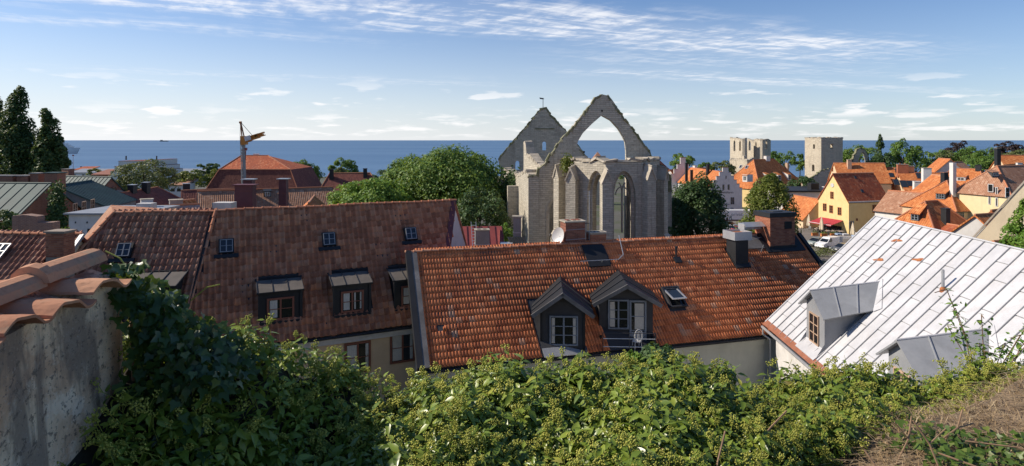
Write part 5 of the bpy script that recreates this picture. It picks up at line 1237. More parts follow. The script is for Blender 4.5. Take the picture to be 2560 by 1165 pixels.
def tower():
    t = thing('stone_tower', 'square roofless medieval tower of pale limestone with small arched openings', 'tower', (106, 196, -4)); L = MT['tower_stone']
    c0 = Vector(((2053-1280)/F*188, 188, 0)); a = Vector(((2012-1280)/F*195, 195, 0)); b = Vector(((2107-1280)/F*192, 192, 0)); d4 = a+b-c0
    def side(p, q, hs, base=-5):
        X = (q-p).normalized(); Y = Vector((-X.y, X.x, 0)); cen = (a+b)/2; Y = Y if (cen-p).dot(Y) > 0 else -Y; ln = (q-p).length; z1 = EYE+5*190/F
        hh = []
        for px, y0, y1, w in hs:
            pt = hit(px, (y0+y1)/2, p, Y); x = (pt-p).dot(X); d = pt.y; hh.append(arch(x, EYE-(y1-HY)/F*d, EYE-(y0+(y1-y0)*.3-HY)/F*d, w, EYE-(y0-HY)/F*d))
        w_ = MB().wall([(0, base)]+jag([(0, z1), (ln, z1)], 1.0, .12)+[(ln, base)], hh, p, X, Y, .9).build('wall', L, t)
        coping(w_, [p+UP*z1, q+UP*z1], .9, Y, .9, .3, ST_PALE)
    side(a, c0, [(2035, 360, 372, .85), (2033, 411, 428, 1.1)]); side(c0, b, [(2079, 359, 372, 1.3)]); side(b, d4, []); side(d4, a, [])
    f = MB().obox((a+b)/2, (c0-a).normalized(), (b-c0).normalized(), UP, -2.6, 2.6, -2.6, 2.6, 5, 5.4).build('floor', MT['dark_board'], t)
    return t
tower()
def garden_wall():
    t = thing('ruin_wall', 'low pale ruin wall with a dark arched doorway at the foot of the tower', 'wall', (99, 182, -4))
    o = Vector(((2054-1280)/F*182, 182, 0)); X = Vector((1, -.02, 0)).normalized(); z = lambda y: EYE-(y-HY)/F*182
    ar = arch(2.1, -3.5, z(436), .9, z(431)); out = [(-5.6, -4), (-5.6, z(452)), (-3, z(446)), (0, z(428)), (2.0, z(423)), (5.2, z(426)), (6.0, z(440)), (6.0, -4)]
    w_ = MB().wall(out, [ar], o, X, YA, .8).build('wall', MT['tower_stone'], t); coping(w_, [o+X*x+UP*zz for x, zz in out[1:-1]], .8, YA, .9, .35, ST_MOSS)
garden_wall()
def arch_fragment():
    t = thing('arch_fragment', 'freestanding broken stone arch against the trees', 'ruin', (112, 200, -4)); d = 198.0; g = lambda px, py: ((px-1280)/F*d, EYE-(py-HY)/F*d)
    out = [g(2128, 520), g(2129, 408), g(2137, 390), g(2145, 374), g(2153, 371), g(2162, 374), g(2169, 388), g(2173, 405), g(2173, 520)]
    ho = [g(2147, 510), g(2146, 402), g(2151, 386), g(2157, 379), g(2163, 386), g(2166.5, 402), g(2167, 510)]
    w_ = MB().wall(jag(out, .9, .12), [ho], Vector((0, d, 0)), XA, YA, 1.1).build('arch', MT['tower_stone'], t)
    coping(w_, [Vector((x, d, z)) for x, z in out[1:-1]], 1.1, YA, .9, .4, ST_MOSS)
arch_fragment()
def spire():
    t = thing('small_tower', 'little brown pyramid roof seen beyond the ruin arch', 'tower', (27.5, 196, -4)); d = 195; x = (1494-1280)/F*d; w = 2.1; zt_, zb = EYE-(379-HY)/F*d, EYE-(404-HY)/F*d
    MB().box(x-w, x+w, d-w, d+w, -5, zb).build('wall', MT['tower_stone'], t)
    q = [Vector((x+a*w*1.08, d+b*w*1.08, zb)) for a, b in ((-1, -1), (1, -1), (1, 1), (-1, 1))]; m = MB()
    for i in range(4): m.poly([q[i], q[(i+1) % 4], Vector((x, d, zt_))])
    m.build('roof', MT['roof_weathered'], t)
spire()
# ---------------------------------------------------------------- left half of the town
def seams(h, R, mat, step=.7, u0=None, u1=None, hw=None):
    u = h.uA if u0 is None else u0; e = h.uB if u1 is None else u1
    while u < e:
        MB().obox(R.A+R.U*u, R.U, -R.V, R.N, -.02, .02, 0, (hw or h.hw)/math.cos(R.t), 0, .06).build('seam', MT[mat], h.t); u += step
e1 = H('copper_roof_house', 'brick house with a broad green copper roof and a row of brick chimneys', P(-90, 458, 75), P(125, 457, 74), 5.0, 37, 'copper', 'brick', base=0, ridgem='copper', ov=.2)
seams(e1, e1.R, 'copper', 1.4)
for x0, x1, top in ((-30, 44, 440), (50, 80, 440), (84, 106, 434)):
    D_ = 76.5; k = D_/F; xc = (x0+x1)/2; p = P(xc, 459, D_); c = e1.chimney(p, (x1-x0)*k, 1.1, (459-top)*k, 'brick', 'grey_render', ch=.12, co=.1)
p = P(138, 470, 76); e1.chimney(p, 1.7, 1.3, 1.85, 'brick', 'copper', ch=.12, co=.12, sink=3)
e3 = H('copper_roof_house', 'brick building with green copper roof and arched window in its red gable', P(160, 443, 100), P(277, 440, 97), 5.2, 45, 'copper', 'brick', ridgem='copper', ov=.15)
seams(e3, e3.R, 'copper', .8); e3.win('B', 294, 508, 2.2, 3.2, 'wood_white', 3, 3); e3.win('B', 284, 478, .9, 1.4, 'wood_red', 1, 2)
n_, X_, o_ = e3.face('B'); p_ = hit(294, 498, o_, n_); MB().wall(arch(0, 0, .3, 2.9, 1.5), [arch(0, .05, .3, 2.2, 1.1)], p_+n_*.02, X_, n_, .15).build('window_arch', MT['pale_stone'], e3.t)
e3.chimney(P(170, 441, 101), 1.5, 1.0, 1.2, 'brick', 'grey_render')
e2 = H('copper_roof_wing', 'lower copper roofed wing with small shuttered windows between the brick houses', P(140, 463, 84), P(228, 452, 95), 6.4, 26, 'copper', 'grey_render', ridgem='copper', ov=.2)
seams(e2, e2.R, 'copper', .8)
for px, py in ((187, 523), (209, 518), (231, 512)): e2.win('f', px, py, 1.2, 1.5, 'pinkish', 2, 2)
fw = thing('flat_roof_building', 'white plain walled outbuilding with flat sheet roof behind the brown roof', 'building', (-36, 56, 0))
x0, x1 = (172-1280)/F*54, (345-1280)/F*54; zt_ = EYE-(536-HY)/F*54
MB().box(x0, x1, 54, 60, 0, zt_).build('wall', MT['white'], fw); MB().box(x0-.3, x1+.3, 53.7, 60.3, zt_, zt_+.14).build('flat_roof', MT['grey_sheet'], fw)
window(fw, Vector(((228-1280)/F*54, 53.99, EYE-(579-HY)/F*54)), XA, -YA, .62, .5, MT['dark_steel'], 1, 1, .05, .04, panes=False)
for px in (189, 218, 262): MB().box((px-1280)/F*54-.05, (px-1280)/F*54+.05, 53.96, 54.0, EYE-(556-HY)/F*54-.08, EYE-(556-HY)/F*54+.08).build('wall_anchor', MT['dark_steel'], fw)
MB().box(-33.9, -32.6, 55, 56, zt_+.1, zt_+.85).build('roof_box', MT['grey_white'], fw)
bw = thing('old_brick_wall', 'stepped old pinkish brick wall end in front of the copper roof', 'wall', (-31, 41, 0)); k = 41/F
MB().wall([((30-1280)*k, 0), ((30-1280)*k, EYE-190*k), ((58-1280)*k, EYE-187*k), ((92-1280)*k, EYE-191*k), ((92-1280)*k, EYE-207*k), ((131-1280)*k, EYE-206*k), ((131-1280)*k, 0)], [], Vector((0, 41, 0)), XA, YA, .7).build('wall', masonry('pink_brick', (0.33, 0.19, 0.14), (0.26, 0.15, 0.12), (0.30, 0.19, 0.155), (0.36, 0.28, 0.23), 0.26, 0.085, 0.014, 0.02, distort=0.01), bw)
# low tiled house in the left corner, real tiles
def corner_house():
    zr = EYE-4.2; A = PZ(-120, 585, zr); B = PZ(206, 588, zr); R = Roof(A, B, 42); hw = 3.6; zE = R.hz(hw)
    t = thing('tiled_house', 'house with dark red pantiles and one brick chimney, beside the plaster wall', 'house', ((A.x+B.x)/2, A.y, 0))
    c = lambda u, h, z: Vector(((A+R.U*u+R.nh*h).x, (A+R.U*u+R.nh*h).y, z)); m = MB(); L = R.len
    for a, b in (((.2, 3.3), (L-.2, 3.3)), ((L-.2, 3.3), (L-.2, -3.3)), ((L-.2, -3.3), (.2, -3.3)), ((.2, -3.3), (.2, 3.3))): m.poly([c(*a, 0), c(*b, 0), c(*b, zE+.2), c(*a, zE+.2)])
    for u in (.2, L-.2): m.poly([c(u, 3.3, zE+.2), c(u, -3.3, zE+.2), c(u, 0, zr-.12)])
    m.build('wall', MT['cream'], t, fix=False)
    MB().slab([R.pt(0, 0, -.02), R.pt(L, 0, -.02), R.pt(L, hw, -.02), R.pt(0, hw, -.02)], R.N, .12).build('roof_deck', MT['dark_board'], t)
    MB().slab([R.pt(0, 0, -.02), R.pt(L, 0, -.02), c(L, -hw, zE), c(0, -hw, zE)], Vector((0, .7, .7)), .1).build('back_slope', MT['roof_dark'], t)
    rf = MB().obox(A, R.U, R.nh, UP, .3, L-.3, -.05, .05, -.3, -.1).build('roof', MT['dark_board'], t)
    uc = R.uhp(152, 640)[0]
    lay_tiles(rf, MT['wing_tile'], R, lambda p, u, hd: u < L-.05 and not (abs(u-uc-.05) < .45 and .7 < hd < 1.4), 0.02, L, hw, 'single', .335, .005)
    ridge_tiles(rf, MT['ridge_tile'], A+UP*.05, B+UP*.05)
    MB().slab([R.pt(L-.05, 0, .1), R.pt(L+.12, 0, .1), R.pt(L+.12, hw, .1), R.pt(L-.05, hw, .1)], R.N, .12).build('verge_sheet', MT['galv'], t)
    o = P(151, 640, 25.75); ch = brick_chimney(t, o, R.U, -R.nh, .80, .62, 1.02, MT['brick_piece'], .25, .075, sink=.9); tag(ch, 'weathered orange brick chimney')
    MB().obox(o, R.U, -R.nh, UP, -.46, .46, -.36, .36, 1.02, 1.09).build('cap', MT['mortar'], ch)
    fo = P(5, 640, 26.0); window(t, R.hit(3, 634)+R.N*.16, R.U, R.N, .62, .8, MT['galv'], 2, 2, .04, .04, Z=R.V, gm=MT['sky_glass'], name='roof_hatch')
    return t
corner_house()
f1 = H('town_house', 'dark red hipped roof house with two black chimneys below the olive-green tree', P(300, 484, 96), P(394, 466, 108), 7.0, 38, 'roof_dark', 'pinkish', hipB=5.5)
f1.chim(331, 487, w=1.3, d=.9, h=1.6, mat='black_sheet', cap='galv', D=99.5); f1.chim(365, 480, w=1.2, d=.9, h=1.6, mat='black_sheet', cap='galv', D=103)
f2 = H('town_house', 'buff gabled house with dark roof and black chimney next to the mansard roof', P(456, 476, 104), None, 5.5, 40, 'roof_dark', 'pinkish', yaw=30, length=9, ov=.2)
f2.chim(466, 478, w=1.1, d=.9, h=1.3, mat='black_sheet', cap='galv', D=106); f2.win('A', 470, 500, .8, 1.0, 'wood_red', 1, 2)
f3 = H('town_house', 'low roof of sun-glinting tiles just behind the brown ridge', P(345, 515, 60), P(493, 514, 63), 3.0, 33, 'roof_glint' if 'roof_glint' in MT else 'roof_pink', 'grey_white')
f3.chim(367, 513, w=1.0, d=.8, h=.55, mat='grey_white', D=59); f3.chim(440, 512, w=1.2, d=.8, h=.5, mat='grey_render', D=64)
H('town_house', 'small orange roof steps rising beside the glinting tile roof', P(440, 503, 70), P(482, 499, 72), 2.2, 38, 'roof_orange', 'cream')
g1 = H('tiled_house', 'wide tiled house with large dark red chimneys below the crane', P(497, 475, 86), P(829, 470, 94), 6.5, 44, 'roof_weathered', 'grey_white', ov=.3)
def red_chimney(px0, px1, y0, y1, D, cap='darkred_sheet', d=1.2):
    k = D/F; p = P((px0+px1)/2, y1, D); c = MB().obox(p, XA, YA, UP, -(px1-px0)*k/2, (px1-px0)*k/2, -d/2, d/2, -3, (y1-y0)*k).build('chimney', MT['darkred_sheet'], g1.t)
    w_ = (px1-px0)*k/2+.25; z = (y1-y0)*k
    MB().obox(p, XA, YA, UP, -w_, w_, -d/2-.22, d/2+.22, z, z+.12).build('cap', MT[cap], c)
    for zz in (.22*z, .8*z): MB().obox(p, XA, YA, UP, -(px1-px0)*k/2*.45, (px1-px0)*k/2*.9, -d/2-.03, -d/2-.003, zz, zz+.05).build('band', MT['roof_dark'], c)
red_chimney(592, 636, 463, 532, 78); red_chimney(612, 634, 449, 470, 88, 'galv'); red_chimney(700, 718, 448, 492, 84, 'galv', .9)
MB().box((531-1280)/F*74, (578-1280)/F*74, 74, 75.5, 3, EYE-(507-HY)/F*74).build('parapet_box', MT['grey_white'], g1.t)
g1.dormer(669, 492, .9, .8, 'black_sheet', 'dark_board', 12)
g2 = H('town_house', 'little bright gable roof poking over the brown ridge', P(772, 498, 62), P(786, 497, 70), 2.4, 42, 'roof_orange', 'cream')
def mansard():
    t = thing('mansard_house', 'big house with a red hipped mansard roof beyond the crane mast', 'house', (-58, 156, -3)); d0, d1 = 150.0, 166.0
    g = lambda px, py, d: P(px, py, d); r0, r1 = g(603, 389, 157), g(670, 389, 157)
    b = [g(548, 424, d0), g(726, 424, d0)]; z = b[0].z; bb = [Vector((b[1].x, d1, z)), Vector((b[0].x, d1, z))]
    l = [g(508, 484, d0-1.6), g(748, 484, d0-1.6)]; zl = l[0].z; lb = [Vector((l[1].x, d1+1.6, zl)), Vector((l[0].x, d1+1.6, zl))]
    def pl(pts, m, nm):
        n = (Vector(pts[1])-Vector(pts[0])).cross(Vector(pts[-1])-Vector(pts[0])).normalized(); n = n if n.z > 0 else -n; MB().slab(pts, n, .15).build(nm, MT[m], t)
    pl([r0, r1, b[1], b[0]], 'roof_red', 'roof'); pl([r1, b[1], bb[0]], 'roof_red', 'roof'); pl([r0, b[0], bb[1]], 'roof_red', 'roof'); pl([r0, r1, bb[0], bb[1]], 'roof_red', 'roof')
    pl([b[0], b[1], l[1], l[0]], 'roof_dark', 'lower_roof'); pl([b[1], bb[0], lb[0], l[1]], 'roof_dark', 'lower_roof'); pl([bb[1], b[0], l[0], lb[1]], 'roof_dark', 'lower_roof'); pl([bb[0], bb[1], lb[1], lb[0]], 'roof_dark', 'lower_roof')
    MB().box(l[0].x+.6, l[1].x-.6, d0-.8, d1+.8, -3.5, zl+.1).build('wall', MT['grey_white'], t)
    MB().tube(r0+UP*.03, r1+UP*.03, .14).build('ridge', MT['ridge_tile'], t)
    for a, c in ((r0, b[0]), (r1, b[1]), (b[0], l[0]), (b[1], l[1]), (b[0], b[1])): MB().tube(a+UP*.05, c+UP*.05, .13, n=6).build('hip_ridge', MT['ridge_tile'], t)
    MB().box((633-1280)/F*158, (645-1280)/F*158, 158, 159, r0.z-.3, r0.z+.5).build('chimney', MT['white'], t)
mansard()
i1 = H('town_house', 'dark tiled roof with a black chimney at each end, beside the round tree', P(824, 432, 140), P(926, 433, 142), 6.8, 43, 'roof_dark', 'grey_white', hipA=3.5, hipB=3.5)
i1.chim(829, 441, w=.9, d=.8, h=1.6, mat='black_sheet', cap='black_sheet', D=139); i1.chim(913, 440, w=.9, d=.8, h=1.7, mat='black_sheet', cap='black_sheet', D=141)
# white stepped gable behind the olive tree
def far_white():
    t = thing('stepped_gable_house', 'far white house with a stepped gable and dark roof behind the olive tree', 'house', (-146, 236, -6)); d = 232
    stepped(t, [(276, 286, 428), (286, 296, 416), (296, 319, 403), (319, 355, 403), (355, 376, 403), (376, 393, 400), (393, 400, 414), (400, 408, 425), (408, 418, 440)], d, 'white', 14, -6.5)
    k = d/F
    for px in (307, 384): MB().tube(((px-1280)*k, d+2, EYE-50*k), ((px-1280)*k, d+2, EYE-40*k), .25, n=6).build('finial', MT['dark_steel'], t)
    MB().slab([Vector(((383-1280)*k, d-.4, EYE-57*k)), Vector(((383-1280)*k, d+15, EYE-57*k)), Vector(((420-1280)*k, d+15, EYE-105*k)), Vector(((420-1280)*k, d-.4, EYE-105*k))], Vector((.8, 0, .6)), .3).build('roof', MT['roof_dark'], t)
far_white()
def far_box(label, px0, px1, y0, D, depth, wallm, roofm, h=None):
    t = thing('low_building', label, 'building', ((px0+px1-2560)/2/F*D, D+depth/2, zt(D)-.5)); k = D/F; z1 = EYE-(y0-HY)*k
    MB().box((px0-1280)*k, (px1-1280)*k, D, D+depth, zt(D)-.5, z1).build('wall', MT[wallm], t)
    MB().slab([Vector(((px0-1280)*k-.5, D-.5, z1)), Vector(((px1-1280)*k+.5, D-.5, z1)), Vector(((px1-1280)*k+.5, D+depth, z1+depth*.16)), Vector(((px0-1280)*k-.5, D+depth, z1+depth*.16))], UP, .25).build('roof', MT[roofm], t)
    n = max(2, int((px1-px0)*k/4))
    for i in range(n):
        x = (px0-1280)*k+(px1-px0)*k*(i+.5)/n; window(t, Vector((x, D-.01, z1-1.6)), XA, -YA, 1.4, 1.2, MT['wood_white'], 1, 1, .1, .05, panes=False)
far_box('long low grey harbour building beyond the yellow trees', 405, 525, 433, 380, 14, 'grey_render', 'grey_sheet')
far_box('white harbour shed with pale roof near the shore', 176, 262, 431, 330, 10, 'white', 'grey_sheet')
far_box('small reddish roofed shed by the white harbour shed', 185, 222, 424, 345, 9, 'white', 'roof_red')
far_box('rust coloured flat roof building beyond the copper roofs', 232, 290, 436, 240, 10, 'brick', 'rust_edge')
far_box('small white cottage wall among the far trees', 425, 455, 462, 190, 8, 'white', 'roof_weathered')
# red sheet roof with ladder
def red_roof():
    t = thing('metal_roofed_house', 'house with a red sheet-metal roof, a ladder and grey rendered chimney', 'house', (-2.5, 51, 0)); d = 48.0; k = d/F
    A, B = P(1140, 566, 50.5), P(1256, 565, 51.0); R = Roof(A, B, 42); hw = 5.0
    MB().slab([R.pt(0, 0), R.pt(R.len, 0), R.pt(R.len, hw), R.pt(0, hw)], R.N, .12).build('roof', MT['red_sheet'], t)
    MB().slab([R.pt(0, 0), R.pt(R.len, 0), R.pt(R.len, 0)+Vector((0, 5, -4.5)), R.pt(0, 0)+Vector((0, 5, -4.5))], Vector((0, .7, .7)), .12).build('roof', MT['red_sheet'], t)
    m = MB(); x0, x1, y0, y1 = A.x+.2, B.x-.2, A.y-4.7, A.y+4.8; zE = R.hz(hw)+.15
    for a, b in (((x0, y0), (x1, y0)), ((x1, y0), (x1, y1)), ((x1, y1), (x0, y1)), ((x0, y1), (x0, y0))): m.poly([(*a, 0), (*b, 0), (*b, zE), (*a, zE)])
    for x in (x0, x1): m.poly([(x, y0, zE), (x, y1, zE), (x, A.y, A.z-.15)])
    m.build('wall', MT['grey_white'], t, fix=False)
    u = .3
    while u < R.len: MB().obox(R.A+R.U*u, R.U, -R.V, R.N, -.015, .015, 0, hw/math.cos(R.t), 0, .05).build('seam', MT['darkred_sheet'], t); u += .58
    lu = R.uhp(1186, 600)[0]; ld = MB()
    for x in (-.2, .2): ld.obox(R.A+R.U*(lu+x), R.U, -R.V, R.N, -.02, .02, -.4, 6, .08, .12)
    for i in range(18): ld.obox(R.A+R.U*lu, R.U, -R.V, R.N, -.2, .2, i*.32-.02, i*.32+.02, .085, .115)
    ld.build('roof_ladder', MT['galv'], t)
    o = P(1205, 625, 45.5); X = R.U; Y = R.nh
    c = MB().obox(o, X, Y, UP, -.52, .52, -.4, .4, -3, 1.5).build('chimney', MT['grey_render'], t); MB().obox(o, X, Y, UP, -.56, .56, -.45, .45, 1.5, 1.56).build('cap', MT['pale_stone'], c)
    MB().obox(o, X, Y, UP, -.55, .55, -.43, .43, .45, .5).build('band', MT['galv'], c)
    for x in (-.22, .2): MB().obox(o, X, Y, UP, x-.13, x+.13, -.2, .2, 1.561, 1.567).build('flue', MT['room'], c)
red_roof()
def grey_stack():
    t = thing('chimney_stack', 'tall grey rendered chimney with sheet cap standing before the church wall', 'chimney', (.5, 46, 0)); o = Vector(((1293-1280)/F*46, 46, 0)); z = EYE-(543-HY)/F*46
    MB().obox(o, XA, YA, UP, -.30, .30, -.3, .3, 0, z).build('shaft', MT['grey_render'], t); MB().obox(o, XA, YA, UP, -.37, .37, -.37, .37, z, z+.1).build('cap', MT['pale_stone'], t)
    MB().obox(o, XA, YA, UP, -.315, .315, -.315, .315, z-1.15, z-1.11).build('band', MT['galv'], t)
    s = thing('small_roof', 'grey sheet vent box and ribbed roof below the grey chimney', 'vent', (0, 45, 0)); b = Vector(((1268-1280)/F*45, 45, 0)); zz = EYE-(607-HY)/F*45
    MB().obox(b, XA, YA, UP, -.45, .35, -.3, .3, 0, zz-.3).build('shaft', MT['grey_render'], s); MB().obox(b, XA, YA, UP, -.5, .4, -.4, .4, zz-.3, zz).build('vent_box', MT['galv'], s)
    for i in range(6): MB().slab([b+Vector((.45+i*.22, -.5, zz-.5)), b+Vector((.62+i*.22, -.5, zz-.5)), b+Vector((.2+i*.22, .6, zz+.35)), b+Vector((.03+i*.22, .6, zz+.35))], Vector((.4, -.5, .7)).normalized(), .05).build('rib', MT['black_sheet'], s)
grey_stack()
# --- crane
def crane():
    t = thing('tower_crane', 'construction crane with grey mast and folded orange jib', 'crane', ((610-1280)/F*120, 120, -2)); D = 120.0; k = D/F; Q = lambda px, py, dy=0: Vector(((px-1280)*k, D+dy, EYE-(py-HY)*k))
    mt = MB(); b0, b1 = Q(611.5, 580), Q(607.5, 350)
    for sx in (-.28, .28):
        for sy in (-.28, .28): mt.tube(b0+Vector((sx, sy, 0)), b1+Vector((sx, sy, 0)), .07, n=5)
    n = 24
    for i in range(n):
        a, b = b0+(b1-b0)*(i/n), b0+(b1-b0)*((i+1)/n); s = 1 if i % 2 else -1
        mt.tube(a+Vector((-.28*s, -.28, 0)), b+Vector((.28*s, -.28, 0)), .035, n=4); mt.tube(a+Vector((-.28, -.28*s, 0)), b+Vector((-.28, .28*s, 0)), .035, n=4)
        mt.obox(a, XA, YA, UP, -.27, .27, .1, .13, 0, (b-a).z) 
    mt.build('mast', MT['crane_mast'], t)
    MB().tube(Q(606, 352), Q(601, 306), .13, n=6).tube(Q(611, 345), Q(602, 306), .13, n=6).tube(Q(601, 306)-XA*.2, Q(604, 306), .22, n=6).build('tower_head', MT['crane_rust'], t)
    MB().path([Q(601, 308), Q(600, 345), Q(603, 420)], .035, 4).path([Q(604, 308), Q(632, 340)], .05, 4).build('stay_cable', MT['dark_steel'], t)
    jb = MB(); p0, p1 = Q(608, 352), Q(662, 335); d = (p1-p0).normalized(); up = Vector((-d.z, 0, d.x)); L = (p1-p0).length
    for (o, w_, h_, a, b) in ((0, .35, .9, 0, L*.35), (0.05, .3, .75, L*.2, L*.75), (.1, .25, .6, L*.5, L)):
        for sy in (-w_, w_):
            for sz in (-h_/2, h_/2): jb.obox(p0+up*(sz+o), d, YA, up, a, b, sy-.07, sy+.07, -.08, .08)
        m_ = int((b-a)/.5)
        for i in range(m_):
            x = a+(b-a)*i/m_; s = 1 if i % 2 else -1
            for sy in (-w_, w_): jb.tube(p0+d*x+up*(-h_/2*s+o)+YA*sy, p0+d*(x+.5)+up*(h_/2*s+o)+YA*sy, .07, n=4)
        jb.obox(p0+up*o, d, YA, up, a, b*.92, -.02, .02, -h_/2, h_/2)
    jb.build('jib', MT['crane_orange'], t)
    MB().obox(Q(610, 349), XA, YA, UP, -.5, .6, -.5, .5, -1.0, .7).build('slewing_unit', MT['crane_orange'], t)
    MB().obox(Q(616, 348), d, YA, up, -.1, 1.1, -.6, -.45, -.4, .5).build('sign_plate', MT['steel_white'], t)
    MB().tube(Q(615, 372), Q(614, 400), .06, n=5).obox(Q(615, 372), XA, YA, UP, -.2, .2, -.2, .2, -.3, .2).build('hook_block', MT['red_sheet'], t)
crane()
# --- ships
def ship(name, label, px0, px1, ywl, ydeck, D, mat):
    t = thing(name, label, 'ship', ((px0+px1-2560)/2/F*D, D, -20)); k = D/F; x0, x1 = (px0-1280)*k, (px1-1280)*k; zd = EYE-(ydeck-HY)*k; L = x1-x0; w_ = L*.07
    rows = []
    for f, ww in ((0, .75), (.1, 1), (.7, 1), (.88, .6), (1.0, .02)):
        x = x0+L*f; rows.append([Vector((x, D-w_*ww, zd)), Vector((x-(L*.05 if f > .9 else 0), D-w_*ww*.8, -20.3)), Vector((x-(L*.05 if f > .9 else 0), D+w_*ww*.8, -20.3)), Vector((x, D+w_*ww, zd))])
    MB().grid(rows, close=True).poly(rows[0]).build('hull', MT[mat], t); return t, k, x0, x1, zd, w_
t_, k_, x0_, x1_, zd_, w_ = ship('cruise_ship', 'white cruise ship with its bow showing beside the poplar', 40, 201, 381, 369, 1650, 'steel_white')
for i, (a, b, h0, h1) in enumerate(((.05, .86, 0, 4), (.08, .82, 4, 8), (.1, .78, 8, 12), (.12, .72, 12, 15))): MB().box(x0_+(x1_-x0_)*a, x0_+(x1_-x0_)*b, 1650-w_*.8, 1650+w_*.8, zd_+h0, zd_+h1-.4).build('deck', MT['steel_white'], t_)
MB().box(x0_+30, x0_+44, 1645, 1655, zd_+15, zd_+27).build('funnel', MT['wood_grey'], t_)
t_, k_, x0_, x1_, zd_, w_ = ship('cargo_ship', 'tiny grey cargo ship far out on the horizon', 400, 422, 353, 352.6, 14000, 'grey_render')
MB().box(x0_+10, x0_+60, 13990, 14010, zd_, zd_+26).build('bridge', MT['grey_render'], t_); MB().box(x0_+80, x0_+170, 13990, 14010, zd_, zd_+10).build('deck_cargo', MT['grey_render'], t_)
def mast(label, px, y0, D, h, mat):
    t = thing('radio_mast', label, 'mast', ((px-1280)/F*D, D, zt(D))); x = (px-1280)/F*D; z1 = EYE-(y0-HY)/F*D
    MB().tube((x, D, zt(D)), (x, D, z1), .18, .08, n=6).build('pole', MT[mat], t); MB().obox(Vector((x, D, z1)), XA, YA, UP, -.4, .4, -.4, .4, -.6, .3).build('lamp_head', MT['red_sheet'], t)
mast('slim red and white harbour mast against the sea', 183, 388, 420, 20, 'red_sheet')
mast('thin harbour light pole on the shore', 203, 417, 400, 12, 'galv')
# ---------------------------------------------------------------- trees
def leaf_quads(pos, nrm, size, asp=0.62):
    """one pointed leaf-clump face per point"""
    n = len(pos); nrm = nrm/np.maximum(np.linalg.norm(nrm, axis=1, keepdims=True), 1e-6)
    r = rng.normal(size=(n, 3)); a = np.cross(nrm, r); a /= np.maximum(np.linalg.norm(a, axis=1, keepdims=True), 1e-6); b = np.cross(nrm, a)
    s = size[:, None]; bend = nrm*s*rng.uniform(-.25, .1, (n, 1))
    v = np.stack([pos-a*s*.5, pos+b*s*asp*.5+bend, pos+a*s*.5, pos-b*s*asp*.5+bend], 1).reshape(-1, 3)
    f = np.arange(n*4).reshape(-1, 4); return v, f
def sph(n):
    d = rng.normal(size=(n, 3)); return d/np.linalg.norm(d, axis=1, keepdims=True)
def crown_points(kind, rx, ry, rz, n, leaf):
    if kind == 'round':
        K = max(24, int(n/110)); d = sph(K); d[:, 2] = np.where(rng.random(K) < .36, -np.abs(d[:, 2])*.8, np.abs(d[:, 2])); rad = rng.uniform(.45, .92, K)**.7
        c = d*rad[:, None]; cr = rng.uniform(.20, .36, K)*(1.2-.4*rad)
    elif kind == 'poplar':   # several upright lobes of different height
        LB = np.array([(0, 0, 1.0, .46), (-.36, .1, .74, .46), (.36, -.1, .66, .48), (.12, .4, .45, .5), (-.15, -.42, .12, .45), (.55, .1, .25, .42), (-.55, -.05, .3, .42), (.3, -.5, -.2, .4)])
        K = max(60, int(n/90)); li = rng.choice(len(LB), K, p=[.30, .16, .16, .09, .09, .08, .08, .04]); top = LB[li, 2]; fr = rng.random(K); h = -1+(top+1)*fr; prof = LB[li, 3]*np.where(fr < .35, .8+.2*fr/.35, np.clip((1-fr)/.65, .12, 1)**.42); ang = rng.uniform(0, 2*np.pi, K); rr = prof*rng.uniform(.25, .95, K)
        c = np.stack([LB[li, 0]*(.55+.45*(1-fr))+np.cos(ang)*rr, LB[li, 1]*.8+np.sin(ang)*rr, h*.96], 1); cr = rng.uniform(.15, .30, K)*(.6+.8*prof)
    elif kind == 'cone2':    # plump, widest below the middle
        K = max(24, int(n/110)); h = rng.uniform(-.9, 1, K); prof = np.clip(1-((h+.35)/1.35)**2, .03, 1)**.6; ang = rng.uniform(0, 2*np.pi, K); rr = prof*rng.uniform(.4, .86, K)
        c = np.stack([np.cos(ang)*rr, np.sin(ang)*rr, h*.95], 1); cr = rng.uniform(.15, .27, K)*(.45+.6*prof)
    else:                # cone
        K = max(24, int(n/110)); h = 1-2*np.sqrt(rng.random(K)); h = -1+2*(1-np.sqrt(rng.random(K))); prof = np.clip((1-h)/1.75, .05, 1)**.85; ang = rng.uniform(0, 2*np.pi, K); rr = prof*rng.uniform(.4, .88, K)
        c = np.stack([np.cos(ang)*rr, np.sin(ang)*rr, h*.95], 1); cr = rng.uniform(.18, .30, K)*(.4+.7*prof)
    k = rng.integers(0, K, n); d = sph(n); d[:, 2] = np.where(d[:, 2] < -.4, -d[:, 2], d[:, 2])
    q = c[k]+d*(cr[k]*rng.uniform(.72, 1.08, n))[:, None]
    S_ = np.array([rx, ry, rz]); pos = q*S_; nr = d*.8+q*.35+rng.normal(size=(n, 3))*.55+np.array([0, 0, .25])
    shade = rng.random(K)[k]*.45+rng.random(n)*.55
    return pos, nr, np.full(n, leaf)*rng.uniform(.65, 1.35, n), shade, c*S_
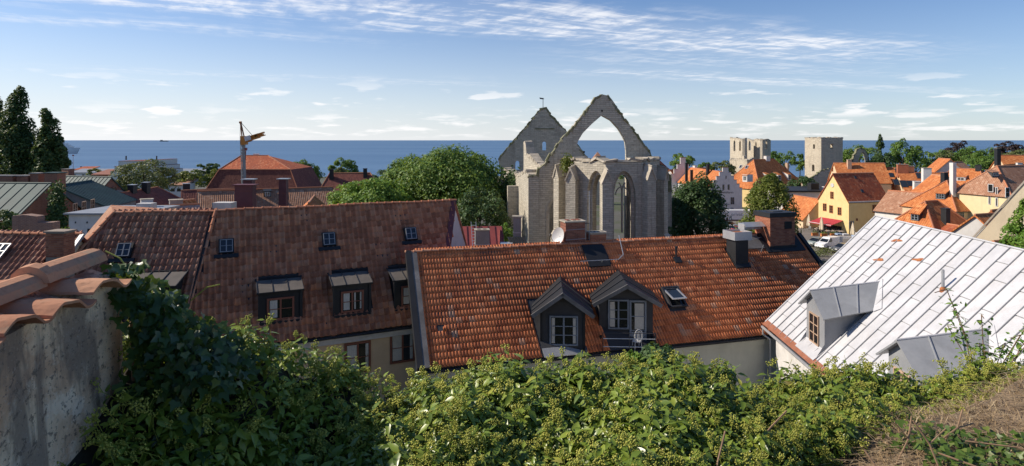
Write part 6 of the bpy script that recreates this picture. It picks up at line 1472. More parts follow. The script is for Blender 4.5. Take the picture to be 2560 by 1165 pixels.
def tree(name, label, px, ytop, ybot, D, wpx, mat='leaf_far', kind='round', n=6000, leaf=.34, group='trees of the old town', base=None, trunk=True, depth=1.0):
    k = D/F; x = (px-1280)*k; z1 = EYE-(ytop-HY)*k; z0 = EYE-(ybot-HY)*k; zb = (zt(D)-.2) if base is None else base; rx = wpx*k/2; rz = (z1-z0)/2
    t = thing(name, label, 'tree', (x, D, zb), group); cz = (z1+z0)/2-zb
    pos, nr, sz, sh, cl = crown_points(kind, rx*.97, rx*depth, rz*.97, n, leaf); pos[:, 2] += cz
    v, f = leaf_quads(pos, nr, sz); me = mesh_np('crown', v, f, MT[mat], attr=np.repeat(sh, 4)); link(me, 'crown', t); 
    m = MB(); o = Vector((x, D, zb)); r0 = max(.12, rx*.075); top = o+UP*(cz+rz*.35)
    m.tube(o, o+UP*(cz-rz*.5), r0*1.15, r0*.8, 8); m.tube(o+UP*(cz-rz*.5), top, r0*.8, r0*.25, 8); m.build('trunk', MT['bark'], t)
    for c in cl[::max(1, len(cl)//7)][:7]:
        s_ = o+UP*(cz-rz*random.uniform(.1, .55)); e = o+Vector((c[0]*.85, c[1]*.85, c[2]*.85+cz)); MB().tube(s_, e, r0*.38, r0*.1, 5).build('limb', MT['bark'], t)
    return t
tree('poplar_tree', 'tallest dark poplar towering over the copper roofs', 44, 220, 470, 112, 136, 'leaf_dark', 'poplar', 15000, .5)
tree('poplar_tree', 'slimmer pointed poplar beside the tallest one', 120, 270, 470, 110, 112, 'leaf_dark', 'poplar', 12000, .48)
tree('poplar_tree', 'lower poplar shoulder leaning over the ship', 152, 345, 470, 112, 70, 'leaf_dark', 'poplar', 6000, .46)
tree('poplar_tree', 'poplar standing behind the longest chimney of the copper roof', -12, 250, 470, 113, 90, 'leaf_dark', 'poplar', 10000, .48)
tree('poplar_tree', 'broad dark poplar base between the two tall poplars', 92, 365, 470, 116, 130, 'leaf_dark', 'round', 6000, .48)
tree('olive_tree', 'loose olive-green tree in front of the far white stepped gable', 362, 400, 500, 150, 150, 'leaf_olive', 'round', 7000, .45)
tree('olive_tree', 'small olive tree at the low flank of the white stepped gable', 318, 440, 500, 148, 70, 'leaf_olive', 'round', 2500, .45)
tree('leafy_tree', 'yellowish tree before the long harbour building', 482, 425, 480, 200, 95, 'leaf_yellow', 'round', 3500, .6)
tree('leafy_tree', 'yellow-green tree touching the mansard roof', 540, 426, 480, 205, 60, 'leaf_yellow', 'round', 2500, .6)
tree('leafy_tree', 'small dark tree on the shore above the yellow trees', 519, 405, 440, 280, 56, 'leaf_dark', 'round', 2500, .7)
tree('leafy_tree', 'low tree by the white harbour shed', 238, 421, 450, 270, 42, 'leaf_yellow', 'round', 2000, .6)
tree('leafy_tree', 'soft green tree beside the hip of the mansard roof', 762, 402, 490, 172, 90, 'leaf_far', 'round', 5000, .5)
tree('leafy_tree', 'rounded tree behind the soft green one', 738, 400, 470, 185, 60, 'leaf_far', 'round', 3000, .5)
tree('leafy_tree', 'dome shaped tree behind the roof with two black chimneys', 857, 398, 470, 190, 76, 'leaf_far', 'round', 4000, .5)
tree('leafy_tree', 'pale small tree in front of the dome shaped tree', 850, 420, 460, 182, 44, 'leaf_olive', 'round', 2000, .5)
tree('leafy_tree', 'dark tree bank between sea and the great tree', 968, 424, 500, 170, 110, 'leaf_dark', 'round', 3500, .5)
tree('great_tree', 'great spreading green tree beside the church ruin nave', 1128, 376, 600, 78, 275, 'leaf_far', 'round', 36000, .36)
tree('great_tree', 'shoulder of green foliage joining the great tree', 1035, 398, 570, 82, 170, 'leaf_far', 'round', 20000, .36)
tree('leafy_tree', 'sunlit yellow-green tree below the great tree', 930, 448, 600, 70, 215, 'leaf_bright', 'round', 20000, .32)
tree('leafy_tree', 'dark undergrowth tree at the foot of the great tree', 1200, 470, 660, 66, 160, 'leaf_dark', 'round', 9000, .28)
tree('leafy_tree', 'sunlit shrub by the grey chimney and church wall', 1262, 545, 680, 58, 60, 'leaf_bright', 'round', 3500, .2)
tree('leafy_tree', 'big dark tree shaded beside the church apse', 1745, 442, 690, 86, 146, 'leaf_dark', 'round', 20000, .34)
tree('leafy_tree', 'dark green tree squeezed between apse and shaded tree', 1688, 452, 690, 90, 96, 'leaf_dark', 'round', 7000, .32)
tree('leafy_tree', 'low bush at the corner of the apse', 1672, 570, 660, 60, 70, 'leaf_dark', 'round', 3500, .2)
tree('conical_tree', 'plump cone shaped tree on the market square', 1926, 436, 690, 94, 162, 'leaf_yellow', 'cone2', 24000, .34)
tree('leafy_tree', 'green tree rising over the far stepped gable', 1706, 380, 440, 235, 62, 'leaf_far', 'round', 3000, .6)
tree('leafy_tree', 'olive tree beside the ruined apse windows', 1805, 400, 450, 225, 78, 'leaf_olive', 'round', 3000, .6)
tree('leafy_tree', 'green tree between black chimney and olive tree', 1762, 408, 450, 222, 50, 'leaf_far', 'round', 2200, .6)
tree('leafy_tree', 'dense tree behind the broken arch', 2148, 357, 440, 235, 92, 'leaf_far', 'round', 4500, .6)
tree('cypress_tree', 'dark slender conifer pointing above the trees', 2204, 331, 470, 196, 40, 'leaf_dark', 'cone2', 4000, .5)
tree('leafy_tree', 'dark conifer skirt around the slender conifer', 2206, 380, 460, 192, 76, 'leaf_dark', 'round', 3500, .5)
tree('leafy_tree', 'round topped sunlit tree next to the slender conifer', 2258, 346, 460, 205, 76, 'leaf_far', 'round', 4500, .55)
tree('leafy_tree', 'bright tree shoulder beside the round topped tree', 2290, 362, 460, 203, 60, 'leaf_far', 'round', 3000, .55)
tree('purple_beech', 'dark purple beech standing behind the low leafy tree bank', 2398, 354, 420, 300, 64, 'leaf_purple', 'round', 3500, .7)
tree('purple_beech', 'dark purple beech above the wide orange roof', 2518, 356, 410, 290, 72, 'leaf_purple', 'round', 3500, .7)
for i, (px, yt, w_, D, lab) in enumerate(((2340, 373, 70, 250, 'leafy tree in the bank next to the round topped tree'), (2375, 376, 80, 245, 'low tree under the purple beech of the leafy bank'), (2430, 364, 90, 240, 'wide green tree between the purple beeches'), (2470, 372, 80, 232, 'green tree in front of the beech above the wide roof'), (2545, 374, 80, 236, 'tree at the end of the tree bank by the wide roof'), (2440, 388, 90, 205, 'green tree just above the hipped roof with shed dormers'))):
    tree('leafy_tree', lab, px, yt, 440, D, w_, ('leaf_far', 'leaf_olive', 'leaf_far')[i % 3], 'round', 3200, .6)
for i, (px, yt, w_, lab) in enumerate(((1962, 376, 60, 'tree on the far bank between apse and stone tower'), (1935, 380, 46, 'small tree beside the ruined apse'), (2000, 384, 40, 'bush tree touching the stone tower'), (2122, 372, 44, 'tree growing close behind the stone tower'))):
    tree('leafy_tree', lab, px, yt, 440, 320-20*i, w_, 'leaf_far', 'round', 2200, .7)
tree('leafy_tree', 'low trees on the grassy bank before the stone tower', 2010, 440, 500, 170, 70, 'leaf_dark', 'round', 2500, .5)
tree('leafy_tree', 'light green bushy tree before the cream gable', 2552, 548, 720, 38, 100, 'leaf_bright', 'round', 5000, .17, base=0)
tree('leafy_tree', 'upper branch of foliage against the cream gable wall', 2574, 490, 600, 37, 70, 'leaf_bright', 'round', 1600, .17, base=0)
tree('leafy_tree', 'dark tree mass below the eave of the copper roof', 8, 520, 640, 60, 90, 'leaf_dark', 'round', 4000, .3)
tree('leafy_tree', 'small leafy plant rising behind the orange brick chimney', 163, 560, 640, 38, 26, 'leaf_bright', 'round', 600, .16, base=0)
tree('leafy_tree', 'young dark tree standing just behind the ivy hedge', 1640, 852, 1010, 8.2, 150, 'leaf_dark', 'round', 2600, .075, base=5)
tree('leafy_tree', 'lighter young tree top beside the dark one behind the hedge', 1585, 868, 1000, 7.8, 70, 'leaf_bright', 'round', 900, .07, base=5)
# far shore woods: one label, told apart only by place
for i in range(34):
    D = 300+250*rng.random(); px = 120+2300*(i+rng.random())/34
    hh = 5+4*rng.random(); y1 = HY+(EYE-zt(D)-hh)*F/D
    tree('shore_tree', 'low tree in the loose wood along the distant shore', px, y1, HY+(EYE-zt(D))*F/D, D, 10*F/D*(1+rng.random()), ('leaf_far', 'leaf_dark', 'leaf_olive')[i % 3], 'round', 900, .9, group='low trees along the distant shore')
# ivy on walls
def wall_ivy(name, label, pts, n, leaf, mat='leaf_dark', out=Vector((0, -1, 0)), rad=.8):
    t = thing(name, label, 'ivy', tuple(pts[0])); P0 = np.array([tuple(p) for p in pts]); k = rng.integers(0, len(P0), n)
    pos = P0[k]+rng.normal(size=(n, 3))*np.array([rad*.5, rad*.35, rad*.55])-np.array(pts[0]); nr = rng.normal(size=(n, 3))*.6+np.array(out)+np.array([0, 0, .4])
    v, f = leaf_quads(pos, nr, np.full(n, leaf)*rng.uniform(.7, 1.3, n), .8); tag(link(mesh_np('foliage', v, f, MT[mat], attr=np.repeat(rng.random(n), 4)), 'foliage', t), kind='stuff')
    MB().path([Vector((pts[0][0], pts[0][1], 0))]+[Vector(p) for p in pts[::4]], .06, 5).build('stem', MT['bark'], t)
wall_ivy('wall_ivy', 'dark ivy hanging on the sunny nave wall of the ruin', [P(px, py, D) for px, D in ((1274, 78), (1281, 76), (1288, 75)) for py in range(445, 620, 14)], 4000, .3, rad=.9)
wall_ivy('wall_ivy', 'ivy wrapping the brick gable of the copper roofed house', [P(px, py, 72.5) for py in range(470, 610, 12) for px in range(int(142-(py-460)*.12), int(150+(py-460)*.10), 7)], 4000, .3, rad=.7)
wall_ivy('wall_plant', 'yellowish plant tuft growing on the ledge of the apse', [P(1417, y, 58) for y in (398, 405, 412, 418)], 420, .2, 'leaf_yellow', rad=.5)
# ---------------------------------------------------------------- market square
sq = MB().slab([Vector((28, 96, -1.985)), Vector((120, 96, -1.985)), Vector((120, 152, -1.985)), Vector((28, 152, -1.985))], UP, .1).build('market_square', MT['asphalt']); tag(sq, 'stone paved market square below the yellow house', None, None, 'structure')
def paint(name, c, rough=.25): return M(name, c, mscale(c, .9), rough=rough, spec=.6, bump=0, fine=.05)
PT = {'white': paint('car_white', (.78, .78, .78)), 'grey': paint('car_grey', (.12, .125, .13)), 'green': paint('car_sage', (.32, .36, .31)), 'blue': paint('car_blue', (.03, .05, .12)), 'silver': paint('car_silver', (.52, .54, .56)), 'red': paint('car_red', (.42, .03, .025)), 'dark': paint('car_dark', (.04, .05, .055))}
MT['tyre'] = M('tyre', (.02, .02, .02), bump=0); MT['lamp'] = M('lamp_glass', (.7, .7, .68), rough=.2, bump=0); MT['tail'] = M('tail_lamp', (.4, .02, .02), rough=.2, bump=0)
def car(name, label, px, py, rz, col, van=False, group='vehicles parked on the square', zg=-1.98):
    D = (EYE-zg)*F/(py-HY); t = thing(name, label, 'van' if van else 'car', ((px-1280)/F*D, D, zg), group, math.radians(rz)); ORG[t.name] = Vector((0, 0, 0))
    L, W_ = (4.7, 1.85) if van else (4.3, 1.72)
    if van: body = [(-2.35, .35), (-2.35, 1.1), (-2.3, 1.2), (1.05, 1.2), (1.25, 1.16), (2.1, .98), (2.33, .75), (2.35, .38)]; cab = [(-2.32, 1.18), (-2.2, 1.88), (-1.6, 1.95), (.45, 1.93), (1.35, 1.12)]
    else: body = [(-2.15, .38), (-2.15, .78), (-2.05, .93), (-1.0, .95), (1.0, .93), (1.95, .78), (2.12, .60), (2.15, .36)]; cab = [(-1.75, .92), (-1.15, 1.38), (-.5, 1.46), (.25, 1.42), (1.05, .92)]
    def ext(prof, w0, w1, zlo, zhi):
        f = lambda z: w0+(w1-w0)*max(0, min(1, (z-zlo)/(zhi-zlo))); m = MB()
        a = [Vector((x, -f(z), z)) for x, z in prof]; b = [Vector((x, f(z), z)) for x, z in prof]
        m.poly(a); m.poly(b[::-1])
        for i in range(len(prof)):
            j = (i+1) % len(prof); m.poly([a[i], b[i], b[j], a[j]])
        return m
    bd = ext(body, W_/2, W_/2-.06, .5, 1.2).build('body', PT[col], t)
    zt1 = cab[2][1]
    g = ext(cab, W_/2-.07, W_/2-.24, cab[0][1], zt1).build('cabin', MT['glass'] if not van else PT[col], t)
    MB().slab([Vector((cab[1][0]-.02, -W_/2+.22, cab[1][1]+.03)), Vector((cab[3][0]+.05, -W_/2+.22, cab[3][1]+.03)), Vector((cab[3][0]+.05, W_/2-.22, cab[3][1]+.03)), Vector((cab[1][0]-.02, W_/2-.22, cab[1][1]+.03))], UP, .05).build('roof', PT[col], t)
    if van:
        MB().slab([Vector((.56, -.66, 1.82)), Vector((.56, .66, 1.82)), Vector((1.30, .74, 1.2)), Vector((1.30, -.74, 1.2))], Vector((.65, 0, .75)), .02).build('windscreen', MT['glass'], t)
        for s_ in (-1, 1): MB().poly([Vector((.95, s_*.885, 1.22)), Vector((.1, s_*.885, 1.22)), Vector((.1, s_*.74, 1.8)), Vector((.4, s_*.74, 1.8))]).build('side_window', MT['glass'], t, fix=False)
    else:
        for s_ in (-1, 1): MB().obox(Vector((-.2, s_*(W_/2-.12), 1.16)), XA, YA, UP, -.03, .03, -.06, .06, -.24, .24).build('pillar', PT[col], t)
    for x in (-1.3, 1.32):
        for s_ in (-1, 1):
            wh = MB().tube((x, s_*(W_/2-.2), .31), (x, s_*(W_/2+.012), .31), .31, n=14).build('wheel', MT['tyre'], t); MB().tube((x, s_*(W_/2), .31), (x, s_*(W_/2+.03), .31), .19, n=10).build('rim', MT['galv'], wh)
    fx = body[-2][0]
    for s_ in (-1, 1):
        MB().obox(Vector((fx-.02, s_*(W_/2-.28), .70 if not van else .82)), XA, YA, UP, -.06, .06, -.2, .2, -.09, .09).build('headlight', MT['lamp'], t); MB().obox(Vector((-L/2+.02, s_*(W_/2-.18), .8)), XA, YA, UP, -.04, .02, -.1, .1, -.12, .12).build('tail_lamp', MT['tail'], t)
    MB().obox(Vector((fx+.02, 0, .45)), XA, YA, UP, -.05, .06, -W_/2+.08, W_/2-.08, -.08, .08).build('bumper', PT[col] if van else MT['dark_steel'], t)
    MB().obox(Vector((fx+.085, 0, .5)), XA, YA, UP, 0, .012, -.26, .26, -.055, .055).build('number_plate', MT['steel_white'], t)
    return t
car('panel_van', 'white panel van parked by the square between a sage car and a grey car', 2071, 620, 205, 'white', True)
car('parked_car', 'sage green car behind the big tree beside the white van', 2041, 614, 208, 'green')
car('parked_car', 'dark grey saloon parked in front of the white van', 2107, 630, 200, 'grey')
car('parked_car', 'dark blue car parked between the dark tree and the plump tree', 1826, 594, 20, 'blue')
car('parked_car', 'silver car in the row below the white truck', 1838, 579, 30, 'silver')
car('parked_car', 'small red car behind the blue one at the big tree', 1852, 582, 25, 'red')
car('parked_car', 'dark car parked close to the white truck', 1822, 570, 35, 'dark')
def truck():
    zg = -1.98; D = 143.5; t = thing('box_truck', 'long white box truck with dark lettering before the stepped gable', 'truck', ((1830-1280)/F*D, D, zg)); k = D/F; x0, x1 = (1796-1280)*k, (1872-1280)*k
    z0, z1 = EYE-(549-HY)*k, EYE-(526-HY)*k
    b = MB().box(x0, x1, D, D+2.5, z0+.0, z1).build('box', PT['white'], t); MB().box(x0-.02, x1+.02, D-.02, D+2.52, z0-.25, z0-.003).build('chassis', M('maroon_skirt', (.12, .03, .04), bump=0), t)
    text_mesh('privat', 1.15, MT['wood_grey'], b, Vector(((1842-1280)*k, D-.015, (z0+z1)/2+.12)), XA, UP, sx=1.0)
    for x in (x0+1, x0+2.1, x1-1.2): 
        wh = MB().tube((x, D+.02, zg+.42), (x, D+.3, zg+.42), .42, n=14).build('wheel', MT['tyre'], t); MB().tube((x, D, zg+.42), (x, D+.02, zg+.42), .25, n=10).build('rim', MT['galv'], wh)
    cb = MB().box(x1+.15, x1+1.9, D+.1, D+2.4, zg+.5, zg+2.5).build('cab', PT['white'], t); MB().box(x1+.6, x1+1.5, D+.07, D+.098, zg+1.5, zg+2.2).build('side_window', MT['glass'], cb)
truck()
# awning on the yellow gable
def awning():
    n, X, o = yel.face('A'); a = hit(2052, 541, o, n); b = hit(2108, 553, o, n); b.z = a.z = (a.z+b.z)/2; t = thing('awning', 'red fabric awning over the terrace of the yellow house', 'awning', (a.x, a.y, a.z)); d = (b-a); L = d.length; d.normalize()
    red = M('red_awning', (.42, .035, .05), (.36, .03, .045), rough=.8, bump=.05); N_ = 9
    for i in range(N_):
        p0, p1 = a+d*(L*i/N_), a+d*(L*(i+1)/N_-.01); s = n*3.1-UP*.85; sag = -UP*.05
        MB().grid([[p0, p0+s*.5+sag, p0+s], [p1, p1+s*.5+sag, p1+s]]).poly([p0+s, p1+s, p1+s-UP*.22, p0+s-UP*.22]).build('awning_panel', red, t, fix=False)
    MB().tube(a+n*3.1-UP*.87, b+n*3.1-UP*.87, .05).build('front_bar', MT['steel_white'], t)
    for f in (.15, .85): MB().path([a+d*(L*f)-UP*.4, a+d*(L*f)+n*1.6-UP*.9, a+d*(L*f)+n*3.05-UP*.87], .035).build('arm', MT['dark_steel'], t)
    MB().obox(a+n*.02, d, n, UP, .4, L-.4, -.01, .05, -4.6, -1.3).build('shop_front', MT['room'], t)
awning()
CLOTH = M('parasol_cloth', (.72, .62, .45), (.6, .5, .36), rough=.9, bump=.2, bscale=9)
def parasol(label, px, py, h=3.0):
    D = (EYE+1.98)*F/(py-HY); t = thing('parasol', label, 'parasol', ((px-1280)/F*D, D, -1.98), 'closed cream parasols on the terrace'); o = Vector(((px-1280)/F*D, D, -1.98))
    MB().tube(o, o+UP*h, .03).build('pole', MT['wood_white'], t); MB().obox(o, XA, YA, UP, -.35, .35, -.35, .35, 0, .1).build('base', MT['grey_render'], t)
    rows = [[o+Vector((math.cos(a)*r*(1+.25*math.cos(4*a)), math.sin(a)*r*(1+.25*math.cos(4*a)), z)) for a in [2*math.pi*i/16 for i in range(16)]] for r, z in ((.36, .75), (.40, .95), (.30, h*.62), (.16, h*.85), (.03, h))]
    MB().grid(rows, close=True).poly(rows[0]).build('folded_cloth', CLOTH, t, fix=False); return t
parasol('closed cream parasol with a wide skirt near the blue cloth tables', 2132, 596, 3.1); parasol('closed cream parasol by the wooden shed of the yellow house', 2164, 583, 3.0)
parasol('tall closed parasol before the red awning', 2054, 583, 3.4); parasol('closed parasol at the corner of the low cream house', 2022, 573, 3.2)
def table(px, py, col, lab):
    D = (EYE+1.98)*F/(py-HY); o = Vector(((px-1280)/F*D, D, -1.98)); t = thing('cafe_table', lab, 'table', tuple(o), 'cafe tables on the square')
    MB().obox(o, XA, YA, UP, -.5, .5, -.5, .5, .72, .76).build('tabletop', TC[col], t); MB().tube(o, o+UP*.72, .04).build('leg', MT['dark_steel'], t); MB().obox(o, XA, YA, UP, -.3, .3, -.3, .3, 0, .03).build('base', MT['dark_steel'], t)
    if col != 'pale':
        m = MB()
        for s_ in (-1, 1): m.obox(o, XA, YA, UP, -.52, .52, s_*.52-.01, s_*.52+.01, .48, .765); m.obox(o, XA, YA, UP, s_*.52-.01, s_*.52+.01, -.51, .51, .48, .765)
        tag(m.build('cloth_hem', TC[col], t), kind='stuff')
TC = {'blue': M('blue_cloth', (.32, .42, .58), bump=0), 'white': M('white_cloth', (.68, .68, .70), bump=0), 'pale': M('pale_top', (.6, .5, .4), bump=0)}
def chair(px, py, rz):
    D = (EYE+1.98)*F/(py-HY); t = thing('cafe_chair', 'small cafe chair set out on the terrace', 'chair', ((px-1280)/F*D, D, -1.98), 'cafe chairs on the terrace', math.radians(rz)); ORG[t.name] = Vector((0, 0, 0))
    m = CH[int(px) % 3]
    MB().box(-.22, .22, -.22, .22, .43, .47).build('seat', m, t); MB().box(-.22, .22, .2, .24, .5, .92).build('backrest', m, t)
    for x in (-.19, .19):
        for y in (-.19, .2): MB().box(x-.02, x+.02, y-.02, y+.02, 0, .43 if y < 0 else .6).build('leg', m, t)
CH = [M('chair_brown', (.16, .08, .045), bump=0), M('chair_grey', (.3, .29, .28), bump=0), M('chair_black', (.04, .04, .04), bump=0)]
for px, py, c in ((2097, 593, 'blue'), (2112, 594, 'white'), (2139, 598, 'blue'), (2148, 592, 'white')): table(px, py, c, 'cafe table under a %s cloth at the square' % c)
for i in range(13): table(2030+rng.random()*72, 574+rng.random()*14, 'pale', 'bare pale topped cafe table near the red awning')
for i in range(34): chair(2026+rng.random()*82, 573+rng.random()*17, rng.random()*360)
def planter(px, py):
    D = (EYE+1.98)*F/(py-HY); o = Vector(((px-1280)/F*D, D, -1.98)); t = thing('planter_box', 'terracotta planter box on the edge of the terrace', 'planter', tuple(o), 'terracotta planters along the terrace'); MB().obox(o, XA, YA, UP, -.6, .6, -.25, .25, 0, .55).build('box', MT['roof_orange'], t)
    n = 90; pos = rng.normal(size=(n, 3))*np.array([.35, .15, .15])+np.array([0, 0, .7]); v, f = leaf_quads(pos, sph(n), np.full(n, .16)); link(mesh_np('plant', v, f, MT['leaf_far'], attr=np.repeat(rng.random(n), 4)), 'plant', t)
for px, py in ((2037, 589), (2060, 591), (2084, 591)): planter(px, py)
def sign():
    D = 104.0; o = Vector(((2102-1280)/F*D, D, zt(D)+.02)); t = thing('street_sign', 'blank white rectangular sign on a thin pole by the parked cars', 'sign', tuple(o)); MB().tube(o, o+UP*2.9, .035).build('pole', MT['galv'], t); MB().obox(o-YA*.05, XA, YA, UP, -.28, .28, -.01, .01, 1.55, 2.5).build('plate', MT['steel_white'], t)
sign()
sh = thing('wooden_shed', 'low wooden booth with pale rails against the yellow house', 'booth', (74, 127, -2)); _o = Vector(((2150-1280)/F*124, 124, -1.98))
MB().obox(_o, XA, YA, UP, -1.6, 1.6, -.6, .6, 0, 1.5).build('wall', M('shed_wood', (.26, .17, .09), bump=.2), sh); MB().obox(_o, XA, YA, UP, -1.8, 1.8, -.8, .8, 1.5, 1.6).build('roof', MT['wood_tan'], sh)
for z in (.5, 1.1): MB().obox(_o, XA, YA, UP, -1.7, 1.7, -.72, -.65, z, z+.12).build('rail', MT['wood_tan'], sh)
ws = thing('low_wall', 'low white kerb wall behind the white van', 'wall', (64, 118, -2)); MB().obox(Vector((62, 117.5, -1.98)), Vector((.97, -.24, 0)), Vector((.24, .97, 0)), UP, -1, 5.5, -.15, .15, 0, .5).build('wall', MT['white'], ws)
for i, (px, py, w_) in enumerate(((2046, 641, 30), (2062, 632, 22))):
    D = (EYE+1.98)*F/(py-HY); o = Vector(((px-1280)/F*D, D, -1.98)); t = thing('low_shrub', ('spreading low shrub at the foot of the brick chimney view', 'small yellowing shrub beside the parked van')[i], 'shrub', tuple(o)); n = 500
    pos = rng.normal(size=(n, 3))*np.array([1.1, .5, .25])+np.array([0, 0, .45]); v, f = leaf_quads(pos, sph(n), np.full(n, .2)); link(mesh_np('foliage', v, f, MT['leaf_olive'], attr=np.repeat(rng.random(n), 4)), 'foliage', t)
# ---------------------------------------------------------------- foreground: plaster wall, ivy hedge, dry bank
def old_plaster():
    m, t, b = newmat('old_plaster'); p = coord(t); n1 = t.noise(p, 1.3, 6.0, 0.65, 0.6); n2 = t.noise(p, 5.0, 6.0, 0.7); n3 = t.noise(p, 34.0, 5.0, 0.7); n4 = t.noise(p, 90.0, 3.0, 0.6)
    x, y, z = t.sep(p); st = t.noise(t.comb(t.m('MULTIPLY', x, 5.0), t.m('MULTIPLY', y, 5.0), t.m('MULTIPLY', z, .8)), 1.0, 6.0, .65, .5)
    c = t.mix(t.mr(n1, .42, .58), (0.60, 0.39, 0.25), (0.84, 0.66, 0.46)); c = t.mix(t.m('MULTIPLY', t.mr(n2, .53, .62), .85), c, (0.84, 0.70, 0.54))
    c = t.mix(t.m('MULTIPLY', t.mr(st, .48, .60), .8), c, (0.22, 0.17, 0.135)); c = t.mix(t.m('MULTIPLY', t.mr(n3, .54, .62), .8), c, (0.16, 0.125, 0.10)); c = t.mix(t.m('MULTIPLY', t.mr(n4, .6, .7), .6), c, (0.5, 0.45, 0.4))
    t.L(c, b.inputs['Base Color']); b.inputs['Roughness'].default_value = .95; b.inputs['Specular IOR Level'].default_value = .15
    h = t.m('ADD', t.m('MULTIPLY', n2, .6), t.m('ADD', t.m('MULTIPLY', n3, .35), t.m('MULTIPLY', n4, .15))); t.L(t.bump(h, .9, .03), b.inputs['Normal']); return m
def plaster_wall():
    t = thing('plaster_wall', 'rough stained plaster wall capped with clay tiles, ivy climbing at its end', 'wall', (-2.25, 1.2, 14.7)); zt_ = EYE-.80; xf = -2.08; mp = old_plaster()
    ys = [-1.6+4.86*i/26 for i in range(27)]; zs = [14.6+(zt_-14.6)*i/12 for i in range(13)]
    bm = lambda y, z: .022*math.sin(3.1*y+2*z)+.016*math.sin(7.3*y-4.1*z)+random.uniform(-.006, .006)
    face = [[Vector((xf+bm(y, z), y, z+.07*max(0, y-2.4)*(z-14.6)/1.6)) for y in ys] for z in zs]
    m = MB().grid(face); m.poly([face[0][-1], Vector((xf-.34, 3.26, 14.6)), Vector((xf-.34, 3.26, zt_)), face[-1][-1]])
    m.grid([[Vector((xf-.34, y, z)) for y in ys] for z in (14.6, zt_)]); m.grid([face[-1], [Vector((xf-.17, y, zt_+.05+.07*max(0, y-2.4))) for y in ys], [Vector((xf-.34, y, zt_)) for y in ys]])
    m.build('wall', mp, t, smooth=True)
    # curved cap tiles: width along y, slope falling towards +x
    w_, L = .262, .27; xs = [i/14 for i in range(15)]
    prof = [  .026+.030*math.sin(2*math.pi*x-.6)+.008*math.sin(4*math.pi*x) for x in xs]
    def tile_me(nm, seed):
        random.seed(seed); m = MB(); n = 6; th = .013
        top = [[Vector((L*k/n, x*w_*1.06, z+.03*(k/n)+random.uniform(-.002, .002))) for x, z in zip(xs, prof)] for k in range(n+1)]
        bot = [[p-UP*th for p in r] for r in top]
        m.grid(top); m.grid(bot); m.grid([top[-1], bot[-1]]); m.grid([[r[0] for r in top], [r[0] for r in bot]]); m.grid([[r[-1] for r in top], [r[-1] for r in bot]])
        me = bpy.data.meshes.new(nm); me.from_pydata([tuple(v) for v in m.v], [], m.f); me.materials.append(MT['coping_tile'])
        import bmesh
        b = bmesh.new(); b.from_mesh(me); bmesh.ops.remove_doubles(b, verts=b.verts, dist=1e-4); bmesh.ops.recalc_face_normals(b, faces=b.faces); b.to_mesh(me); b.free()
        return me
    mes = [tile_me('tile', 3), tile_me('tile', 4)]; random.seed(21)
    sl = math.radians(8)
    for s_ in (1, -1):
        for i in range(18):
            y = -1.3+i*.262+random.uniform(-.006, .006); o = Vector((xf-.17, y, zt_+.035+.07*max(0, y-2.4)+random.uniform(-.006, .006)))
            a = sl+random.gauss(0, .03); X_ = Vector((math.cos(a)*s_, random.gauss(0, .03), -math.sin(a))).normalized(); Y_ = Vector((0, 1, 0)) if s_ > 0 else Vector((0, 1, 0)); Z_ = X_.cross(Y_).normalized()
            if s_ < 0: Z_ = -Z_
            if o.y+.26 < 3.40: put(random.choice(mes), 'tile', t, mat4(o, X_, Y_, Z_))
    ridge_tiles(t, MT['coping_tile'], Vector((xf-.17, -1.2, zt_+.085)), Vector((xf-.17, 2.42, zt_+.085)), .085, .42); ridge_tiles(t, MT['coping_tile'], Vector((xf-.17, 2.42, zt_+.085)), Vector((xf-.17, 3.27, zt_+.15)), .085, .42)
    return t
plaster_wall()
random.seed(11)
# --- ivy
def lin(x, xs, ys): return float(np.interp(x, xs, ys))
CX = [-2.4, -2.02, -1.84, -1.62, -1.48, -1.38, -1.07, -.24, .66, 1.29, 1.95, 2.7, 3.48, 4.53, 6.0]
CZ = [-.90, -1.04, -1.19, -1.26, -1.31, -1.49, -1.68, -1.71, -1.73, -1.81, -1.88, -1.93, -2.10, -2.04, -1.95]
CY = [3.4, 3.5, 3.6, 3.75, 3.9, 4.1, 4.3, 4.5, 4.6, 4.7, 4.8, 5.0, 5.2, 5.4, 5.7]
def crest(x): return lin(x, CX, CZ), lin(x, CX, CY)
def bumps(x, y): return .04*math.sin(2.3*x+1.1*y)+.045*math.sin(5.1*x-2.7*y+1)+.03*math.sin(9.7*x+6.1*y)
def hfront(x): return min(crest(x)[1]-.4, lin(x, [.9, 1.6, 4.0, 6.0], [2.3, 3.55, 4.6, 5.2]))
def hedge_z(x, y):
    zc, yc = crest(x); front = hfront(x)
    if y > yc: return EYE+zc-(y-yc)*1.6+bumps(x, y)*.6
    k = (yc-y)/(yc-front); slope = .10 if x > -.3 else .10+.35*min(1, (-.3-x)/1.2)
    z = EYE+zc-slope*(yc-y)+bumps(x, y)
    if k > .8: z -= (k-.8)*2.2
    return z
def mat_ivy():
    m = leaf_mat('ivy_leaf', [(0.0, (0.107, 0.168, 0.024)), (0.5, (0.181, 0.256, 0.032)), (0.9, (0.296, 0.356, 0.048)), (0.95, (0.456, 0.452, 0.067)), (0.975, (0.24, 0.20, 0.05)), (1.0, (0.22, 0.12, 0.06))], rough=.34, trans=.22, spec=.55); return m
MT['ivy'] = mat_ivy()
MT['ivy_big'] = leaf_mat('ivy_big_leaf', [(0.0, (0.029, 0.065, 0.016)), (0.6, (0.049, 0.104, 0.023)), (1.0, (0.098, 0.163, 0.034))], rough=.36, trans=.3, spec=.5)
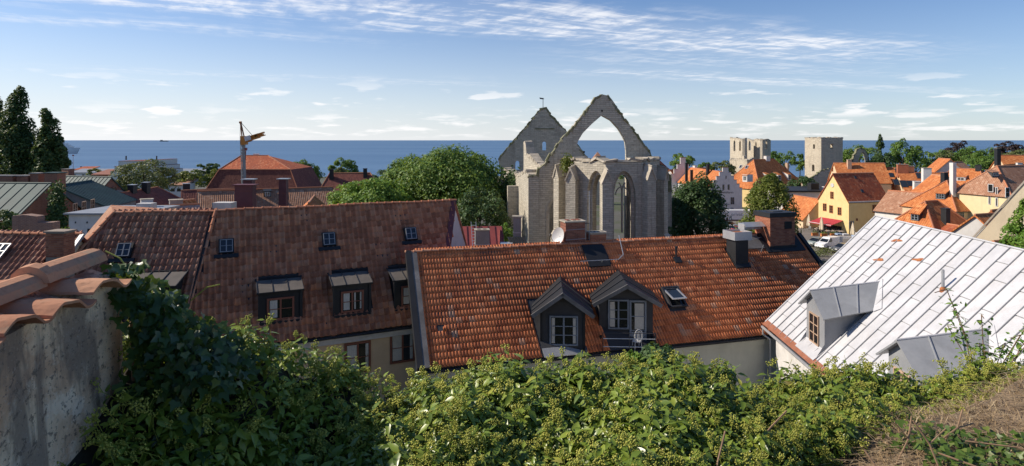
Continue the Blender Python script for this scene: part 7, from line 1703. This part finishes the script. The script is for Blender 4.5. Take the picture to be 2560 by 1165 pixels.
MT['umbel'] = leaf_mat('ivy_flower', [(0.0, (0.246, 0.274, 0.046)), (0.6, (0.391, 0.404, 0.080)), (1.0, (0.549, 0.520, 0.122))], rough=.7, trans=.12, spec=.2)
MT['twig'] = M('dry_twig', (0.30, 0.19, 0.11), (0.20, 0.125, 0.075), scale=20, bump=.1)
MT['dry_grass'] = leaf_mat('dry_grass', [(0.0, (0.270, 0.182, 0.098)), (0.5, (0.432, 0.304, 0.169)), (1.0, (0.621, 0.486, 0.299))], rough=.8, trans=.1, spec=.2)
MT['soil'] = M('dry_soil', (0.24, 0.175, 0.115), (0.14, 0.10, 0.065), scale=4, bump=.6, bscale=20)
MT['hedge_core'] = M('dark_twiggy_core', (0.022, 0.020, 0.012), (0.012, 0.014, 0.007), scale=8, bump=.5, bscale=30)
# leaf template: midrib fold and droop; x along the leaf
LV = np.array([(0, 0, 0), (.28, .24, .06), (.28, 0, -.01), (.28, -.24, .06), (.62, .20, .0), (.62, 0, -.08), (.62, -.20, .0), (1.08, 0, -.22)])
LF = np.array([(0, 2, 1), (0, 3, 2), (1, 2, 5), (1, 5, 4), (2, 3, 6), (2, 6, 5), (4, 5, 7), (5, 6, 7)])
# lobed leaf of the climbing shoots
LV2 = np.array([(0, 0, 0), (-.10, .36, .04), (.28, .52, .02), (.42, .27, .03), (1, 0, -.10), (.42, -.27, .03), (.28, -.52, .02), (-.10, -.36, .04), (.35, 0, -.03)])
LF2 = np.array([(0, 8, 1), (1, 8, 2), (2, 8, 3), (3, 8, 4), (4, 8, 5), (5, 8, 6), (6, 8, 7), (7, 8, 0)])
def unit(v): return v/np.maximum(np.linalg.norm(v, axis=-1, keepdims=True), 1e-9)
def place_leaves(base, dirs, nrm, size, V=LV, Fc=LF):
    X_ = unit(dirs); Z_ = unit(nrm-X_*(nrm*X_).sum(1, keepdims=True)); Y_ = np.cross(Z_, X_); s = size[:, None, None]
    wv = rng.uniform(.85, 1.15, (len(base), 1, 1)); cur = rng.uniform(.2, 1.8, (len(base), 1, 1))
    v = base[:, None]+s*(V[None, :, 0:1]*X_[:, None]+V[None, :, 1:2]*wv*Y_[:, None]+V[None, :, 2:3]*cur*Z_[:, None])
    f = (Fc[None]+(np.arange(len(base))*len(V))[:, None, None]).reshape(-1, 3); return v.reshape(-1, 3), f, np.stack([X_, Y_, Z_], 1)
OCT_V = np.array([(1, 0, 0), (-1, 0, 0), (0, 1, 0), (0, -1, 0), (0, 0, 1), (0, 0, -1)]); OCT_F = np.array([(0, 2, 4), (2, 1, 4), (1, 3, 4), (3, 0, 4), (2, 0, 5), (1, 2, 5), (3, 1, 5), (0, 3, 5)])
def shoots(points, axes, scale, nl=(7, 12), flower=.7, tall=None):
    """flowering ivy shoots: drooping leaf rosette with umbels above"""
    B, Dd, Nn, Sz, U = [], [], [], [], []; stems = []
    for i in range(len(points)):
        p, a = points[i], axes[i]; a = a/np.linalg.norm(a); L = scale[i]*rng.uniform(.09, .17)*(tall[i] if tall is not None else 1); k = rng.integers(*nl); ph = rng.uniform(0, 6.28); r = np.cross(a, (0.3, .9, .1)); r /= np.linalg.norm(r); q = np.cross(a, r)
        for j in range(k):
            f = (j+rng.random())/k; ang = ph+j*2.4; rad = r*math.cos(ang)+q*math.sin(ang); dr = .75*rad+a*(.1+.5*f-.35)+np.array([0, 0, -.38*rng.random()])
            B.append(p+a*L*(.1+.75*f)+rad*.008); Dd.append(dr); Nn.append(a*.8+rad*.15+np.array([0, 0, .4])+rng.normal(size=3)*.22); Sz.append(scale[i]*rng.uniform(.045, .092)*(1.1-.35*f))
        tip = p+a*L
        if rng.random() < flower[i]:
            for j in range(rng.integers(2, 6)):
                d = a+rng.normal(size=3)*.5; u = tip+d/np.linalg.norm(d)*rng.uniform(.012, .05)*scale[i]*1.15; U.append((u, rng.uniform(.013, .021)*scale[i])); stems.append((tip-a*.02, u))
        stems.append((p-a*.05, tip))
    return np.array(B), np.array(Dd), np.array(Nn), np.array(Sz), U, stems
def umbel_mesh(U):
    c = np.array([u for u, r in U]); r = np.array([r for u, r in U]); nb = 13; d = sph(len(U)*nb).reshape(len(U), nb, 3); ctr = (c[:, None]+d*r[:, None, None]).reshape(-1, 3); rr = np.repeat(r*.30, nb)*rng.uniform(.75, 1.25, len(U)*nb)
    v = (ctr[:, None]+OCT_V[None]*rr[:, None, None]).reshape(-1, 3); f = (OCT_F[None]+(np.arange(len(ctr))*6)[:, None, None]).reshape(-1, 3)
    at = np.repeat(np.clip(np.repeat(rng.random(len(U)), nb)*.6+rng.random(len(ctr))*.4, 0, .999), 6); return v, f, at
def stem_mesh(st, r=.0022):
    a = np.array([s[0] for s in st]); b = np.array([s[1] for s in st]); d = unit(b-a); o = unit(np.cross(d, np.array([.3, .8, .5]))); q = np.cross(d, o)
    ring = [(o*math.cos(t)+q*math.sin(t))*r for t in (0, 2.094, 4.189)]; v = np.stack([a+x for x in ring]+[b+x*.7 for x in ring], 1).reshape(-1, 3)
    F4 = np.array([(0, 1, 4, 3), (1, 2, 5, 4), (2, 0, 3, 5)]); f = (F4[None]+(np.arange(len(a))*6)[:, None, None]).reshape(-1, 4); return v, f
def ivy_hedge():
    t = thing('ivy_hedge', 'thick flowering ivy hedge with glossy leaves and yellow-green flower heads', 'hedge', (1.0, 4.0, 14.6)); O = np.array((1.0, 4.0, 14.6))
    pts, axs, scl, tl, fl = [], [], [], [], []
    N = 6000
    while len(pts) < N:
        y = 2.25+3.5*rng.random(); x = -2.15+(8.2)*rng.random(); zc, yc = crest(x)
        if y > yc+.28: continue
        front = hfront(x)
        if y < front: continue
        if abs(x)/y > 1.02: continue
        if x < -1.95 and y < 3.3: continue
        if math.sin(3.3*x+1.7*y)*math.sin(2.1*y-1.3*x+.5) > .80 and rng.random() < .8: continue       # gaps
        z = hedge_z(x, y)+rng.normal()*.035
        tilt = np.array([-.25+rng.normal()*.35, -.38+rng.normal()*.35, .85]); cr = abs(y-yc) < .2
        pts.append(np.array([x, y, z-.06])); axs.append(tilt if not cr else tilt*np.array([1, .6, 1.3])); pt_ = math.sin(1.9*x+.7)*math.sin(2.6*y+.4*x)+.5*math.sin(4.3*x-3.1*y); fl.append(min(.85, max(.06, .36+.34*pt_+rng.normal()*.1))); scl.append(rng.uniform(.72, 1.2)*(1-.16*pt_)); tl.append(rng.uniform(1.0, 1.5) if cr and rng.random() < .22 else 1.0)
    B, Dd, Nn, Sz, U, st = shoots(pts, axs, scl, flower=fl, tall=tl)
    d2 = np.linalg.norm(B-np.array([0, 0, EYE]), axis=1); order = np.argsort(d2/(Sz/.075)); vis = [i for i in order if abs(B[i, 0])/B[i, 1] < .83 and (EYE-B[i, 2])/B[i, 1] < .53][:300]; single = np.zeros(len(B), bool); single[vis] = True
    v, f, fr = place_leaves(B[~single]-O, Dd[~single], Nn[~single], Sz[~single]); tag(link(mesh_np('leaves', v, f, MT['ivy'], attr=np.repeat(np.where(rng.random((~single).sum()) < .012, .99, np.clip(rng.beta(2, 2.6, (~single).sum()), 0, .95)), len(LV)), smooth=True), 'leaves', t), kind='stuff')
    me = mesh_np('leaf', LV, LF, MT['ivy'], smooth=True)
    for i in vis:
        X_ = unit(Dd[i]); Z_ = unit(Nn[i]-X_*(Nn[i]@X_)); Y_ = np.cross(Z_, X_); put(me, 'leaf', t, mat4(B[i], X_*Sz[i], Y_*Sz[i], Z_*Sz[i]))
    v, f, at = umbel_mesh(U); tag(link(mesh_np('flower_heads', v-O, f, MT['umbel'], attr=at), 'flower_heads', t), kind='stuff')
    v, f = stem_mesh(st); tag(link(mesh_np('stems', v-O, f, MT['umbel'], attr=np.full(len(v), .15)), 'stems', t), kind='stuff')
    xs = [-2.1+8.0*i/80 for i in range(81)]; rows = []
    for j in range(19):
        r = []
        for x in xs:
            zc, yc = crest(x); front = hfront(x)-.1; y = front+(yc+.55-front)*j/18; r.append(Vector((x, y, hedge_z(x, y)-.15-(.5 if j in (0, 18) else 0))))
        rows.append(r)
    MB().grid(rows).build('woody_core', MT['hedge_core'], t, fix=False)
    for (x, y, dx, dy, dz) in ((1.05, 3.35, .22, .25, .30), (.98, 3.30, -.12, .22, .26), (1.55, 3.9, .25, .1, .2), (2.65, 4.05, .35, .1, .12)):
        z = hedge_z(x, y); p = [Vector((x+dx*f+random.uniform(-.02, .02), y+dy*f, z-.06+dz*f+random.uniform(-.02, .02))) for f in (0, .3, .6, 1.0)]; MB().path(p, .006, 5).build('bare_stem', MT['twig'], t)
ivy_hedge()
def climbing_ivy():
    t = thing('climbing_ivy', 'broad-leaved ivy spilling over the end of the plaster wall in shade', 'ivy', (-1.9, 3.4, 14.7)); O = np.array((-1.9, 3.4, 14.7)); n = 1500
    B, Dd, Nn, Sz = [], [], [], []
    while len(B) < n:
        if rng.random() < .62:
            h = rng.random(); z = EYE-.84-1.3*h; y = 3.30-rng.random()*(.05+.42*h); x = -2.03+rng.random()*.10+(.12+.5*h)*rng.random()**1.5
        else:
            x = -2.1+rng.random()*.62; y = 3.12+rng.random()*.45; z = EYE-.80-.80*(x+2.1)+rng.normal()*.04
        B.append((x, y, z)); Dd.append((.35+rng.normal()*.5, -.45+rng.normal()*.4, -.55+rng.normal()*.35)); Nn.append((.55+rng.normal()*.35, -.55+rng.normal()*.35, .5)); Sz.append(rng.uniform(.036, .072))
    for _ in range(110):      # tuft over the wall corner
        B.append((-2.16+rng.random()*.20, 3.2+rng.random()*.12, EYE-.66-rng.random()*.2)); Dd.append((.3+rng.normal()*.5, -.4+rng.normal()*.4, -.3+rng.normal()*.35)); Nn.append((.2+rng.normal()*.35, -.4+rng.normal()*.35, .6)); Sz.append(rng.uniform(.04, .07))
    n = len(B); B, Dd, Nn, Sz = map(np.array, (B, Dd, Nn, Sz))
    me = mesh_np('leaf', LV2, LF2, MT['ivy_big'], smooth=True); k = 260
    for i in range(k):
        X_ = unit(Dd[i]); Z_ = unit(Nn[i]-X_*(Nn[i]@X_)); Y_ = np.cross(Z_, X_); put(me, 'leaf', t, mat4(B[i], X_*Sz[i], Y_*Sz[i], Z_*Sz[i]))
    v, f, _ = place_leaves(B[k:]-O, Dd[k:], Nn[k:], Sz[k:], LV2, LF2); tag(link(mesh_np('leaves', v, f, MT['ivy_big'], attr=np.repeat(rng.random(n-k)*.95, len(LV2)), smooth=True), 'leaves', t), kind='stuff')
    for x0 in (-2.0, -1.95, -1.85): MB().path([Vector((x0, 3.3, 14.7)), Vector((x0-.02, 3.28, 15.4)), Vector((x0-.05, 3.28, 16.0)), Vector((x0-.02, 3.3, 16.15))], .009, 5).build('stem', MT['twig'], t)
    for pts in ([(-2.03, 3.3, 16.24), (-2.12, 3.3, 16.36), (-2.2, 3.3, 16.40)], [(-1.8, 3.42, 16.1), (-1.7, 3.4, 16.18), (-1.62, 3.38, 16.2)]): MB().path([Vector(p) for p in pts], .004, 4).build('tendril', MT['umbel'], t)
climbing_ivy()
def bank_z(x, y):
    k = max(0, min(1, (x-1.2)/1.6)); fr = hfront(x)
    return EYE-2.36+.38*k*k*(3-2*k)+.03*(y-3.6)+.04*math.sin(2.1*x+y)+.025*math.sin(5.3*x-3*y)-.6*max(0, min(1, (y-fr-.25)/.5))
def bank():
    xs = [-2.0+9.5*i/60 for i in range(61)]; ys = [1.2+4.6*j/24 for j in range(25)]
    b = MB().grid([[Vector((x, y, bank_z(x, y)-(0.0 if y < 5.4 else .6))) for x in xs] for y in ys]).build('grass_bank', MT['soil'], fix=False, smooth=True); tag(b, 'dry soil bank in front of the hedge', None, None, 'structure')
    n = 26000; x = rng.uniform(1.0, 6.6, n); y = rng.uniform(2.4, 5.4, n); hfv = np.array([hfront(a) for a in x]); keep = (y < hfv+.45) & (x/y < 1.05) ; x, y = x[keep], y[keep]; n = len(x); z = np.array([bank_z(a, b_) for a, b_ in zip(x, y)])
    base = np.stack([x, y, z], 1); ang = rng.normal(2.4, .9, n); d = np.stack([np.cos(ang), np.sin(ang)*.6, rng.uniform(-.05, .45, n)], 1); L = rng.uniform(.04, .30, n)[:, None]; wv = np.stack([-np.sin(ang), np.cos(ang), np.zeros(n)], 1)*rng.uniform(.0012, .003, n)[:, None]
    mid = base+d*L*.5+np.array([0, 0, .02]); tip = base+d*L*np.array([1, 1, .6]); v = np.stack([base-wv, base+wv, mid+wv, mid-wv, tip], 1).reshape(-1, 3); f = []
    q = np.arange(n)*5; tri = np.concatenate([np.stack([q, q+1, q+2], 1), np.stack([q, q+2, q+3], 1), np.stack([q+3, q+2, q+4], 1)]); me = mesh_np('dry_grass', v, tri, MT['dry_grass'], attr=np.repeat(rng.random(n)*.99, 5)); tag(link(me, 'dry_grass'), 'dry straw-coloured grass and stalks on the bank', 'grass', None, 'stuff')
    n = 18000; x = rng.uniform(.9, 6.2, n); y = rng.uniform(2.3, 4.9, n); hfv = np.array([hfront(a) for a in x]); keep = (y < hfv-.12+.16*np.sin(3.1*x)+rng.normal(size=n)*.08) & (x/y < 1.0) & (np.sin(4*x+3*y)*np.sin(5*y-2*x) < .6); x, y = x[keep], y[keep]; n = len(x)
    z = np.array([bank_z(a, b_) for a, b_ in zip(x, y)])+rng.uniform(.0, .10, n); B = np.stack([x, y, z], 1); v, f, _ = place_leaves(B, np.stack([rng.normal(size=n), rng.normal(-.3, .8, n), rng.normal(-.1, .3, n)], 1), np.stack([rng.normal(-.2, .4, n), rng.normal(-.3, .4, n), np.ones(n)], 1), rng.uniform(.028, .06, n), LV2, LF2)
    me = mesh_np('ground_ivy', v, f, leaf_mat('ground_ivy_leaf', [(0.0, (0.05, 0.095, 0.018)), (0.6, (0.10, 0.165, 0.03)), (1.0, (0.18, 0.22, 0.05))], rough=.4, trans=.25), attr=np.repeat(rng.random(n)*.98, len(LV2)), smooth=True); tag(link(me, 'ground_ivy'), 'small-leaved ivy carpet creeping over the bank', 'ivy', None, 'stuff')
    labs = ['forked dry branch sticking out of the straw', 'long bent stalk leaning from the hedge onto the bank', 'short bare branch lying at the hedge foot', 'thin broken stalk across the ground ivy', 'crooked dry stem beside the forked branch', 'pale straight stalk on the straw']
    spec = [(2.35, 3.75, [(0, 0, .0), (.10, .02, .17), (.14, .05, .30)], [(.10, .02, .17), (.02, .03, .27)]), (2.05, 3.35, [(0, 0, .02), (.06, .10, .2), (.0, .2, .32)], None), (2.75, 3.95, [(0, 0, .03), (.18, .06, .10), (.24, .1, .2)], [(.18, .06, .10), (.3, .08, .12)]), (3.05, 3.2, [(0, 0, .05), (-.3, .25, .12), (-.5, .45, .14)], None), (2.5, 3.5, [(0, 0, 0), (-.05, .08, .22), (-.12, .12, .34)], [(-.05, .08, .22), (.06, .1, .3)]), (3.5, 3.6, [(0, 0, .06), (-.35, .2, .1), (-.6, .3, .09)], None)]
    for lab, (x, y, a, b_) in zip(labs, spec):
        o = Vector((x, y, bank_z(x, y)-.02)); tw = thing('dry_twig', lab, 'twig', tuple(o), 'dry twigs on the bank'); MB().path([o+Vector(p) for p in a], .0055, 6).build('stalk', MT['twig'], tw)
        if b_: MB().path([o+Vector(p) for p in b_], .004, 5).build('side_twig', MT['twig'], tw)
bank()
def sprig_shrub():
    o = Vector((4.35, 5.6, 14.2)); t = thing('wild_shrub', 'thin wild shrub with arching leafy sprigs at the hedge end', 'shrub', tuple(o)); B, Dd, Nn, Sz = [], [], [], []
    for i in range(16):
        e = o+Vector((random.uniform(-.7, .75), random.uniform(-.35, .35), random.uniform(.6, 1.25)+max(0, random.gauss(0, .15)))); mid = (o+e)/2+Vector((0, 0, .25)); pts = [o, mid, e, e+Vector((random.uniform(-.15, .1), -.05, -.02))]; MB().path(pts, .004, 4).build('stem', MT['twig'], t)
        for j in range(34):
            f = random.uniform(.45, 1); p = mid.lerp(e, (f-.45)/.55)+Vector((random.gauss(0, .03), random.gauss(0, .03), random.gauss(0, .03))); B.append(tuple(p-o)); Dd.append((random.gauss(0, 1), random.gauss(0, 1), random.gauss(-.1, .5))); Nn.append((random.gauss(-.2, .5), random.gauss(-.2, .5), 1)); Sz.append(random.uniform(.035, .06))
    v, f, _ = place_leaves(*map(np.array, (B, Dd, Nn, Sz))); tag(link(mesh_np('leaves', v, f, MT['leaf_bright'], attr=np.repeat(rng.random(len(B))*.98, len(LV)), smooth=True), 'leaves', t), kind='stuff')
sprig_shrub()
